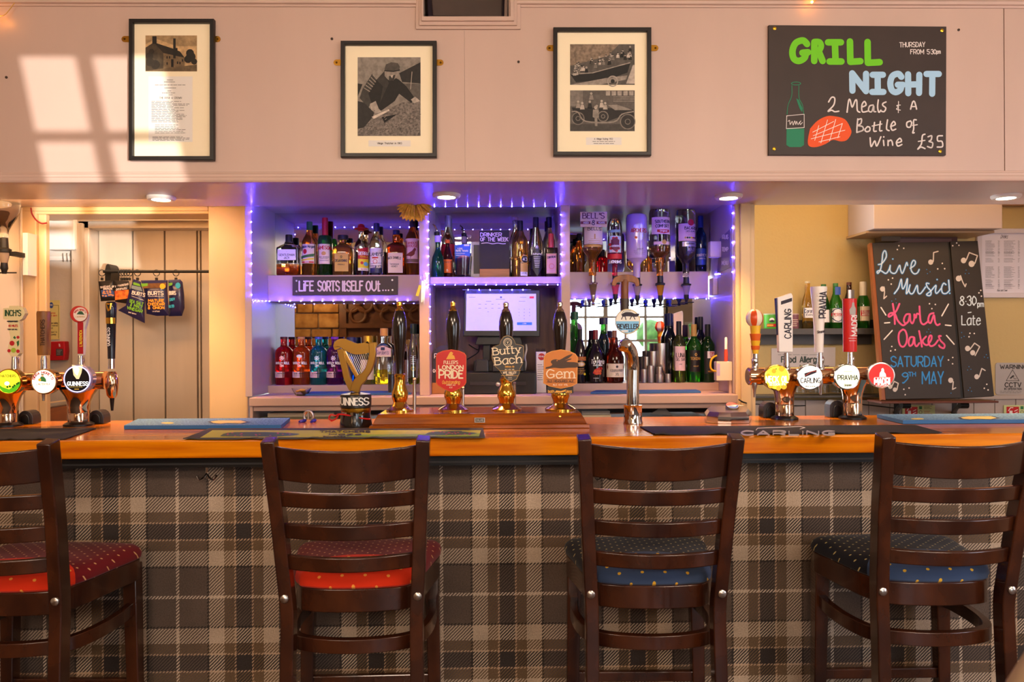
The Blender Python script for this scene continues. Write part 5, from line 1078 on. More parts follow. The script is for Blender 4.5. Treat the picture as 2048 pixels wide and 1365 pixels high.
# mats and papers on and under the back counter
def slab(name, lab, cat, pts, z, h, m, draw=None, group=None):
    mb = MB(); mb.prism([Pz(a, b, z) for a, b in pts], (0, 0, h), m)
    if draw: draw(flat(mb, z + h + .0002))
    return tag(mb.build(name, smooth=False), lab, cat, group)
BLUEM = mat('2E5A96', .7, bump=.4, bscale=400)
slab('bar_mat', 'narrow blue rubber mat on the back counter behind the harp font', 'bar mat', [(610, 791.8), (822, 789.8), (812, 785), (622, 786.8)], ZW + .0005, .007, BLUEM)
slab('bar_mat', 'narrow blue rubber mat on the back counter under the wine bottles', 'bar mat', [(1181, 788.5), (1402, 786.5), (1392, 782.6), (1192, 784)], ZW + .0005, .007, BLUEM)
US = 1.0536; FOL = mat('B8A890', .7); PGRAY = mat('8F8A84', .7)
def fold(name, lab, cat, x0, x1, y0, y1, h, m, group=None, z0=US):
    mb = MB(); xa, xb = X(x0, y0, 830), X(x1, y0, 830); mb.box((xa, y0, z0), (xb, y1, z0 + h), m); return tag(mb.build(name, smooth=False, bevel=.001), lab, cat, group)
GP = 'papers on the shelf under the back counter'
fold('folder', 'thick curled folder of papers under the left end of the back counter', 'folder', 520, 672, 3.15, 3.4, .022, mat('6E6A52', .7), GP)
fold('paper_stack', 'stack of tan papers on the curled folder under the back counter', 'papers', 535, 668, 3.16, 3.38, .016, FOL, GP, US + .0225)
fold('ledger', 'two cream ledgers under the counter right of the hand pumps', 'ledger', 1158, 1222, 3.15, 3.4, .022, mat('D8C8A8', .7), GP)
fold('ledger', 'grey ledger lying on the cream ledgers right of the hand pumps', 'ledger', 1164, 1220, 3.16, 3.4, .016, PGRAY, GP, US + .0225)
fold('envelope', 'grey envelope under the counter right of the chrome tap', 'envelope', 1285, 1345, 3.15, 3.35, .012, PGRAY, GP)
fold('envelope', 'cream envelope under the counter left of the chrome box', 'envelope', 1352, 1410, 3.18, 3.4, .010, FOL, GP)
mb = MB(); mb.prism([P(a, b, 3.2) for a, b in ((1300, 829), (1345, 831), (1327, 813))], (0, .01, .0), PGRAY); tag(mb.build('paper_corner', smooth=False), 'grey folded paper standing up under the counter right of the chrome tap', 'paper')
# ------------------------------------------------------------------ hand pumps on their wooden box
t = thing('pump_box', 'polished wooden box carrying the four hand pumps', 'pump base', (P(960, 857, 2.5).x, 2.6, CZ))
Yp0, Yp1 = 2.47, 2.74; zt_ = Pz(960, 829, CZ + .05).z
hB = .046
xa0, xa1 = Pz(742, 857, CZ).x, Pz(1180, 857, CZ).x
prof = [(Yp0, CZ), (Yp0, CZ + .012), (Yp0 + .012, CZ + .014), (Yp0 + .02, CZ + .036), (Yp0 + .032, CZ + hB), (Yp1, CZ + hB), (Yp1, CZ)]
mb = MB(); rows = []
for x, s_ in ((xa0, 1), (xa1, -1)): rows.append([(x + s_ * max(0, (z - CZ)) * .55 * (1 if z > CZ + .013 else .2), y, z) for y, z in prof])
mb.grid(rows, BOXWOOD, True, True); mb.build('box', t, smooth=False, bevel=.0015)
mb = MB(); c = P(959, 841, Yp0 + .014); mb.prism([P(a, b, Yp0 + .016) for a, b in ((949, 845.5), (970, 845.5), (970, 836), (949, 836))], (0, -.004, 0), STEEL); mb.prism([P(a, b, Yp0 + .0115) for a, b in ((951, 844), (968, 844), (968, 837.5), (951, 837.5))], (0, -.001, 0), mat('4A3A2A', .5)); sh = front(mb, Yp0 + .0103); sh.text('ENGLAND', 959.5, 839, 3.6, STEEL, width=14, w=.6); mb.build('maker_plate', t, smooth=False)
mb = MB(); mb.lathe([(.005, 0), (.004, .002), (.001, .003)], P(1120, 833, Yp0 + .02), GOLD, 12, axis=(0, -1, .4)); mb.build('stud', t)
ZB = CZ + hB + .0006
BWOOD = mat('1C110D', .16, coat=.6)
def pump(cx, vtop, brass_knob, vb, lab, clip):
    Y = 2.615; base = P(cx, vb, Y); base.z = ZB; s = sc(base)
    t = thing('hand_pump', lab, 'hand pump', base, 'hand pumps')
    v0 = 682.5 + (CAM.z - ZB) * s; H = lambda v: (v0 - v) / s
    mb = MB(); mb.lathe([(.052, 0), (.052, .004), (.044, .010), (.030, .017), (.024, .024), (.026, .034), (.031, .046), (.031, .060), (.026, .072), (.020, .084), (.019, .095), (.022, .100), (.022, .106), (.017, .112)] if clip != 'tall' else [(.046, 0), (.046, .004), (.036, .010), (.026, .02), (.022, .03), (.027, .045), (.028, .06), (.022, .078), (.018, .095), (.018, .115), (.020, .12), (.016, .125)], base, GOLD, 32); mb.build('brass_base', t)
    h0 = .108; h1 = H(vtop + 20); L = h1 - h0
    mb = MB(); mb.lathe([(.013, h0), (.0125, h0 + L * .12), (.015, h0 + L * .30), (.021, h0 + L * .55), (.0245, h0 + L * .75), (.0235, h0 + L * .86), (.0175, h0 + L * .97), (.014, h1)], base, BWOOD, 28); mb.build('handle', t)
    k = (H(vtop) - h1); mb = MB(); mb.lathe([(.0135, h1 - .002), (.0145, h1 + k * .12), (.009, h1 + k * .3), (.0075, h1 + k * .42), (.0095, h1 + k * .50), (.0085, h1 + k * .6), (.0098, h1 + k * .74), (.009, h1 + k * .88), (.004, h1 + k * .98), (.0005, h1 + k)], base, GOLD if brass_knob else mat('C9B8A0', .12, metal=1), 20); mb.build('knob', t)
    return t, Y
pump(800, 601, True, 826, 'first hand pump from the left, with no clip, behind the chrome spout', 'tall')
t1, Yq = pump(907, 602, True, 826, 'hand pump with the red shield shaped clip', 'c')
t2, _ = pump(1013, 604, False, 826, 'hand pump with the black waisted clip', 'c')
t3, _ = pump(1121, 604, False, 824, 'hand pump with the orange running hare clip', 'c')
for px, vt, w_ in ((829, 758, 7), (926, 775, 6), (1029, 766, 6)):
    c = P(px, 825, 2.66); c.z = ZB; s_ = sc(c); tag(MB().tube([c, P(px, vt + 3, 2.66), P(px, vt, 2.655)], w_ / 2 / s_, STEEL, 12).build('swan_spout'), {829: 'steel spout beside the first hand pump', 926: 'steel spout beside the red clip hand pump', 1029: 'steel spout beside the black clip hand pump'}[px], 'spout', 'pump spouts')
# pump clips
def cz(x, y): return 840 + x / 4.403, 560 + y / 4.403
cq = lambda L: [cz(*p) for p in L]
Yc = Yq - .036
def clip(t, outline, m, rim, th=.006):
    mb = MB(); mb.prism([P(a, b, Yc + .001) for a, b in outline], (0, th, 0), rim); mb.build('clip_rim', t, smooth=False, bevel=.001)
    cx = sum(p[0] for p in outline) / len(outline); cy = sum(p[1] for p in outline) / len(outline)
    mb = MB(); s = front(mb, Yc - .0002); s.l = 0; s.poly([(cx + (a - cx) * .955, cy + (b - cy) * .965) for a, b in outline], m); s.l = 2; return mb, s
RED1 = mat('C81A12', .35); IV = mat('F0DDB8', .5); GLD = mat('E8A83A', .4)
o1 = [(140, 665), (155, 645), (200, 625), (275, 613), (345, 625), (390, 645), (408, 668), (408, 905), (395, 930), (340, 965), (275, 992), (210, 965), (155, 930), (140, 905)]
mb, s = clip(t1, [cz(*p) for p in o1][::-1], RED1, mat('D8561E', .3))
s.poly(cq([(230, 700), (262, 640), (275, 632), (292, 645), (285, 660), (302, 670), (310, 700)]), GLD); s.stroke(cq([(245, 690), (255, 660)]), 1.2, GLD); s.text("FULLER'S", *cz(272, 714), 6.2, IV, width=28, w=1, serif=True, l=3)
s.text('LONDON', *cz(272, 755), 7.6, IV, width=49, w=1.9, dots=7, l=3); s.text('PRIDE', *cz(272, 800), 15, IV, width=47, w=2.9, dots=7, l=3); s.text('Outstanding', *cz(272, 888), 6.6, GLD, width=35, w=1, slant=.15, l=3); s.text('AMBER ALE', *cz(272, 922), 2.4, IV, width=18, w=.4, l=3); s.text('4.1%', *cz(272, 942), 3, IV, w=.5, l=3)
mb.build('clip_face', t1, smooth=False)['label'] = 'red shield shaped pump clip'
o2 = [(628, 600), (650, 585), (700, 570), (712, 530), (735, 500), (770, 488), (805, 500), (830, 530), (843, 565), (890, 572), (915, 585), (915, 660), (905, 740), (880, 790), (880, 820), (850, 880), (800, 905), (760, 880), (720, 830), (695, 795), (655, 760), (632, 690)]
mb, s = clip(t2, [cz(*p) for p in o2], mat('3A3632', .4), mat('A08452', .35))
s.ring(*cz(772, 552), 8, 1.1, IV); s.ring(*cz(772, 552), 5.4, .7, IV); s.text('V', *cz(772, 542), 4.6, IV, w=.8)
for a in range(2):
    c_, h_, w_ = (mat('1A1614', .5), 13.5, 4.4) if a == 0 else (IV, 13.5, 2.5)
    s.text('Butty', *cz(765, 592), h_, c_, width=55, w=w_, serif=a == 1, rot=-.09, contrast=.25, dots=7, l=3 + a * 2); s.text('Bach', *cz(778, 676), h_ + 1, c_, width=53, w=w_ * 1.05, serif=a == 1, rot=-.09, contrast=.25, dots=7, l=3 + a * 2)
s.text('Delicious Ale', *cz(790, 757), 3.4, GLD, width=18, w=.6, l=3); s.text('ALC 4.5% VOL', *cz(790, 785), 2.3, IV, w=.4, l=3); s.stroke(cq([(700, 800), (885, 800)]), .7, GLD); s.text('WYE VALLEY', *cz(790, 808), 4.6, IV, width=26, w=.9, l=3); s.text('BREWERY', *cz(790, 832), 2.6, IV, w=.5, l=3); s.stroke(cq([(715, 845), (865, 845)]), .7, GLD); s.lines(*cz(770, 860), *cz(815, 875), 2, IV, al='c', w=.7)
mb.build('clip_face', t2, smooth=False)['label'] = 'black waisted pump clip with cream lettering'
o3 = [(1090, 680), (1110, 650), (1160, 628), (1240, 613), (1320, 628), (1370, 652), (1390, 680), (1385, 915), (1340, 940), (1240, 960), (1140, 940), (1086, 912)]
mb, s = clip(t3, [cz(*p) for p in o3][::-1], mat('D07A1C', .4), mat('E8A040', .35))
HB = mat('4A3018', .5)
s.poly(smooth2(cq([(1110, 770), (1150, 760), (1165, 745), (1152, 728), (1160, 710), (1195, 700), (1230, 705), (1290, 672), (1345, 654), (1310, 690), (1275, 708), (1320, 695), (1335, 700), (1290, 722), (1385, 730), (1388, 770), (1310, 775), (1240, 780), (1180, 775), (1110, 785), (1110, 770)]), 3), HB); s.disc(*cz(1207, 712), 1.2, mat('D07A1C', .4), l=4)
s.text('Gem', *cz(1237, 792), 16.5, IV, width=55, w=3, serif=True, contrast=.45, dots=8, l=4); s.text('OLD MEASURED ALE', *cz(1237, 885), 3.6, HB, width=52, w=.9, l=3); s.stroke(cq([(1112, 878), (1365, 878)]), .6, HB); s.stroke(cq([(1112, 905), (1365, 905)]), .6, HB); s.text('ALC 4.1% VOL', *cz(1237, 918), 3.2, IV, width=30, w=.6, l=3)
mb.build('clip_face', t3, smooth=False)['label'] = 'orange pump clip with a running hare'
mb = MB(); mb.prism([P(*cz(*q), Yc + .003) for q in ((1120, 940), (1120, 1000), (1350, 1000), (1350, 940))], (0, .004, 0), mat('2A2420', .5)); s = front(mb, Yc + .0027); s.text('bath', *cz(1155, 972), 5, GLD, width=12, w=1); s.text('ales', *cz(1310, 972), 5, GLD, width=12, w=1); s.poly(cq([(1185, 995), (1200, 975), (1240, 980), (1290, 965), (1275, 985), (1240, 995)]), GLD); mb.build('clip_tab', t3, smooth=False)

# ------------------------------------------------------------------ harp font
ct = Pz(712, 852, CZ); Yh = 2.56
t = thing('harp_font', 'black and gold beer font topped by a golden harp', 'beer font', (P(712, 852, Yh).x, Yh, CZ)); s_ = FPX / Yh; cb = (P(712, 852, Yh).x, Yh, CZ)
v0 = 682.5 + (CAM.z - CZ) * s_; H = lambda v: (v0 - v) / s_
R_ = lambda w: w / 2 / s_
MB().lathe([(R_(64), 0), (R_(64), H(846)), (R_(62), H(838)), (R_(58), H(826)), (R_(58), H(822))], cb, mat('1A1614', .2, coat=.5), 36).build('foot', t)
MB().lathe([(R_(57), H(824)), (R_(59), H(822)), (R_(59), H(814)), (R_(57), H(813))], cb, mat('B8862E', .25, metal=1), 36).build('gold_band', t)
mb = MB(); mb.lathe([(R_(56), H(814)), (R_(61.5), H(812)), (R_(61.5), H(789)), (R_(58), H(786.5)), (R_(20), H(783))], cb, mat('1C1816', .3), 40); mb.build('collar', t)
mb = MB(); rr = R_(61.5)
def mpc(px, py, l): a = math.asin(max(-.99, min(.99, (px - 712) / s_ / rr))); return Vector((cb[0] + (rr + .0004 * l) * math.sin(a), Yh - (rr + .0004 * l) * math.cos(a), P(px, py, Yh - rr).z))
sh = Sheet(mb, mpc, 5); sh.text('GUINNESS', 708, 797, 14, WHITE, width=62, w=2.8, serif=True, contrast=.35, dots=7, l=2); mb.build('lettering', t, smooth=False)
mb = MB(); sh = Sheet(mb, mpc, 5)
for px in (694, 712, 729): sh.rect(px - 5, 826, px + 5, 832, CHROME, l=1)
mb.build('chrome_buttons', t, smooth=False)
HG = mat('A8803A', .28, metal=.85)
def hz(x, y): return 490 + x / 4.708, 580 + y / 4.707
hq = lambda L, Y=Yh: [P(*hz(*p), Y) for p in L]
mb = MB(); mb.sweep(smooth3(hq([(878, 560), (868, 530), (890, 505), (930, 505), (980, 530), (1040, 555), (1090, 555), (1150, 545), (1190, 520), (1195, 495)]), 5), [.008 + .010 * min(1, i / 20) for i in range(46)], .011, HG, up=(0, 1, 0)); mb.build('harp_neck', t, bevel=.002)
mb = MB(); mb.sweep(smooth3(hq([(900, 560), (920, 640), (945, 740), (965, 830), (995, 900), (1020, 945)]), 5), [.010] * 26, .012, HG, up=(0, 1, 0)); mb.sweep(smooth3(hq([(925, 570), (970, 660), (1020, 750), (1065, 830), (1080, 850)]), 4), .006, .008, mat('C79A4A', .25, metal=.9), up=(0, 1, 0)); mb.build('harp_pillar', t, bevel=.002)
mb = MB(); mb.sweep(smooth3(hq([(1200, 500), (1205, 580), (1195, 660), (1165, 750), (1115, 820), (1060, 880), (1035, 960)]), 5), [.011] * 20 + [.015] * 11, .013, HG, up=(0, 1, 0)); mb.build('harp_soundboard', t, bevel=.002)
mb = MB()
for k in range(11):
    a = k / 10; mb.tube([P(*hz(945 + 215 * a, 535 + 22 * math.sin(a * 3)), Yh), P(*hz(1080 + 95 * a, 825 - 175 * a), Yh)], .0011, STEEL, 6)
mb.build('harp_strings', t)
mb = MB(); mb.tube([P(665, 842, 2.53), P(658, 838, 2.535), P(662, 830, 2.53), P(672, 832, 2.53), P(678, 829, 2.52), P(700, 832, 2.515), P(722, 837, 2.518), P(740, 839, 2.53)], .0028, mat('C01818', .4), 8, 5); mb.tube([P(678, 829, 2.52), P(672, 838, 2.525), P(662, 843, 2.53)], .0026, mat('C01818', .4), 8, 4)
tag(mb.build('red_lanyard'), 'red cord looped round the foot of the harp font', 'cord')
c = Pz(617, 846, CZ); Yg = 2.72
t = thing('corkscrew', 'small metal winged corkscrew with blue tips near the harp font', 'corkscrew', (P(617, 845, Yg).x, Yg, CZ)); mb = MB(); mb.tube([P(611, 841, Yg), P(608, 833, Yg), P(611, 826, Yg), P(617, 823, Yg), P(623, 826, Yg), P(626, 833, Yg), P(623, 841, Yg)], .005, STEEL, 8, 4); mb.box(P(615, 840, Yg - .006), P(619, 824, Yg + .004), STEEL); mb.build('frame', t)
for a, b in ((599, 611), (623, 630)):
    mb = MB(); mb.tube([P(a, 845, Yg - .02), P(b, 841, Yg)], .006, mat('2A2AA0', .35), 10); mb.build('lever_tip', t)

# ------------------------------------------------------------------ chrome tap with the round clip and axe handle
Yt_ = 2.60; s_ = FPX / Yt_; t = thing('chrome_beer_tap', 'chrome swan neck beer tap with round blue and white clip and wooden tee handle', 'beer tap', (P(1266, 848, Yt_).x, Yt_, CZ)); cb = (P(1266, 848, Yt_).x, Yt_, CZ)
v0 = 682.5 + (CAM.z - CZ) * s_; H = lambda v: (v0 - v) / s_; R_ = lambda w: w / 2 / s_
MB().lathe([(R_(39), 0), (R_(39), H(846)), (R_(36), H(842)), (R_(36), H(815)), (R_(39), H(812)), (R_(30), H(811))], cb, CHROME, 36).build('base', t)
mb = MB(); mb.tube([(cb[0], Yt_, CZ + H(812)), (cb[0], Yt_, CZ + H(760)), P(1266, 735, Yt_), P(1264, 712, Yt_ - .01), P(1258, 697, Yt_ - .02), P(1249, 688, Yt_ - .035), P(1246, 700, Yt_ - .05)], [R_(25)] * 3 + [R_(26), R_(25), R_(20), R_(15)], CHROME, 20, 6); mb.build('spout', t)
MB().lathe([(R_(8), 0), (R_(7), .03), (R_(6), .045)], P(1253, 692, Yt_), CHROME, 14).build('lens_stem', t)
LB = P(1255, 643.5, Yt_ - .01)
MB().lathe([(R_(50), 0), (R_(51), .004), (R_(50), .012), (R_(46), .014)], LB, mat('D8C898', .3), 36, axis=(0, -1, 0)).build('clip_rim', t)
mb = MB(); sh = front(mb, Yt_ - .0245); sh.l = 0; sh.disc(1255, 643.5, 23.3, mat('F0EADC', .4), n=36); th = [math.pi * k / 18 for k in range(19)]; sh.poly([(1255 + 23.2 * math.cos(a), 643 + 23.2 * math.sin(a)) for a in th][::-1], mat('7CC0E8', .4), l=1)
sh.text('REVELLER', 1256, 649, 9, INKL, width=42, w=1.7, dots=6, l=3); sh.poly(smooth2([(1243, 630), (1250, 625), (1262, 625), (1270, 628), (1279, 627), (1276, 633), (1268, 634), (1255, 633), (1246, 634), (1243, 630)], 3), INKL, l=2)
for a, b in (((1246, 632), (1243, 639)), ((1250, 633), (1252, 640)), ((1263, 633), (1260, 639)), ((1267, 633), (1270, 639))): sh.stroke([a, b], 1.6, INKL, l=2)
sh.stroke([(1243, 630), (1247, 623), (1262, 622)], .8, INKL, l=2); sh.rect(1243, 661, 1256, 664, WHITE, l=2); sh.text('4.3%', 1262, 661, 3.4, NAVYL, w=.6, l=2); mb.build('clip_face', t, smooth=False)
mb = MB(); mb.tube([P(1249, 622, Yt_), P(1249, 598, Yt_)], [R_(17), R_(19)], mat('4A4038', .4, metal=.6), 14); mb.build('ferrule', t)
AXE = mat('9A5A22', .4, noise=.5, nscale=8, stretch=(6, 6, 1), col2='6A3410')
mb = MB(); mb.tube([P(1249, 600, Yt_), P(1249, 575, Yt_), P(1250, 560, Yt_)], [R_(15.5), R_(14)], AXE, 14); mb.sweep(smooth3([P(1227, 572, Yt_), P(1230, 562, Yt_), P(1240, 558, Yt_), P(1251, 557, Yt_), P(1263, 558, Yt_), P(1272, 563, Yt_), P(1274, 573, Yt_)], 4), .009, [.006 + .006 * math.sin(math.pi * k / 24) for k in range(25)], AXE, up=(0, 0, 1)); mb.build('tee_handle', t, bevel=.003)

# ------------------------------------------------------------------ keg fonts (T bars)
GRAYP = mat('2A2628', .4)
def lens(t, px, py, rpx, Y, face, rim, draw, emit, tilt=0.0):
    s_ = sc(P(px, py, Y)); c = P(px, py, Y); r = rpx / s_; ax = Vector((math.sin(tilt), -math.cos(tilt), 0))
    o = MB().lathe([(r * .9, -.03), (r, -.024), (r, 0), (r * 1.04, .003), (r * 1.02, .008), (r * .92, .009)], c, rim, 36, axis=ax).build('lens_rim', t)
    mb = MB(); rt = Vector((math.cos(tilt), math.sin(tilt), 0))
    def mp(x, y, l): return c + ax * (.0092 + .0004 * l) + rt * ((x - px) / s_) + Vector((0, 0, (py - y) / s_))
    sh = Sheet(mb, mp); sh.l = 0; sh.disc(px, py, rpx * .93, face, n=40); sh.l = 2
    draw(sh); return mb.build('lens_face', t, smooth=False)
def tapset(t, px, vbar, Y, vtip):
    s_ = sc(P(px, 750, Y)); c = P(px, vbar, Y)
    MB().lathe([(.010, 0), (.013, .004), (.013, .012), (.010, .018), (.0085, .03), (.011, .036), (.011, .048), (.007, .055)], c + Vector((0, 0, -.02)), CHROME, 18).build('valve', t)
    if vtip: a = P(px - 1, vtip - 22, Y - .03); MB().lathe([(.004, P(px, vtip, Y - .03).z - a.z), (.0055, -.012), (.009, .0), (.009, .012), (.002, .013)], a, STEEL, 14).build('nozzle', t)
def pillar(t, px, Y, vb, wb, vn, wt):
    s_ = FPX / Y; x = P(px, vb, Y).x; v0 = 682.5 + (CAM.z - CZ) * s_; H = lambda v: (v0 - v) / s_; R_ = lambda w: w / 2 / s_
    MB().lathe([(R_(wb + 16), 0), (R_(wb + 16), .006), (R_(wb + 4), .012), (R_(wb), .014)], (x, Y, CZ), BLK, 32).build('foot', t)
    MB().lathe([(R_(wb), .012), (R_(wb), H(vn + 50)), (R_(wb - 1), H(vn + 48)), (R_(wb), H(vn + 46)), (R_(wb), H(vn + 36)), (R_(wb + 3), H(vn + 26)), (R_(wb + 12), H(vn + 14)), (R_(wt), H(vn))], (x, Y, CZ), mat('D9B79A', .1, metal=1), 36).build('pillar', t)
    cs = 1 if px < 1000 else -1; w_ = .052; x0 = x + cs * .034; h_ = H(vb - 32)
    arch = [(x0 - w_ / 2, 0), (x0 + w_ / 2, 0)] + [(x0 + w_ / 2 * math.cos(a * math.pi / 8), h_ - w_ / 2 + w_ / 2 * math.sin(a * math.pi / 8)) for a in range(9)]
    mb = MB(); mb.prism([(a, Y + .045, CZ + .001 + b) for a, b in arch], (0, .05, 0), mat('2A2628', .35)); mb.prism([(x0 + (a - x0) * .62, Y + .0445, CZ + .002 + b * .72) for a, b in arch], (0, -.004, 0), BLK); mb.build('cable_cover', t, smooth=False, bevel=.004)
# right font
Yfr = 2.70; t = thing('beer_font', 'warm toned chrome tee bar beer font with four lit badges at the right of the counter', 'beer font', (P(1636, 843, Yfr).x, Yfr, CZ)); FR = t
mb = MB(); xs_ = [P(1495, 752, Yfr), P(1497, 752, Yfr), P(1762, 750, Yfr), P(1764, 750, Yfr)]
mb.tube([P(1494.5, 753, Yfr), P(1497, 753, Yfr), P(1760, 751, Yfr), P(1763, 751, Yfr)], [.026, .031, .031, .026], WARM_CHROME, 28); mb.build('cross_bar', t)
pillar(t, 1569, Yfr, 843, 37, 765, 66); pillar(t, 1705, Yfr, 840, 37, 763, 66)
LW = mat('FFF8E8', .4, emit=.95); LY = mat('E8DC30', .4, emit=.8); LG = mat('EEF0C8', .4, emit=.8); LR = mat('D81A10', .4, emit=.55); EM = lambda c, e=.5: mat(c, .5, emit=e)
def fz(x, y): return 1480 + x / 4.55, 560 + y / 4.55
def d_neck(s):
    for x, y, r in ((300, 830, 5), (370, 810, 6), (270, 960, 6), (390, 970, 6), (340, 985, 5), (250, 870, 4)): s.disc(*fz(x, y), r, EM('C8A018', .7), n=12, l=1)
    s.disc(*fz(320, 810), 1.2, INK, l=2); s.text('NECK OIL', *fz(328, 878), 12, EM('FFFBD0', 1.0), width=44, w=2.2, dots=6, l=3); s.text('SESSION IPA', *fz(330, 940), 4.5, EM('FFFBD0', .9), width=32, w=.9, l=3)
lens(t, 1552, 755.5, 25, 2.635, LY, GOLD, d_neck, 1)
def d_carl(s):
    s.poly([fz(575, 850), fz(690, 818), fz(685, 845), fz(580, 885)], INKL); s.text('CARLING', *fz(630, 893), 9.6, INKL, width=39, w=1.5, dots=6, l=3); s.text('BREWED IN BRITAIN', *fz(630, 965), 2, INK, width=20, w=.4); s.stroke([fz(585, 870), fz(640, 835), fz(685, 830)], .6, EM('E04A2A'), l=3)
lens(t, 1617.5, 755, 25, 2.635, LW, CHROME, d_carl, 1)
def d_prav(s): s.text('PRAVHA', *fz(968, 868), 9, INKL, width=40, w=1.5, dots=6, l=3); s.text('Staropramen', *fz(968, 948), 4, INK, width=14, w=.6, slant=.2); s.lines(*fz(930, 835), *fz(1010, 840), 1, INK, w=.5, al='c')
lens(t, 1692, 754, 25.5, 2.635, LG, CHROME, d_prav, 1)
def d_mad(s): s.text('MADRI', 1762, 757, 11.5, EM('FFF0E8', .8), width=28, w=2.4, dots=6, l=3); s.text('EXCEPCIONAL', 1763, 765 + 5, 3, EM('FFF0E8'), width=24, w=.5, l=3); s.poly([(1757, 754), (1758, 746), (1761, 742), (1761, 738), (1764, 736), (1766, 740), (1766, 744), (1769, 748), (1770, 754)], EM('FFF0E8', .6), l=2); s.stroke([(1748, 755), (1778, 755)], .6, EM('FFF0E8'), l=3)
lens(t, 1761, 751, 25, 2.63, LR, mat('D8D0C8', .2, metal=.8), d_mad, 1, tilt=-.18)
tapset(t, 1510, 735, Yfr - .01, 795); tapset(t, 1574, 733, Yfr - .01, None); tapset(t, 1642, 733, Yfr - .01, 790); tapset(t, 1703, 731, Yfr - .01, None)
def face(t, name, pts, Y, d, m, bevel=.003, drawm=None):
    mb = MB(); mb.prism([P(a, b, Y) for a, b in pts], (0, d, 0), m); o = mb.build(name, t, smooth=False, bevel=bevel)
    if drawm: mb = MB(); s = front(mb, Y - .0002); drawm(s); mb.build('handle_lettering', o, smooth=False, origin=o['_o'])
    return o
Yh2 = Yfr - .03
# balloon handle
mb = MB(); c = P(1509, 637, Yfr - .01); R = 17 / sc(c); seg = 12
OW, WW = mat('D8501E', .35), mat('F2E4C8', .4)
rows = [[c + Vector((math.sin(math.pi * a / 8) * math.cos(2 * math.pi * b / 24) * R, math.sin(math.pi * a / 8) * math.sin(2 * math.pi * b / 24) * R, -math.cos(math.pi * a / 8) * R * 1.1)) for b in range(25)] for a in range(9)]
for b in range(24): mb.grid([[rows[a][b], rows[a][b + 1]] for a in range(9)], OW if (b // 3) % 2 else WW)
mb.build('balloon_handle', t)
mb = MB(); ya_, yb_ = mat('F0BC2A', .35), mat('E0641E', .35); c = P(1511, 708, Yfr - .01); s_ = sc(c); mb.lathe([(6 / s_, 0), (7 / s_, 8 / s_), (8 / s_, 8.2 / s_), (9.5 / s_, 16 / s_), (8 / s_, 16.2 / s_), (10 / s_, 26 / s_), (9 / s_, 26.2 / s_), (11.5 / s_, 40 / s_), (9.5 / s_, 40.2 / s_), (11 / s_, 56 / s_)], c, ya_, 10, bands=[(8.1 / s_, ya_), (16.1 / s_, yb_), (26.1 / s_, ya_), (40.1 / s_, yb_), (99, ya_)]); mb.build('balloon_basket', t)
def vtext(s, t_, xb, yc, h, L, m, w): s.text(t_, xb, yc - h, h, m, width=L, rot=-math.pi / 2, w=w, dots=6 if w > 1.4 else 0, l=3)
face(t, 'tap_handle', [(1558, 705), (1586, 705), (1586, 592), (1583, 586), (1555, 596)], Yh2, .022, mat('F0E8E0', .3), drawm=lambda s: (vtext(s, 'CARLING', 1582, 648, 12.5, 58, INKL, 2.1), s.poly([(1562, 603), (1584, 596), (1584, 603), (1562, 610)], INKL, l=1)))['label'] = 'white slanted tap handle with black lettering'
mb = MB(); mb.prism([P(a, b, Yh2 + .003) for a, b in ((1561, 705), (1558.5, 705), (1552, 597), (1555.5, 596))], (0, .016, 0), NAVYL); mb.build('handle_side', t, smooth=False)
mb = MB(); c = P(1638, 705, Yh2); q = sc(c); mb.lathe([(8.5 / q, 0), (9.5 / q, 40 / q), (12 / q, 85 / q), (16 / q, 127 / q), (15.5 / q, 131 / q), (1 / q, 132 / q)], c, mat('EDE4DA', .3), 24); o = mb.build('tap_handle', t); o['label'] = 'white flared tap handle'
def hm(x, y, l): r = (9 + 7 * max(0, (690 - y)) / 110) / q; a = math.asin(max(-.95, min(.95, (x - 1638) / q / r))); return Vector((c.x + (r + .0006 + .0003 * l) * math.sin(a), c.y - (r + .0006 + .0003 * l) * math.cos(a), P(x, y, c.y - r).z))
mb = MB(); sh = Sheet(mb, hm, 4); sh.text('PRAVHA', 1648, 610 - 14, 14, INKL, width=52, rot=-math.pi / 2, w=2, dots=6, l=2); sh.text('Staropramen', 1639, 661, 5, INKL, width=16, w=.6, slant=.3, rot=-.15); mb.build('handle_lettering', o, smooth=False, origin=o['_o'])
mb = MB(); c2 = P(1700, 704, Yh2); q2 = sc(c2); mb.lathe([(13.2 / q2, 0), (13.5 / q2, 2 / q2), (13.8 / q2, 104 / q2), (14 / q2, 106 / q2), (1 / q2, 106 / q2)], c2, mat('C8201A', .3), 24, ys=.75); o = mb.build('tap_handle', t); o['label'] = 'red tap handle with a white figure'
def hm2(x, y, l): r = 13.8 / q2; a = math.asin(max(-.95, min(.95, (x - 1700) / q2 / r))); return Vector((c2.x + (r + .0006 + .0003 * l) * math.sin(a), c2.y - .75 * (r + .0006 + .0003 * l) * math.cos(a), P(x, y, c2.y).z))
mb = MB(); sh = Sheet(mb, hm2, 4); sh.text('MADRI', 1710.5, 652 - 11.5, 11.5, CHALKW, width=40, rot=-math.pi / 2, w=2.2, dots=6, l=2); sh.poly([(1696, 630), (1695, 620), (1699, 614), (1700, 606), (1704, 606), (1705, 613), (1708, 618), (1707, 631)], mat('A8A098', .5)); sh.lines(1693, 672, 1709, 682, 3, CHALKW, w=.8, al='c'); mb.build('handle_lettering', o, smooth=False, origin=o['_o'])
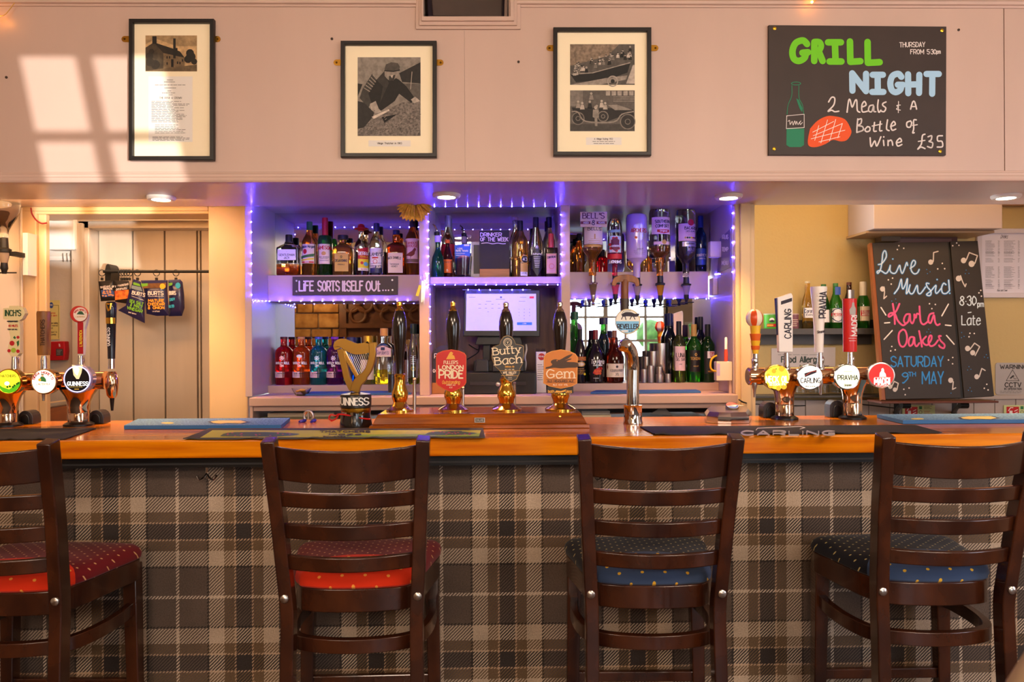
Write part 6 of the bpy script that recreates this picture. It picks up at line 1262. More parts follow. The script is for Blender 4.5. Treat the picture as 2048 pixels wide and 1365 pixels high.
for hx, hy, Yq_ in ((1511, 708, Yfr - .01), (1573, 706, Yh2 + .01), (1640, 706, Yh2 + .005), (1701, 705, Yh2 + .005)):
    a = P(hx, hy, Yq_); b = P(hx, 735, Yq_); MB().tube([b, a], [.010, .008], CHROME, 14).build('ferrule', t)
# left font
Yfl = 2.66; t = thing('beer_font', 'warm toned chrome tee bar beer font with three lit badges at the left of the counter', 'beer font', (P(100, 850, Yfl).x, Yfl, CZ))
MB().tube([P(-60, 765, Yfl), P(100, 763, Yfl), P(212, 761, Yfl)], .031, WARM_CHROME, 28).build('cross_bar', t)
pillar(t, 158, Yfl, 850, 40, 772, 72); pillar(t, 14, Yfl, 850, 40, 772, 72)
def lz(x, y): return x / 5.054, 600 + y / 5.055
def d_th(s):
    s.text('THATCHERS', *lz(95, 757), 5, EM('7A7A10', .3), width=33, w=.8, l=3); s.disc(*lz(90, 845), 5, EM('FFFFF0', 1), ry=4)
    s.poly([lz(5, 850), lz(40, 880), lz(110, 905), lz(180, 860), lz(222, 820), lz(215, 870), lz(170, 925), lz(110, 942), lz(50, 930), lz(15, 890)], EM('58B818', .5), l=1)
    for x, y in ((95, 880), (120, 875), (150, 880), (165, 865), (190, 850), (205, 840)): s.disc(*lz(x, y), 2.2, EM('1E6A14', .2), n=8, l=3)
lens(t, 20, 763.5, 25, 2.59, LY, GOLD, d_th, 1)
def d_mo(s):
    s.text('BIRRA MORETTI', *lz(452, 722), 4.8, EM('B02A20', .3), width=44, w=1.2, arc=17.5, l=3); s.text("L'AUTENTICA", *lz(455, 842), 3.6, EM('C87A3A', .4), width=26, w=.7, l=3)
    s.poly([lz(402, 818), lz(420, 800), lz(430, 775), lz(460, 775), lz(482, 800), lz(485, 830)], EM('3A7A3A', .3), l=1); s.disc(*lz(447, 765), 2.6, EM('E0B080', .5), n=10, l=2); s.poly([lz(432, 757), lz(436, 748), lz(462, 750), lz(466, 758)], EM('2E5A2E', .2), l=3); s.disc(*lz(420, 808), 3, EM('E8B03A', .5), n=10, l=3); s.ring(*lz(455, 825), 23.5, .7, EM('C89A5A', .4), l=1)
lens(t, 91, 763.5, 25, 2.59, LW, WARM_CHROME, d_mo, 1)
LK = mat('14121A', .3)
def d_gu(s):
    s.ring(157.5, 758.5, 25.5, 2.2, EM('D8D0FF', .9), l=2); s.text('GUINNESS', *lz(803, 828), 7.5, EM('FFFFFF', .8), width=41, w=1.6, serif=True, contrast=.2, dots=6, l=3); s.lines(*lz(715, 880), *lz(895, 878), 1, EM('C8B060', .5), w=.9); s.lines(*lz(770, 902), *lz(845, 905), 1, EM('C8A040', .5), w=1.6)
    s.poly([lz(745, 655), lz(760, 760), lz(790, 800), lz(815, 800), lz(840, 740), lz(855, 655), lz(830, 662), lz(800, 668), lz(770, 660)], EM('E8D8A8', .5), l=2); s.poly([lz(760, 690), lz(775, 740), lz(800, 765), lz(822, 700), lz(800, 680)], EM('FFFFF0', .9), l=4)
lens(t, 157.5, 758.5, 28, 2.58, LK, mat('C8C0F0', .2, metal=.7), d_gu, 1)
tapset(t, 32, 735, Yfl - .01, None); tapset(t, 88, 735, Yfl - .01, 802); tapset(t, 163, 735, Yfl - .01, None)
# end tap with the tall black handle
c = P(224, 770, Yfl - .01)
MB().lathe([(.010, -.045), (.017, -.035), (.021, 0), (.021, .02), (.015, .04), (.012, .045)], c, WARM_CHROME, 24).build('end_valve', t); MB().lathe([(.004, -.058), (.008, -.012), (.010, .0), (.002, 0)], c + Vector((.0, 0, -.03)), mat('2A2422', .25, metal=.8), 16).build('nozzle', t)
Yl2 = Yfl - .03
mb = MB(); c3 = P(223, 718, Yl2); q3 = sc(c3); mb.lathe([(7 / q3, 0), (7.5 / q3, 20 / q3), (9 / q3, 70 / q3), (9.5 / q3, 72 / q3), (10.5 / q3, 100 / q3), (10.8 / q3, 110 / q3), (8 / q3, 114 / q3)], c3, mat('17151E', .2, coat=.5), 24); o = mb.build('tap_handle', t); o['label'] = 'tall black and gold tap handle'
def hm3(x, y, l): r = (7.5 + 3 * max(0, 700 - y) / 90) / q3; a = math.asin(max(-.95, min(.95, (x - 223) / q3 / r))); return Vector((c3.x + (r + .001 + .0003 * l) * math.sin(a), c3.y - (r + .001 + .0003 * l) * math.cos(a), P(x, y, c3.y).z))
mb = MB(); sh = Sheet(mb, hm3, 3); sh.text('GUINNESS', 224, 674 - 6.5, 6.5, CHALKW, width=36, rot=-math.pi / 2, w=1.4, serif=True, l=2); sh.rect(214, 636, 232, 648, GOLD); sh.poly([(217, 607), (229, 607), (227, 620), (222, 624), (219, 618)], GOLD); sh.poly([(220, 610), (226, 610), (223, 619)], LK, l=3); mb.build('handle_lettering', o, smooth=False, origin=o['_o'])
MB().tube([P(223, 738, Yl2), P(223, 716, Yl2)], [.011, .010], CHROME, 16).build('ferrule', t)
o = face(t, 'tap_handle', [(17, 660), (21, 676), (17, 690), (15, 700), (16, 706), (22, 713), (34, 713), (39, 707), (40, 690), (40, 660), (38, 642), (44, 638), (50, 627), (44, 615), (38, 615), (38, 612), (18, 612), (18, 616), (6, 617), (6, 638), (17, 640)][::-1], Yl2, .02, mat('EBD9A0', .4), bevel=.001, drawm=lambda s: (s.text("INCH'S", 26, 621, 11, mat('1E4A2A', .5), width=31, w=1.9, serif=True, dots=6, l=2), s.lines(14, 643, 38, 643.2, 1, INKL, w=2), s.text('40 MILES', 26, 650, 4, REDL, width=18, w=1, l=2), s.text('GROWN JUST', 26, 642, 2.8, INKL, width=21, w=.7, l=3), s.text('FROM OUR MILL', 25, 658, 2.6, INKL, width=20, w=.7, l=2), s.disc(24, 687, 5, REDL, l=2), s.disc(27, 701, 5, mat('A8C03A', .5), l=2), s.disc(18, 702, 3.4, REDL, l=3), s.disc(36, 703, 3.6, REDL, l=3), s.disc(36, 675, 3, REDL, l=2), s.poly([(26, 676), (29, 672), (32, 676), (30, 679)], GREENL, l=2), s.poly([(33, 684), (38, 681), (38, 690), (35, 694)], GREENL, l=3))); o['label'] = 'cream signpost shaped tap handle'
mb = MB(); WDH = mat('9A6428', .45, noise=.4, nscale=9, stretch=(6, 6, 1), col2='70421A'); c4 = P(88, 711, Yl2); q4 = sc(c4); mb.lathe([(10.5 / q4, 0), (11 / q4, 4 / q4), (12 / q4, 84 / q4), (11 / q4, 88 / q4), (1 / q4, 88 / q4)], c4, WDH, 20, sq=2.6); o = mb.build('tap_handle', t); o['label'] = 'carved wooden tap handle'
mb = MB(); sh = front(mb, Yl2 - .0225); sh.text('THATCHERS', 89, 666 - 8, 8, mat('4A2A10', .6), width=52, rot=-math.pi / 2, w=1.4, l=1); mb.build('handle_lettering', o, smooth=False, origin=o['_o'])
face(t, 'tap_handle', [(155, 712), (166, 712), (168, 690), (169, 658), (177, 628), (144, 628), (153, 655), (154, 690)], Yl2, .016, mat('D8CCC0', .2), bevel=.002)['label'] = 'clear edged tap handle stem'
o = face(t, 'tap_handle', [(155, 708), (166, 708), (166, 645), (155, 645)], Yl2 - .002, .002, mat('B01420', .35), bevel=0, drawm=lambda s: s.text("L'AUTENTICA", 164, 677 - 5, 5, YELL, width=32, rot=-math.pi / 2, w=1, l=2)); o['label'] = 'red strip on the clear edged handle'
MB().lathe([(16.5 / q4, 0), (16.5 / q4, .012), (15 / q4, .014)], P(160.5, 629, Yl2 + .004), mat('C8322A', .35), 32, axis=(0, -1, 0)).build('handle_badge', t)
mb = MB(); sh = front(mb, Yl2 - .0105); sh.disc(160.5, 629, 14, mat('F0E0D0', .4)); sh.text('BIRRA MORETTI', 160.5, 618, 3, REDL, width=24, w=.7, arc=11, l=2); sh.poly([(153, 629), (158, 623), (164, 623), (169, 630)], mat('2E5A3A', .5), l=2); sh.disc(160.5, 621, 1.8, mat('C88A5A', .5), n=8, l=3); sh.text("L'AUTENTICA", 160.5, 633, 2.2, GOLDL, width=18, w=.5, l=2); mb.build('badge_face', t, smooth=False)
for hx, hy in ((29, 714), (88, 712), (161, 712)): MB().tube([P(hx, 738, Yl2 + .01), P(hx, hy, Yl2 + .01)], [.011, .008], CHROME, 14).build('ferrule', t)
# ------------------------------------------------------------------ runners and mats on the counter
def cloth(name, lab, cat, pts, z, h, m, draw=None, group=None, wave=0.0):
    """bar runner: a thin sheet whose front edge may ripple"""
    (ax, ay), (bx_, by), (cx_, cy_), (dx, dy) = pts     # front-left, front-right, back-right, back-left
    mb = MB(); n = 40; rows = []
    for j, v in enumerate((0, .12, .5, 1)):
        row = []
        for i in range(n + 1):
            u = i / n; fx, fy = ax + (bx_ - ax) * u, ay + (by - ay) * u; gx, gy = dx + (cx_ - dx) * u, dy + (cy_ - dy) * u
            p = Pz(fx, fy, z).lerp(Pz(gx, gy, z), v); p.z = z + h + (wave * max(0, math.sin(u * 31 + 1)) ** 3 if j == 0 else 0); row.append(p)
        rows.append(row)
    low = [[Vector((p.x, p.y, p.z - h)) for p in r] for r in rows]
    mb.grid(rows, m); mb.grid(low[::-1], m); mb.grid([low[0], rows[0]], m); mb.grid([rows[-1], low[-1]], m)
    for i in (0, -1): mb.poly([low[0][i], rows[0][i], rows[1][i], rows[2][i], rows[3][i], low[3][i]], m)
    o = mb.build(name, smooth=False)
    if draw:
        mb = MB(); draw(flat(mb, z + h + .0003)); mb.build('printed_design', o, smooth=False, origin=o['_o'])
    return tag(o, lab, cat, group)
RUB = mat('2C2624', .8, bump=.3, bscale=300)
def d_thr(s):
    YG1 = mat('C9C41A', .6); s.poly([(400, 876), (958, 873.5), (962, 861), (425, 861)], YG1); s.poly([(660, 874), (958, 873.5), (960, 867), (700, 870)], mat('9AB81E', .6), l=2)
    for x0, x1, y0, y1, k in ((440, 600, 866, 873, 1), (850, 955, 864, 870, 2)):
        s.poly(smooth2([(x0, y1), (x0 + 15, y0), (x0 + 70, y0 - 1.5), (x1 - 30, y0), (x1, y0 + 3), (x1 - 40, y1), (x0 + 50, y1 + .5), (x0, y1)], 3), mat('3A5A1E', .6), l=3)
        rnd = random.Random(k)
        for q in range(16): s.disc(rnd.uniform(x0 + 12, x1 - 12), rnd.uniform(y0, y1), 2.4, REDL, ry=.7, n=8, l=4)
    s.text('THATCHERS', 690, 862, 3.4, INK, width=100, w=1.2, serif=True, l=4); s.text('Haze', 690, 867.4, 3.4, INK, width=64, w=1.1, slant=.3, l=4); s.text('SOMERSET', 672, 872.5, 1.8, INK, width=52, w=.6, l=4)
cloth('bar_runner', 'green and yellow bar runner printed with orchard trees in front of the hand pumps', 'bar runner', [(366, 880), (970, 877), (966, 858), (418, 859)], CZ + .0006, .003, mat('4A4236', .8), d_thr, 'bar runners', .003)
def d_car(s):
    s.text('CARLING', 1576, 862.5, 8, mat('BDB4AC', .8), width=186, w=1.9, contrast=-.8, l=2); s.stroke([(1512, 861), (1515, 857), (1600, 853.5), (1610, 856), (1600, 858.5)], 1.2, CHALKW)
cloth('bar_runner', 'black bar runner with white lettering at the right of the counter', 'bar runner', [(1310, 871), (1884, 867), (1830, 852), (1280, 855)], CZ + .0006, .003, RUB, d_car, 'bar runners', .004)
cloth('bar_runner', 'plain dark bar runner at the far left of the counter', 'bar runner', [(-160, 882), (128, 880), (193, 858), (-80, 861)], CZ + .0006, .003, RUB, None, 'bar runners', .003)
BLM = mat('7AA9CC', .7, noise=.5, nscale=160, col2='2E5F90'); BLE = mat('2A6298', .6)
def d_mat(x, y, k=1):
    def d(s):
        s.poly([(x - 40, y - 2), (x - 20, y - 4.5), (x + 30, y - 4.5), (x + 46, y - 1), (x + 30, y + 2.5), (x, y + 1.5), (x - 14, y + 3), (x - 34, y + 1.5)], mat('1E3A5E', .6)); s.poly([(x - 34, y - 2), (x - 18, y - 4), (x + 27, y - 4), (x + 38, y - 1), (x + 26, y + 2), (x, y + 1), (x - 14, y + 2.4), (x - 28, y + 1)], mat('E8CC7A', .6), l=2)
        s.disc(x - 120 * k, y + 1, 13, mat('E8CC7A', .6), ry=1.6)
    return d
def rubber(lab, pts, d):
    mb = MB(); z = CZ + .0006; q = [Pz(a, b, z) for a, b in pts]; mb.prism(q, (0, 0, .012), BLE); q2 = [p + Vector((0, 0, .0121)) for p in q]; mb.poly(q2, BLM); o = mb.build('drip_mat', smooth=False)
    mb = MB(); d(flat(mb, z + .0126)); mb.build('printed_design', o, smooth=False, origin=o['_o']); return tag(o, lab, 'drip mat', 'blue drip mats on the counter')
rubber('blue rubber drip mat between the left font and the harp font', [(248, 859), (562, 858), (580, 843), (276, 845)], d_mat(455, 845.5))
rubber('blue rubber drip mat below the live music board', [(1806, 848.5), (2190, 846), (2160, 833), (1754, 836)], d_mat(1955, 837.2))
# chrome soft drink box
t = thing('drink_dispenser', 'low chrome dispenser plate with a round red white and blue badge', 'dispenser', Pz(1455, 846, CZ)); CO = Vector(t['_o'])
pts = [(1409, 838), (1413, 846), (1436, 847.5), (1462, 848), (1498, 847), (1503, 838), (1497, 830.5), (1418, 830.5)]
mb = MB(); q = [Pz(a, b, CZ + .0005) for a, b in pts]; mb.prism(q, (0, 0, .022), CHROME); tp = [p + Vector((0, 0, .022)) for p in q]; cen = sum(tp, Vector()) / len(tp); in_ = [cen + (p - cen) * .86 + Vector((0, 0, .014)) for p in tp]; mb.grid([tp, in_], CHROME, True); mb.poly(in_, mat('9A928C', .3, metal=.9)); mb.build('plate', t, smooth=False)
mb = MB(); bc = Vector((cen.x + .015, cen.y - .01, CZ + .0375)); 
def dm(x, y, l): return bc + Vector((x, 0, 0)) + Vector((0, .9, .43)) * (-y) + Vector((0, 0, .012 + .0005 * l))
mb.lathe([(.0225, -.012), (.0225, .0), (.02, .001)], bc + Vector((0, 0, .0118)), CHROME, 28, axis=(0, -.43, .9)); sh = Sheet(mb, dm); sh.l = 4; sh.disc(0, 0, .021, WHITE); n_ = 12
sh.l = 5; sh.poly(list(reversed([(.021 * math.cos(math.pi * k / n_ + .15), -.021 * math.sin(math.pi * k / n_ + .15)) for k in range(n_ + 1)])) + [(-.008, -.004), (.008, .001)], mat('D02A20', .4)); sh.poly([(.02 * math.cos(math.pi * k / n_ - .25), .02 * math.sin(math.pi * k / n_ - .25) + .001) for k in range(n_ + 1)] + [(-.008, .006), (.008, .009)], mat('1E5AB8', .4)); mb.build('badge', t, smooth=False)

# ------------------------------------------------------------------ right wall: bottle shelf, boards, signs
t = thing('wall_shelf', 'dark grey wall shelf holding bottled beers on the yellow wall', 'shelf', P(1640, 690, YR - .05)); DG = mat('4A4644', .5)
Ysh = 3.86; mb = MB(); mb.box(P(1518, 670, Ysh), P(1757, 657.5, YR), DG); mb.build('board', t, smooth=False, bevel=.002); mb = MB(); mb.box(P(1522, 690, YR - .03), P(1738, 668, YR), DG); mb.build('batten', t, smooth=False); mb = MB(); mb.box(P(1552, 660, YR - .02), P(1757, 640, YR - .001), mat('38343A', .5)); mb.build('backboard', t, smooth=False)
ZSH = P(1640, 657.5, Ysh).z + .0006; YSB = 3.93; GBB = 'bottled beers on the grey wall shelf'
bottle('beer_bottle', 'clear golden beer bottle, leftmost of the bottled beers', 1615, 22, 563, ZSH, YSB, 'beer', mat('E8C468', .02, trans=1, ior=1.4), cap=(mat('C8B89A', .4), 567, 10), labels=[(616, 636, 10, WHL)], group=GBB, draw=T(('Corona', 1615, 619, 7, NAVYL, {'width': 18, 'w': 1}), ('Extra', 1615, 628, 4, NAVYL, {'w': .7})), ncap='crown_cap')
bottle('beer_bottle', 'green beer bottle behind the white flared tap handle', 1647, 22, 569, ZSH, YSB, 'beer', DGREEN, cap=(GREENL, 577, 10), labels=[(620, 645, 10, WHL)], group=GBB, ncap='crown_cap')
bottle('beer_bottle', 'green beer bottle with blue neck label', 1671, 24, 567, ZSH, YSB, 'beer', GREENG, cap=(mat('3A7A3A', .4), 574, 10), labels=[(617, 645, 11.6, WHL), (574, 590, 5.6, mat('3A5AB0', .5))], group=GBB, draw=lambda s: (s.text('PERONI', 1671, 627, 5.5, REDL, width=21, w=1, serif=True), s.stroke([(1661, 624), (1665, 619), (1671, 617.5), (1677, 619), (1681, 624)], 1.6, NAVYL), s.stroke([(1661, 637), (1666, 642), (1671, 643.5), (1676, 642), (1681, 637)], 1.6, NAVYL)), ncap='crown_cap')
bottle('beer_bottle', 'brown beer bottle behind the red tap handle', 1698, 23, 565, ZSH, YSB, 'beer', mat('4A1A08', .03, trans=.8), cap=(mat('5A2A1A', .4), 571, 10), labels=[(620, 645, 10.5, REDL), (580, 597, 6.4, SILVL)], group=GBB, ncap='crown_cap')
bottle('beer_bottle', 'green beer bottle with white foil neck, rightmost of the bottled beers', 1726, 25, 564, ZSH, YSB, 'beer', GREENG, cap=(mat('EDE0D0', .4), 592, 13.5), labels=[(613, 642, 12, CREAML)], group=GBB, draw=lambda s: (s.rect(1717, 621, 1736, 632.5, REDL, l=1), s.text('STELLA', 1726.5, 622, 4, WHITE, width=16, w=.8, l=3), s.text('ARTOIS', 1726.5, 627.5, 4, WHITE, width=16, w=.8, l=3)), ncap='foil')
def can(lab, cx, w_, vt, body, capm, draw):
    Y = 3.92; c = P(cx, 657, Y); c.z = ZSH; s_ = sc(c); r = w_ / 2 / s_; h = P(cx, vt, Y).z - ZSH
    t = thing('snack_tube', lab, 'snack tube', c); mb = MB(); mb.lathe([(r * .97, 0), (r, .003), (r, h * .96)], c, body, 28)
    def mp(x, y, l): a = math.asin(max(-.95, min(.95, (x - cx) / s_ / r))); return Vector((c.x + (r + .0004 * l) * math.sin(a), Y - (r + .0004 * l) * math.cos(a), P(x, y, Y - r).z))
    draw(Sheet(mb, mp, w_ / 8)); mb.build('tube', t); MB().lathe([(r * 1.03, h * .93), (r * 1.03, h), (r * .95, h * 1.01)], c, capm, 28).build('lid', t)
can('green crisp tube standing on the grey wall shelf beside the balloon handle', 1540, 24, 628, mat('4FA82E', .4), mat('A8B89A', .4), lambda s: (s.disc(1540, 640, 5, WHL, ry=4), s.poly([(1534, 642), (1540, 640), (1546, 642), (1542, 645), (1538, 645)], INKL, l=3), s.rect(1531, 648, 1549, 654, REDL), s.text('CRISPS', 1540, 649, 4, YELL, width=15, w=.8, l=3) if False else s.lines(1532, 651, 1548, 651.2, 1, YELL, w=2)))
can('dark pink crisp tube on the grey wall shelf right of the slanted white tap handle', 1589, 16, 628, mat('7A4A58', .4), mat('B89A9A', .4), lambda s: s.lines(1583, 640, 1595, 652, 4, CREAML, w=1))
t = thing('notice', 'white food allergy notice on the wall behind the right beer font', 'notice', P(1607, 735, YR))
mb = MB(); mb.prism([P(a, b, YR - .006) for a, b in ((1543, 760), (1670, 760), (1671, 695), (1543, 697))], (0, .003, 0), mat('D8CCC8', .5)); sh = front(mb, YR - .0064); INK2 = mat('3A4438', .5); sh.text('Food Allergy?', 1563, 714, 11, INK2, al='l', width=84, w=2.4, dots=6); sh.text('Ask our team', 1598, 730, 8, INK2, al='l', width=60, w=1); sh.lines(1556, 710, 1658, 710.2, 1, INK2, w=.6); mb.build('sheet', t, smooth=False)
# glasses on the dark ledge
t = thing('glass_ledge', 'dark ledge with upturned glasses behind the right beer font', 'ledge', P(1640, 797, 3.9)); mb = MB(); mb.box(P(1510, 797, 3.86), P(1762, 787, YR), DG); mb.build('board', t, smooth=False, bevel=.002)
ZG = P(1640, 787, 3.86).z + .0006
for i in range(7):
    px = 1602 + 22 * i + (4 if i % 2 else 0); c = P(px, 787, 3.9 + .02 * (i % 2)); c.z = ZG; s_ = sc(c)
    tag(MB().lathe([(.030, 0), (.029, .03), (.025, .09), (.023, .09), (.026, .03), (.0285, .001)], c, mat('EEF0F0', .02, trans=1, ior=1.3), 24).build('tumbler'), ['upturned glass tumbler on the dark ledge, leftmost of the row', 'second upturned tumbler from the left on the dark ledge', 'third upturned tumbler from the left on the dark ledge', 'middle upturned tumbler on the dark ledge', 'third upturned tumbler from the right on the dark ledge', 'second upturned tumbler from the right on the dark ledge', 'upturned tumbler on the dark ledge nearest the live music board'][i], 'glass', 'upturned glasses on the dark ledge')
# wall cupboard above
t = thing('wall_cupboard', 'lilac white boxed cupboard on the wall above the live music board', 'cupboard', P(1840, 462, 3.75))
mb = MB(); a = P(1748, 458, 3.72); b = P(1935, 395, YR - .001); mb.box((a.x, 3.72, a.z), (b.x, YR - .001, b.z + .1), mat('BBAAA6', .45)); mb.build('front', t, smooth=False, bevel=.003)
mb = MB(); a2 = P(1728, 465, 3.8); mb.box((a2.x, 3.78, P(1740, 462, 3.78).z - .012), (b.x, YR - .001, P(1740, 462, 3.78).z), mat('B0906A', .5)); mb.build('base_board', t, smooth=False, bevel=.002)
tag(MB().tube([P(1724, 405, 3.9), P(1729, 418, 3.85), P(1737, 430, 3.8), P(1746, 437, 3.75)], .004, WHITE, 8, 4).build('white_cable'), 'white cables running into the left side of the wall cupboard', 'cable')
# live music board, leaning back
pb, pt_ = P(1850, 797, 3.62), P(1850, 484, 3.80); BO = P(1772, 799, 3.62)
nrm = Vector((0, -(pt_.z - pb.z), (pt_.y - pb.y))).normalized(); nrm = Vector((0, nrm.y, nrm.z))
if nrm.y > 0: nrm = -nrm
def bp_(x, y, l=0): return Ppl(x, y, BO, nrm) + nrm * (.0005 * l)
t = thing('music_board', 'leaning black chalkboard advertising live music on Saturday 9th May', 'chalkboard', bp_(1880, 800)); CB = mat('2E2724', .55, noise=.15, nscale=7)
for nm, q in (('board', [(1772, 799), (1922.5, 796.5), (1895.5, 484), (1745, 486)]), ('side_board', [(1929, 796), (1988.5, 792.5), (1955.5, 482), (1900.5, 483)])):
    mb = MB(); mb.prism([bp_(*p) for p in q], -nrm * .018, CB); mb.build(nm, t, smooth=False, bevel=.001)
mb = MB(); mb.prism([bp_(*p) - nrm * .004 for p in ((1765, 800), (1772.5, 800), (1746, 485.5), (1740, 486))], -nrm * .025, mat('8A4A1E', .4)); mb.prism([bp_(*p) - nrm * .008 for p in ((1921, 797), (1931, 796), (1902, 483), (1894, 484))], -nrm * .012, BLACK); mb.build('wooden_edge', t, smooth=False)
mb = MB(); s = Sheet(mb, bp_); B1 = mat('2E86CC', .7); B2 = mat('CDDCE8', .7); PK = mat('E0568A', .7)
za = lambda L: [(1730 + x / 4.874, 400 + y / 4.875) for x, y in L]; zb_ = lambda L: [(1730 + x / 6.204, 640 + y / 6.205) for x, y in L]
for k, (w_, m_) in enumerate(((4.2, B1), (1.8, B2))):
    s.l = 1 + k
    for L in ([(130, 632), (165, 620), (205, 560), (203, 510), (188, 498), (172, 530), (165, 600), (150, 680), (125, 717), (118, 700), (150, 690), (200, 718), (228, 690), (243, 650)], [(245, 640), (243, 690), (265, 715), (300, 710), (335, 640), (345, 680), (362, 718), (385, 670), (405, 612), (414, 640)], [(440, 668), (480, 640), (490, 605), (470, 592), (450, 630), (450, 690), (480, 722), (510, 712), (527, 680)],
              [(285, 915), (325, 860), (352, 775), (360, 850), (372, 868), (395, 820), (412, 770), (408, 850), (402, 915), (420, 890), (438, 830), (427, 880), (442, 915), (470, 908), (507, 835), (515, 900), (540, 915), (590, 850)], [(622, 818), (597, 815), (606, 850), (640, 890), (640, 925), (620, 936), (600, 922), (640, 890), (690, 835), (685, 890), (700, 912), (745, 860)], [(788, 828), (765, 815), (745, 860), (755, 908), (790, 914), (822, 885)], [(814, 785), (822, 880)]): s.stroke(za(L), w_, m_, sm=5, dots=8)
    for x, y in ((270, 578), (702, 778), (825, 912)): s.disc(*za([(x, y)])[0], w_ * .5, m_, n=10)
s.l = 1
for L in ([(270, 1015), (285, 1110), (290, 1212)], [(335, 1015), (300, 1090), (240, 1140), (228, 1125), (250, 1105), (290, 1112), (320, 1180), (370, 1225), (412, 1195)], [(437, 1115), (400, 1120), (378, 1170), (392, 1205), (420, 1188), (438, 1120), (442, 1180), (462, 1205), (480, 1160), (480, 1118), (495, 1150), (505, 1112), (530, 1118)], [(530, 1040), (535, 1130), (545, 1195), (575, 1215), (620, 1180)], [(668, 1105), (630, 1120), (615, 1180), (640, 1200), (670, 1125), (682, 1190), (702, 1222), (728, 1212)]): s.stroke(za(L), 3.6, PK, sm=5, dots=8)
for L in ([(470, 120), (425, 160), (415, 240), (435, 315), (475, 335), (510, 290), (520, 210), (500, 140), (470, 120)], [(600, 215), (560, 220), (540, 280), (555, 325), (590, 300), (610, 220), (617, 300), (640, 330), (672, 290)], [(670, 140), (690, 240), (705, 335)], [(757, 208), (715, 258), (732, 300), (775, 312), (820, 250), (825, 202), (800, 203), (785, 270), (810, 325), (860, 312), (905, 255)], [(940, 202), (915, 207), (937, 260), (985, 310), (975, 353), (930, 337), (918, 318)]): s.stroke(zb_(L), 3.6, PK, sm=5, dots=8)
def bt(tx, x, y, h, m_, wd, w_): s.text(tx, x, y, h, m_, width=wd, w=w_, dots=6, rot=-.005)
bt('SATURDAY', 1834, 713.5, 20, B1, 104, 2.5); bt('MAY', 1865.5, 744, 24, B1, 42, 2.6); bt('9', 1809, 746, 20, B1, 13, 2.5); bt('TH', 1824, 745, 8, B1, 14, 1.8)
bt('8*30', 1936, 593, 18, B2, 32, 2.1); bt('pm', 1961, 604, 10, B2, 12, 1.5); bt('Late', 1942, 632, 18, B2, 37, 2.0); s.stroke([(1936, 626), (1942, 625)], 2, B2)
CHG = mat('C8BEBA', .8)
def note(pts, heads, w_=2.2):
    s.stroke(pts, w_, CHG, dots=6)
    for x, y, rx in heads: s.disc(x, y, rx, CHG, ry=rx * 1.05)
note(za([(665, 600), (668, 515), (712, 503)]), [(*za([(640, 608)])[0], 5)]); note(za([(985, 590), (1015, 515), (1095, 545), (1070, 620)]), [(*za([(960, 592)])[0], 5.4), (*za([(1038, 625)])[0], 6)])
note(za([(930, 740), (950, 800), (975, 848), (985, 820)]), [(*za([(912, 768)])[0], 5.6)]); note(za([(185, 850), (190, 900), (183, 965), (210, 940)]), [(*za([(170, 870)])[0], 5)])
note(zb_([(1300, 370), (1358, 290), (1422, 335), (1365, 445)]), [(*zb_([(1272, 357)])[0], 5.2), (*zb_([(1335, 410)])[0], 5)]); note(zb_([(1415, 710), (1448, 605), (1490, 630)]), [(*zb_([(1385, 708)])[0], 4.8)])
note(zb_([(335, 820), (362, 765), (412, 790), (395, 870)]), [(*zb_([(312, 830)])[0], 4.4), (*zb_([(370, 868)])[0], 4.2)]); note(zb_([(1095, 770), (1085, 865), (1125, 845)]), [(*zb_([(1062, 752)])[0], 5)])
for L in ([(155, 1050), (203, 1125)], [(190, 1202), (240, 1198)], [(812, 1018), (748, 1132)], [(782, 1222), (838, 1228)], [(265, 1275), (185, 1362)]): s.stroke(za(L), 2.4, CHALKW, dots=6)
s.stroke(zb_([(1010, 195), (1105, 305)]), 2.4, CHALKW, dots=6)
for L, m_ in (([(330, 448), (377, 473), (315, 485), (753, 620), (708, 674), (776, 672), (268, 764), (227, 781), (255, 822), (628, 1014), (685, 1021), (651, 1062), (893, 421), (854, 448), (915, 444), (1128, 883), (1110, 908), (1134, 940), (1022, 1302), (1064, 1304), (1013, 1336)], CHALKW), ([(600, 680), (633, 703), (608, 720), (298, 968), (260, 988), (304, 1005), (985, 686), (978, 720), (1012, 718), (620, 1262), (602, 1290), (638, 1292), (942, 1295), (965, 1333), (940, 1345)], B1)):
    for p in za(L): s.disc(*p, 1.5 if m_ is CHALKW else .9, m_, n=8, l=1)
for L, m_ in (([(332, 332), (374, 374), (318, 387), (1088, 469), (1035, 500), (1086, 547), (546, 848), (481, 863), (498, 931), (1510, 801), (1479, 851), (1526, 872)], CHALKW), ([(1505, 434), (1480, 463), (1522, 473), (1288, 583), (1313, 615), (1272, 624), (1303, 846), (1282, 875), (1320, 888), (1066, 912)], B1)):
    for p in zb_(L): s.disc(*p, 1.5 if m_ is CHALKW else .9, m_, n=8, l=1)
mb.build('chalk_lettering', t, smooth=False)
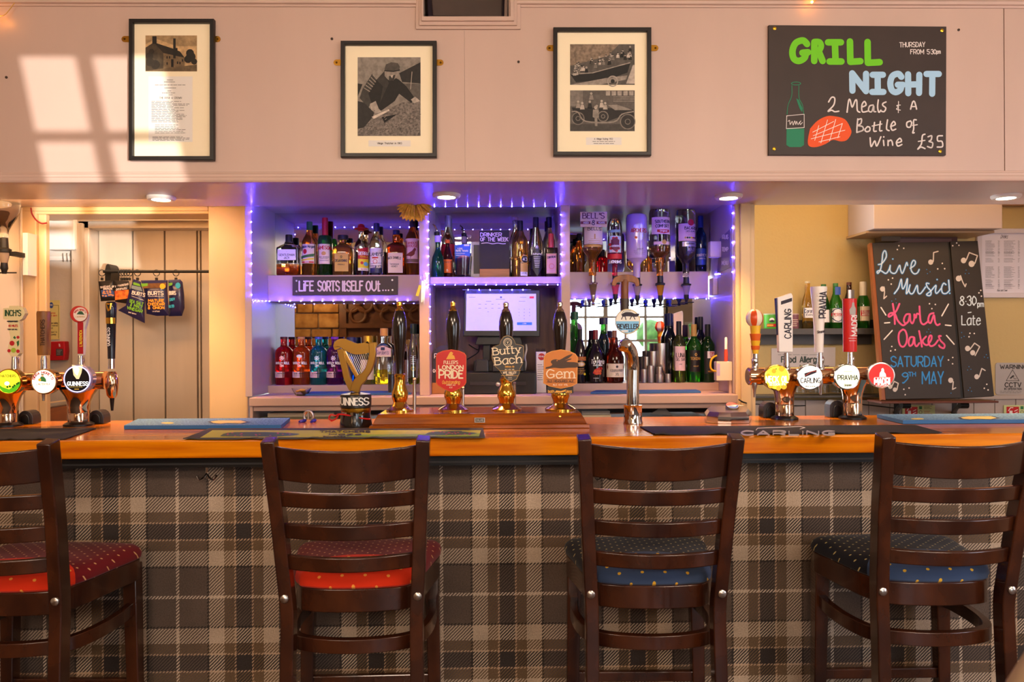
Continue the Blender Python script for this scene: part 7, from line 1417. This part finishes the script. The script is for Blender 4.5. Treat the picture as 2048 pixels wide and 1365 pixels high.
# what the board stands on
t = thing('board_rail', 'dark wooden rail on black brackets under the live music board', 'rail', P(1860, 830, 3.7)); RW = mat('5A2E20', .5)
mb = MB(); a = P(1746, 808, 3.66); b = P(1976, 797, 3.66); mb.box((a.x, 3.58, P(1860, 806, 3.62).z), (b.x, 3.72, P(1860, 802, 3.62).z), RW); mb.build('rail', t, smooth=False, bevel=.002)
for px in (1795, 1911):
    mb = MB(); mb.box(P(px - 6, 830, YR - .025), P(px + 2, 806, YR - .02), BLACK); mb.tube([P(px - 4, 827, YR - .03), P(px + 2, 816, 3.85), P(px + 12, 810, 3.74)], .011, BLACK, 10); mb.tube([P(px + 8, 811, 3.74), P(px + 24, 811, 3.74)], .016, BLACK, 12); mb.build('bracket', t)
t = thing('mirror_frame', 'reddish wooden frame behind the top of the live music board', 'frame', P(1848, 520, 3.95)); mb = MB(); mb.box(P(1790, 560, 3.93), P(1908, 471, 3.96), REDWOOD); mb.prism([P(x, y, 3.9299) for x, y in ((1795, 560), (1903, 560), (1903, 478), (1795, 478))], (0, -.0005, 0), mat('6E4A44', .4)); mb.build('frame', t, smooth=False, bevel=.002); mb = MB(); mb.box(P(1763, 483, 3.9), P(1787, 473, 3.97), mat('5A4630', .5)); mb.build('bracket', t, smooth=False, bevel=.002)
# drinks menu in a snap frame
t = thing('menu_frame', 'white snap frame with a printed drinks menu on the yellow wall', 'menu frame', P(2010, 596, YR)); SN = mat('D8CED4', .3)
x0, x1, y0, y1 = 1955, 2070, 457, 596
mb = MB()
for q in (((x0, y0), (x1, y0), (x1 - 10, y0 + 10), (x0 + 10, y0 + 10)), ((x0, y1), (x0, y0), (x0 + 10, y0 + 10), (x0 + 10, y1 - 10)), ((x1, y1), (x0, y1), (x0 + 10, y1 - 10), (x1 - 10, y1 - 10)), ((x1, y0), (x1, y1), (x1 - 10, y1 - 10), (x1 - 10, y0 + 10))): mb.prism([P(a, b, YR - .02) for a, b in q], (0, .019, 0), SN)
mb.build('frame', t, smooth=False, bevel=.004)
mb = MB(); sh = front(mb, YR - .006); sh.l = 0; sh.rect(x0 + 9, y0 + 9, x1 - 9, y1 - 9, mat('E4DCE6', .4)); sh.l = 1; INM = mat('5A5560', .6); sh.text('Drinks', 2008, 470, 7, INM, width=14, w=.7, slant=.3)
for (xa, xb) in ((1971, 2000), (2008, 2040)):
    for y0_, n_ in ((482, 7), (497, 5), (505, 4), (517, 4), (534, 12), (560, 7), (570, 4)): sh.lines(xa, y0_, xb - 9, y0_ + n_ * 1.8, n_, INM, w=.6, seed=int(xa)); sh.lines(xb - 4, y0_, xb, y0_ + n_ * 1.8, n_, INM, w=.6)
sh.text('Rose and Crown', 2004, 579, 4, INM, width=20, w=.5, slant=.3); mb.build('menu_sheet', t, smooth=False)
t = thing('cctv_sign', 'silver warning CCTV in operation sign on the right wall', 'sign', P(2025, 790, YR)); a = .5
x0, x1, y0, y1 = 1991, 2060, 726, 790; rr_ = 5
pts = []
for cx, cy, a0 in ((x1 - rr_, y1 - rr_, 0), (x0 + rr_, y1 - rr_, 90), (x0 + rr_, y0 + rr_, 180), (x1 - rr_, y0 + rr_, 270)): pts += [(cx + rr_ * math.cos(math.radians(a0 + 30 * k)), cy + rr_ * math.sin(math.radians(a0 + 30 * k))) for k in range(4)]
mb = MB(); mb.prism([P(x, y, YR - .005) for x, y in pts[::-1]], (0, .004, 0), mat('B5ADAA', .35, metal=.25)); sh = front(mb, YR - .0054); IN3 = mat('3A3634', .5); sh.text('WARNING', 2027, 730.5, 7.5, IN3, width=53, w=1.7, dots=6)
for A, B in (((2025, 740), (2012.5, 762)), ((2012.5, 762), (2038, 762)), ((2038, 762), (2025, 740))): sh.stroke([A, B], 1, IN3, dots=0)
sh.poly([(2019, 757), (2026, 750.5), (2029, 752.5), (2022, 758)], IN3); sh.stroke([(2026, 754), (2029, 758.5), (2033, 758)], 1, IN3, dots=0)
sh.text('CCTV', 2026, 766, 8.5, IN3, width=32, w=1.9, dots=6); sh.text('IN OPERATION', 2026, 776.5, 3.8, IN3, width=34, w=.8); sh.lines(2000, 783, 2055, 786, 2, IN3, w=.6); mb.build('plate', t, smooth=False)
for px, lab in ((1805, 'green edged fire extinguisher sign under the left bracket of the live music board'), (2008, 'green edged fire extinguisher sign at the right edge under the CCTV sign')):
    t = thing('fire_sign', lab, 'sign', P(px + 30, 850, YR - .03)); Yx = YR - .03
    mb = MB(); mb.prism([P(x, y, Yx) for x, y in ((px, 850), (px + 65, 850), (px + 65, 811), (px, 811))], (0, .004, 0), mat('C9D49A', .5)); sh = front(mb, Yx - .0003); sh.rect(px + 5, 814, px + 30, 848, REDL); sh.rect(px + 11, 822, px + 17, 846, WHITE, l=2); sh.stroke([(px + 9, 822), (px + 13, 816), (px + 18, 816)], 1.4, WHITE, l=2)
    for k in range(4): sh.stroke([(px + 21, 823 + k * 5), (px + 27, 820 + k * 5)], 1.4, WHITE, l=2)
    sh.rect(px + 33, 813, px + 39, 819, mat('2E7A4A', .5)); sh.lines(px + 43, 813, px + 60, 818, 3, INK, w=.7); sh.ring(px + 36, 825, 3, .8, INK); sh.lines(px + 43, 823, px + 60, 828, 3, REDL, w=.7); sh.ring(px + 36, 835, 3, .8, INK); sh.lines(px + 43, 833, px + 60, 838, 3, REDL, w=.7); mb.build('plate', t, smooth=False)
tag(MB().tube([P(1478, 800, 3.04), P(1490, 806, 3.06), P(1515, 809, 3.62), P(1600, 812, YR - .03), P(1700, 808, YR - .03), P(1800, 818, YR - .03)], .003, BLACK, 6, 6).build('thin_cable'), 'thin dark cable sagging along the panelling behind the right font', 'cable')
tag(MB().tube([P(1478, 812, 3.08), P(1490, 815, 3.1), P(1500, 828, 3.15), P(1504, 842, 3.2)], .004, WHITE, 8, 4).build('white_cable'), 'white cable dropping from the right end of the back counter', 'cable')
tag(MB().box(P(1962, 411, YR - .03), P(2090, 405, YR), mat('B08A6A', .5)).build('wall_rail', smooth=False), 'thin wooden strip high on the yellow wall at the far right', 'rail')

# ------------------------------------------------------------------ left: snacks on a rail, notice, call point, optic
t = thing('hanging_rail', 'black iron rail across the plank door holding snack bags', 'rail', P(320, 560, 3.5)); Yr_ = 3.48
mb = MB(); mb.tube([P(207, 543.5, Yr_), P(440, 543.5, Yr_)], .0065, BLACK, 14); mb.build('rod', t)
mb = MB(); mb.tube([P(215, 543, Yr_), P(215, 543, 3.54)], .008, BLACK, 10); mb.prism([P(a, b, 3.535) for a, b in ((210, 566), (221, 566), (222, 540), (219, 531), (215.5, 528), (212, 531), (210, 540))], (0, .08, 0), BLACK); mb.build('bracket', t)
def rclip(px, kind):
    o = thing('clip_ring', 'black clip ring on the iron rail ' + kind, 'clip', P(px, 553, Yr_), 'clip rings on the rail')
    c = P(px, 545, Yr_); mb = MB(); mb.tube([c + Vector((.0135 * math.cos(a * .4) * .75, .0135 * math.cos(a * .4) * .6, .0135 * math.sin(a * .4) - .003)) for a in range(17)], .0018, BLACK, 6); mb.build('ring', o); mb = MB(); mb.box(P(px - 1, 556, Yr_ - .002), P(px + 1, 551, Yr_ + .002), STEEL); mb.box(P(px - 3, 561, Yr_ - .006), P(px + 3, 556, Yr_ + .006), BLACK); mb.build('jaw', o, smooth=False)
for px, k in ((204, 'at its left end'), (243, 'first of the pair above the peanuts'), (248, 'second of the pair above the peanuts'), (253, 'third above the peanuts'), (259, 'fourth above the peanuts'), (275, 'holding the sea salt crisps'), (313, 'holding the cheddar crisps'), (352, 'holding the last crisp bag')): rclip(px, k)
def bag(name, lab, pts, Y, th, m, draw, group):
    """pillow bag: outline in the plan's pixels, puffed in depth"""
    n = len(pts); cx = sum(p[0] for p in pts) / n; cy = sum(p[1] for p in pts) / n; mb = MB(); rows_f, rows_b = [], []
    # dense outline
    out = []
    for (a, b), (c, d) in zip(pts, pts[1:] + pts[:1]):
        for k in range(5): out.append((a + (c - a) * k / 5, b + (d - b) * k / 5))
    for q in (1.0, .85, .65, .4, .15, .01):
        d = th * (1 - q ** 3)
        rows_f.append([P(cx + (a - cx) * q, cy + (b - cy) * q, Y - d) for a, b in out]); rows_b.append([P(cx + (a - cx) * q, cy + (b - cy) * q, Y + d) for a, b in out])
    mb.grid(rows_f, m, True); mb.grid(rows_b[::-1], m, True); o = mb.build(name)
    mb = MB(); sh = Sheet(mb, lambda x, y, l: P(x, y, Y - th * 1.02 - .0006 - .0004 * l)); draw(sh); mb.build('bag_printing', o, smooth=False, origin=o['_o']); return tag(o, lab, 'snack bag', group)
def bz(x, y): return 180 + x / 7.877, 520 + y / 7.875
bqs = lambda L: [bz(*p) for p in L]
CRISP = mat('232350', .3, coat=.4, bump=.5, bscale=35); PN = mat('1E1A1A', .4, bump=.4, bscale=40)
BR = mat('C88A5A', .6)
def d_nut(s):
    s.text('salted', *bz(240, 405), 4.2, CHALKW, width=19, w=.8, rot=-.1); s.text('peanuts', *bz(280, 435), 4.2, CHALKW, width=17, w=.8); s.poly(bqs([(172, 478), (345, 478), (378, 500), (380, 575), (190, 590)]), mat('2A4A8A', .5), l=1)
    for x, y in ((220, 500), (270, 495), (315, 492), (235, 530), (280, 525), (205, 565), (250, 570), (300, 555), (330, 550), (360, 560), (320, 515), (210, 525)): s.disc(*bz(x, y), 2.3, BR, ry=1.7, n=9, l=2)
bag('peanut_bag', 'black salted peanuts bag with a blue window, leftmost on the iron rail', bqs([(133, 340), (370, 322), (395, 640), (170, 655)]), 3.46, .010, PN, d_nut, 'snack bags on the rail')
def d_nut2(s):
    s.text('dry roasted', *bz(475, 385), 4, CHALKW, width=33, w=.8, rot=-.16); s.text('peanuts', *bz(495, 437), 4.2, CHALKW, width=21, w=.8, rot=-.12); s.poly(bqs([(388, 490), (610, 470), (612, 560), (585, 610), (395, 635)]), mat('D8842A', .5, noise=.5, nscale=60, col2='B03A14'), l=1)
bag('peanut_bag', 'black dry roasted peanuts bag with an orange window', bqs([(375, 322), (612, 330), (640, 560), (575, 690), (395, 662)]), 3.455, .011, PN, d_nut2, 'snack bags on the rail')
def d_c1(s):
    s.text('BURTS', *bz(760, 510), 6.5, CHALKW, width=26, w=1.4, serif=True, rot=.22); s.stroke(bqs([(655, 570), (850, 640)]), .6, CHALKW); LGn = mat('6FAE2A', .5)
    s.text('SEA SALT', *bz(725, 650), 5.6, LGn, width=28, w=1.5, rot=.26); s.text('& MALT', *bz(725, 705), 5.6, LGn, width=24, w=1.5, rot=.26); s.text('VINEGAR', *bz(700, 760), 5.6, LGn, width=31, w=1.5, rot=.26); s.poly(bqs([(685, 350), (780, 380), (800, 420), (675, 390)]), LGn, l=1); s.poly(bqs([(660, 400), (800, 430), (830, 500), (645, 450)]), mat('7A8A90', .5), l=1); s.text('best before', *bz(665, 830), 2.4, CHALKW, width=16, w=.4, rot=.26)
bag('crisp_bag', 'navy sea salt and malt vinegar crisp bag with green lettering', bqs([(690, 305), (800, 345), (835, 480), (870, 640), (860, 790), (865, 1000), (440, 795), (560, 740), (610, 520)]), 3.435, .016, CRISP, d_c1, 'snack bags on the rail')
OGc = mat('E8A02A', .5)
def d_c2(s):
    s.text('BURTS', *bz(1035, 498), 7, CHALKW, width=30, w=1.6, serif=True); s.stroke(bqs([(918, 578), (1158, 575)]), .7, CHALKW); s.disc(*bz(1040, 573), 1.2, CHALKW, n=8)
    for i, tx in enumerate(('MATURE', 'CHEDDAR', '& ONION')): s.text(tx, *bz(1042, 622 + 56 * i), 5.2, OGc, width=(31, 33, 32)[i], w=1.5)
    s.poly(bqs([(800, 375), (1200, 362), (1195, 440), (840, 450)]), mat('8A5A2A', .5, noise=.5, nscale=40), l=1); s.poly(bqs([(800, 375), (910, 368), (908, 410), (815, 425)]), mat('6FAE2A', .5), l=2); s.disc(*bz(1142, 418), 5.6, mat('E8B82A', .5), l=3); s.text('crafted', *bz(1040, 800), 2.6, CHALKW, width=14, w=.4)
bag('crisp_bag', 'navy mature cheddar and onion crisp bag with orange lettering', bqs([(800, 325), (1225, 320), (1222, 480), (1245, 880), (1050, 885), (890, 850), (870, 650), (850, 480)]), 3.45, .018, CRISP, d_c2, 'snack bags on the rail')
def d_c3(s):
    s.text('BURTS', *bz(1300, 495), 7, CHALKW, width=13, w=1.4, serif=True); TQ = mat('2AA8CC', .5)
    s.text('GUY', *bz(1297, 605), 5, TQ, width=10, w=1.3, rot=-.15) if False else s.text('CRISPY', *bz(1297, 605), 5, TQ, width=11, w=1.1, rot=-.15); s.text('SALTED', *bz(1282, 712), 5, TQ, width=11, w=1.1, rot=-.1); s.disc(*bz(1385, 405), 5, TQ, ry=6); s.poly(bqs([(1240, 365), (1300, 360), (1295, 400), (1245, 415)]), mat('6FAE2A', .5))
bag('crisp_bag', 'navy crisp bag with turquoise lettering, rightmost on the iron rail', bqs([(1232, 318), (1420, 308), (1460, 350), (1485, 560), (1490, 760), (1450, 885), (1240, 890), (1245, 600)]), 3.47, .02, CRISP, d_c3, 'snack bags on the rail')
t = thing('fire_notice', 'yellow fire action notice above the red call point', 'notice', P(112, 680, 3.555)); mb = MB(); mb.prism([P(a, b, 3.553) for a, b in ((97, 680), (119, 679), (119, 601), (97, 601))], (0, .003, 0), mat('E2D68A', .5)); sh = front(mb, 3.5527); sh.disc(102.5, 611, 4.2, mat('2A4A9A', .5), ry=6); sh.text('FIRE', 102.5, 609, 3, WHITE, width=6, w=.5, l=2); sh.stroke([(107, 611), (117, 611), (117, 677)], .7, INK, dots=0)
for y, tx, m_ in ((625, 'Operate', REDL), (630, 'the alarm', REDL), (645, 'Leave building', INK), (650, 'by nearest', INK), (655, 'exit', INK), (663, 'Report to', INK), (668, 'assembly', INK)): sh.text(tx, 99.5, y, 3, m_, al='l', width=min(16, len(tx) * 1.6), w=.5)
mb.build('sheet', t, smooth=False)
t = thing('fire_call_point', 'red fire alarm call point on the white recess wall', 'call point', P(113, 722, 3.54)); mb = MB(); mb.prism([P(a, b, 3.52) for a, b in ((98, 722), (128, 721), (130, 703), (128.5, 683), (98, 684))], (0, .04, 0), mat('B01420', .35)); mb.build('case', t, smooth=False, bevel=.004); mb = MB(); sh = front(mb, 3.5195); sh.rect(112, 698, 126, 712, mat('4A4446', .4)); sh.lines(113.5, 701, 124, 709, 4, SILVL, w=.8); sh.poly([(117, 688), (120, 688), (121, 694), (118, 694)], PINKL); mb.build('window', t, smooth=False)
# wall optic at far left
t = bottle('spirit_bottle', 'upturned clear bottle on the wall optic at the far left edge', 8, 58, 400, 0, 3.06, [(.26, 0), (.26, .12), (.3, .2), (.5, .36), (.75, .52), (.95, .7), (1, .8), (1, 1)], CLEAR, vbase=476)
c = P(8.5, 476, 3.06); o = thing('spirit_optic', 'black measuring optic on the white rail at the far left edge', 'optic', P(8.5, 548, 3.06)); b = P(8.5, 548, 3.06); h = c.z - b.z
MB().lathe([(.013, h * .66), (.025, h * .60), (.026, h * .68), (.016, h * .72), (.014, h * .99)], b, BLACK, 20).build('collar', o); MB().lathe([(.012, h * .30), (.021, h * .58), (.001, h * .6)], b, mat('B8A898', .1, trans=.6, ior=1.3), 20).build('measure_chamber', o); MB().lathe([(.008, 0), (.011, h * .1), (.014, h * .14), (.012, h * .31), (.001, h * .31)], b, BLACK, 18).build('spout', o); MB().tube([b + Vector((-.04, 0, h * .03)), b + Vector((.047, 0, h * .03))], .0028, BLACK, 8).build('push_bar', o)
mb = MB(); mb.box((b.x + .02, 3.06, b.z + h * .5), (b.x + .045, 3.13, b.z + h * .62), BLACK); mb.box((b.x + .035, 3.12, b.z + h * .0), (b.x + .055, 3.18, b.z + h * 1.2), WHITE); mb.build('wall_rail', o, smooth=False)

# ------------------------------------------------------------------ bar stools
def seat_mat(base, dotc, patch, patch_dot):
    M = bpy.data.materials.new('seat_fabric'); M.use_nodes = True; nt = M.node_tree; N = nt.nodes.new; L = nt.links.new
    b = nt.nodes['Principled BSDF']; b.inputs['Roughness'].default_value = .85; b.inputs['Sheen Weight'].default_value = .1; b.inputs['Specular IOR Level'].default_value = .2
    tc = N('ShaderNodeTexCoord'); sp = N('ShaderNodeSeparateXYZ'); L(tc.outputs['Object'], sp.inputs[0])
    def mt(op, *a):
        n = N('ShaderNodeMath'); n.operation = op
        for i, q in enumerate(a):
            if isinstance(q, (int, float)): n.inputs[i].default_value = q
            else: L(q, n.inputs[i])
        return n.outputs[0]
    def dots(per, rad):
        u = mt('DIVIDE', sp.outputs['X'], per); v = mt('DIVIDE', mt('ADD', sp.outputs['Y'], mt('MULTIPLY', sp.outputs['Z'], .8)), per)
        a, c = mt('ADD', u, v), mt('SUBTRACT', u, v)
        fa, fc = mt('SUBTRACT', mt('FRACT', a), .5), mt('SUBTRACT', mt('FRACT', c), .5)
        return mt('LESS_THAN', mt('ADD', mt('MULTIPLY', fa, fa), mt('MULTIPLY', fc, fc)), rad)
    def mix(f, a, c):
        n = N('ShaderNodeMix'); n.data_type = 'RGBA'; L(f, n.inputs['Factor'])
        for k, q in (('A', a), ('B', c)):
            if isinstance(q, str): n.inputs[k].default_value = lin(q)
            else: L(q, n.inputs[k])
        return n.outputs['Result']
    # a rounded lighter patch with wider spaced dots at the back of the cushion
    ex = mt('DIVIDE', sp.outputs['X'], .19); ey = mt('DIVIDE', mt('ADD', sp.outputs['Y'], .185), .135)
    el = mt('LESS_THAN', mt('ADD', mt('MULTIPLY', ex, ex), mt('MULTIPLY', ey, ey)), 1.0)
    L(mix(el, mix(dots(.034, .012), base, dotc), mix(dots(.058, .011), patch, patch_dot)), b.inputs['Base Color'])
    return M
RED_S = seat_mat('6E0E16', 'E0A870', 'DC3210', 'F0A040'); NAVY_S = seat_mat('12141F', 'C8B878', '384A6A', 'E0B030')
STW = DKWOOD
def make_stool(sm):
    t = thing('bar_stool', '', 'bar stool', (0, 0, 0), 'bar stools at the counter')
    # seat outline: rounded, wider at the front (+Y), bowed at the back
    def outline(k=1.0, n=9):
        q = smooth2([(-.138, -.150), (-.08, -.168), (0, -.174), (.08, -.168), (.138, -.150), (.168, -.085), (.190, .035), (.205, .12), (.198, .150), (.16, .164), (0, .174), (-.16, .164), (-.198, .150), (-.205, .12), (-.190, .035), (-.168, -.085), (-.138, -.150)], 4)[:-1]
        return [(x * k, y * k) for x, y in q]
    mb = MB(); rows = []
    for k, z in ((.95, .752), (1.0, .760), (1.01, .772), (.99, .785), (.93, .796), (.80, .803), (.55, .808), (.25, .810), (.02, .811)): rows.append([(x, y, z) for x, y in outline(k)])
    mb.grid(rows, sm, True, True); mb.build('seat_cushion', t)
    mb = MB(); mb.grid([[(x * .985, y * .985, z) for x, y in outline()] for z in (.695, .755)], STW, True, True); mb.build('seat_frame', t, bevel=.003)
    yb = lambda z: -.178 - max(0, z - .72) * .17 - max(0, z - .95) * .06 if z > .72 else -.178 - (.72 - z) * .05
    for s_ in (-1, 1):
        mb = MB(); pts = [(s_ * (.160 + (.012 * (.6 - z) if z < .6 else 0) + max(0, z - .70) * .055), yb(z), z) for z in (0, .2, .4, .6, .70, .76, .85, .95, 1.05, 1.147)]
        mb.sweep(smooth3([Vector(p) for p in pts], 3), .0215, .016, STW, up=(0, 1, .02)) if False else mb.sweep(smooth3([Vector(p) for p in pts], 3), .0165, .0215, STW, up=(0, 1, 0)); mb.build('back_leg', t, bevel=.003)
        mb = MB(); mb.lathe([(.011, 0), (.010, .004), (.005, .007), (.001, .007)], (s_ * .164, yb(.745) - .0215, .745), STEEL, 16, axis=(0, -1, 0)); mb.build('bolt', t)
        mb = MB(); mb.sweep([(s_ * .194, .150, 0), (s_ * .184, .144, .4), (s_ * .178, .140, .74)], [.015, .018, .021], [.015, .018, .021], STW, up=(0, 1, 0)); mb.build('front_leg', t, bevel=.003)
    def rail(name, z0, z1, dep):
        w_ = .160 + max(0, (z0 + z1) / 2 - .70) * .055 - .010; mb = MB(); rows = []
        for k in range(15):
            u = -1 + k / 7; x = u * w_; bow = -dep * (1 - u * u); za, zb2 = z0, z1
            ya, yc = yb(z0) + bow, yb(z1) + bow
            if name == 'top_rail': za, zb2 = z0 - .007 * (1 - u * u), z1 - .008 * (1 - u * u)
            rows.append([(x, ya - .008, za), (x, yc - .008, zb2), (x, yc + .008, zb2), (x, ya + .008, za)])
        mb.grid(rows, STW, True, True); return mb.build(name, t, bevel=.003)
    rail('top_rail', 1.048, 1.130, .046)
    for z in (.9785, .898, .817): rail('back_rail', z, z + .038, .042)
    hoop = smooth3([Vector(p) for p in ((-.178, .132, .612), (-.186, .05, .612), (-.178, -.05, .612), (-.148, -.128, .612), (-.08, -.160, .612), (0, -.170, .612), (.08, -.160, .612), (.148, -.128, .612), (.178, -.05, .612), (.186, .05, .612), (.178, .132, .612))], 4)
    mb = MB(); mb.sweep(hoop, .011, .018, STW); mb.build('hoop_stretcher', t, bevel=.002)
    mb = MB(); mb.box((-.180, .136, .375), (.180, .154, .405), STW); mb.build('footrest', t, smooth=False, bevel=.003)
    return t
sr = make_stool(RED_S)
sn = copy_tree(sr)
for ch in sn.children:
    if ch.name.startswith('seat_cushion'): ch.data = ch.data.copy(); ch.data.materials[0] = NAVY_S
PLACE = [(sr, -1.25, 2.135, -2, 'red and orange seated stool at the left edge of the photo'), (copy_tree(sr), -.374, 2.135, 1.5, 'red and orange seated stool in front of the green and yellow runner'), (sn, .395, 2.135, -1, 'navy seated stool in front of the chrome tap'), (copy_tree(sn), 1.126, 2.135, 0, 'navy seated stool at the right, below the end of the black lettered runner')]
for o, x, y, r, lab in PLACE: o.location = (x, y, 0); o.rotation_euler = (0, 0, math.radians(r)); o['label'] = lab
# upholstered chair close to the camera at the right edge
t = thing('easy_chair', 'blurred beige upholstered chair back close to the camera at the lower right corner', 'chair', (.66, .78, 0)); UPH = mat('B89E7E', .9, noise=.2, nscale=20)
mb = MB(); rows = []
for z, w_, d in ((.42, .17, .05), (.7, .19, .055), (.94, .185, .05), (1.015, .17, .045), (1.058, .145, .035), (1.074, .11, .02), (1.076, .02, .004)):
    rows.append([(.706 + w_ * math.copysign(abs(math.cos(a)) ** .6, math.cos(a)), .80 + d * math.copysign(abs(math.sin(a)) ** .7, math.sin(a)), z) for a in [2 * math.pi * k / 24 for k in range(24)]])
mb.grid(rows, UPH, True, True); mb.build('backrest', t)
mb = MB(); mb.box((.53, .3, .38), (.88, .82, .48), UPH); mb.build('seat', t, smooth=False, bevel=.03)
for x in (.56, .85):
    for y in (.34, .78): MB().box((x - .02, y - .02, 0), (x + .02, y + .02, .39), DKWOOD).build('leg', t, smooth=False)

# warm bulbs strung along the top moulding
WB = mat((1.0, .62, .16), emit=60)
for px, py, lab in ((1624, 4, 'small warm bulb on the top moulding above the grill night board'), (-5, 32, 'small warm bulb at the far top left of the panelling')):
    c = P(px, py, YF - .035); t = thing('warm_bulb', lab, 'bulb', c, 'warm bulbs along the top moulding'); MB().ball(c, .0045, WB, 10, 6).build('lamp', t); MB().tube([c + Vector((.004, .006, .002)), c + Vector((.02, .012, .012)), c + Vector((.05, .012, .05))], .0015, mat('C8A050', .5), 6, 3).build('wire', t)
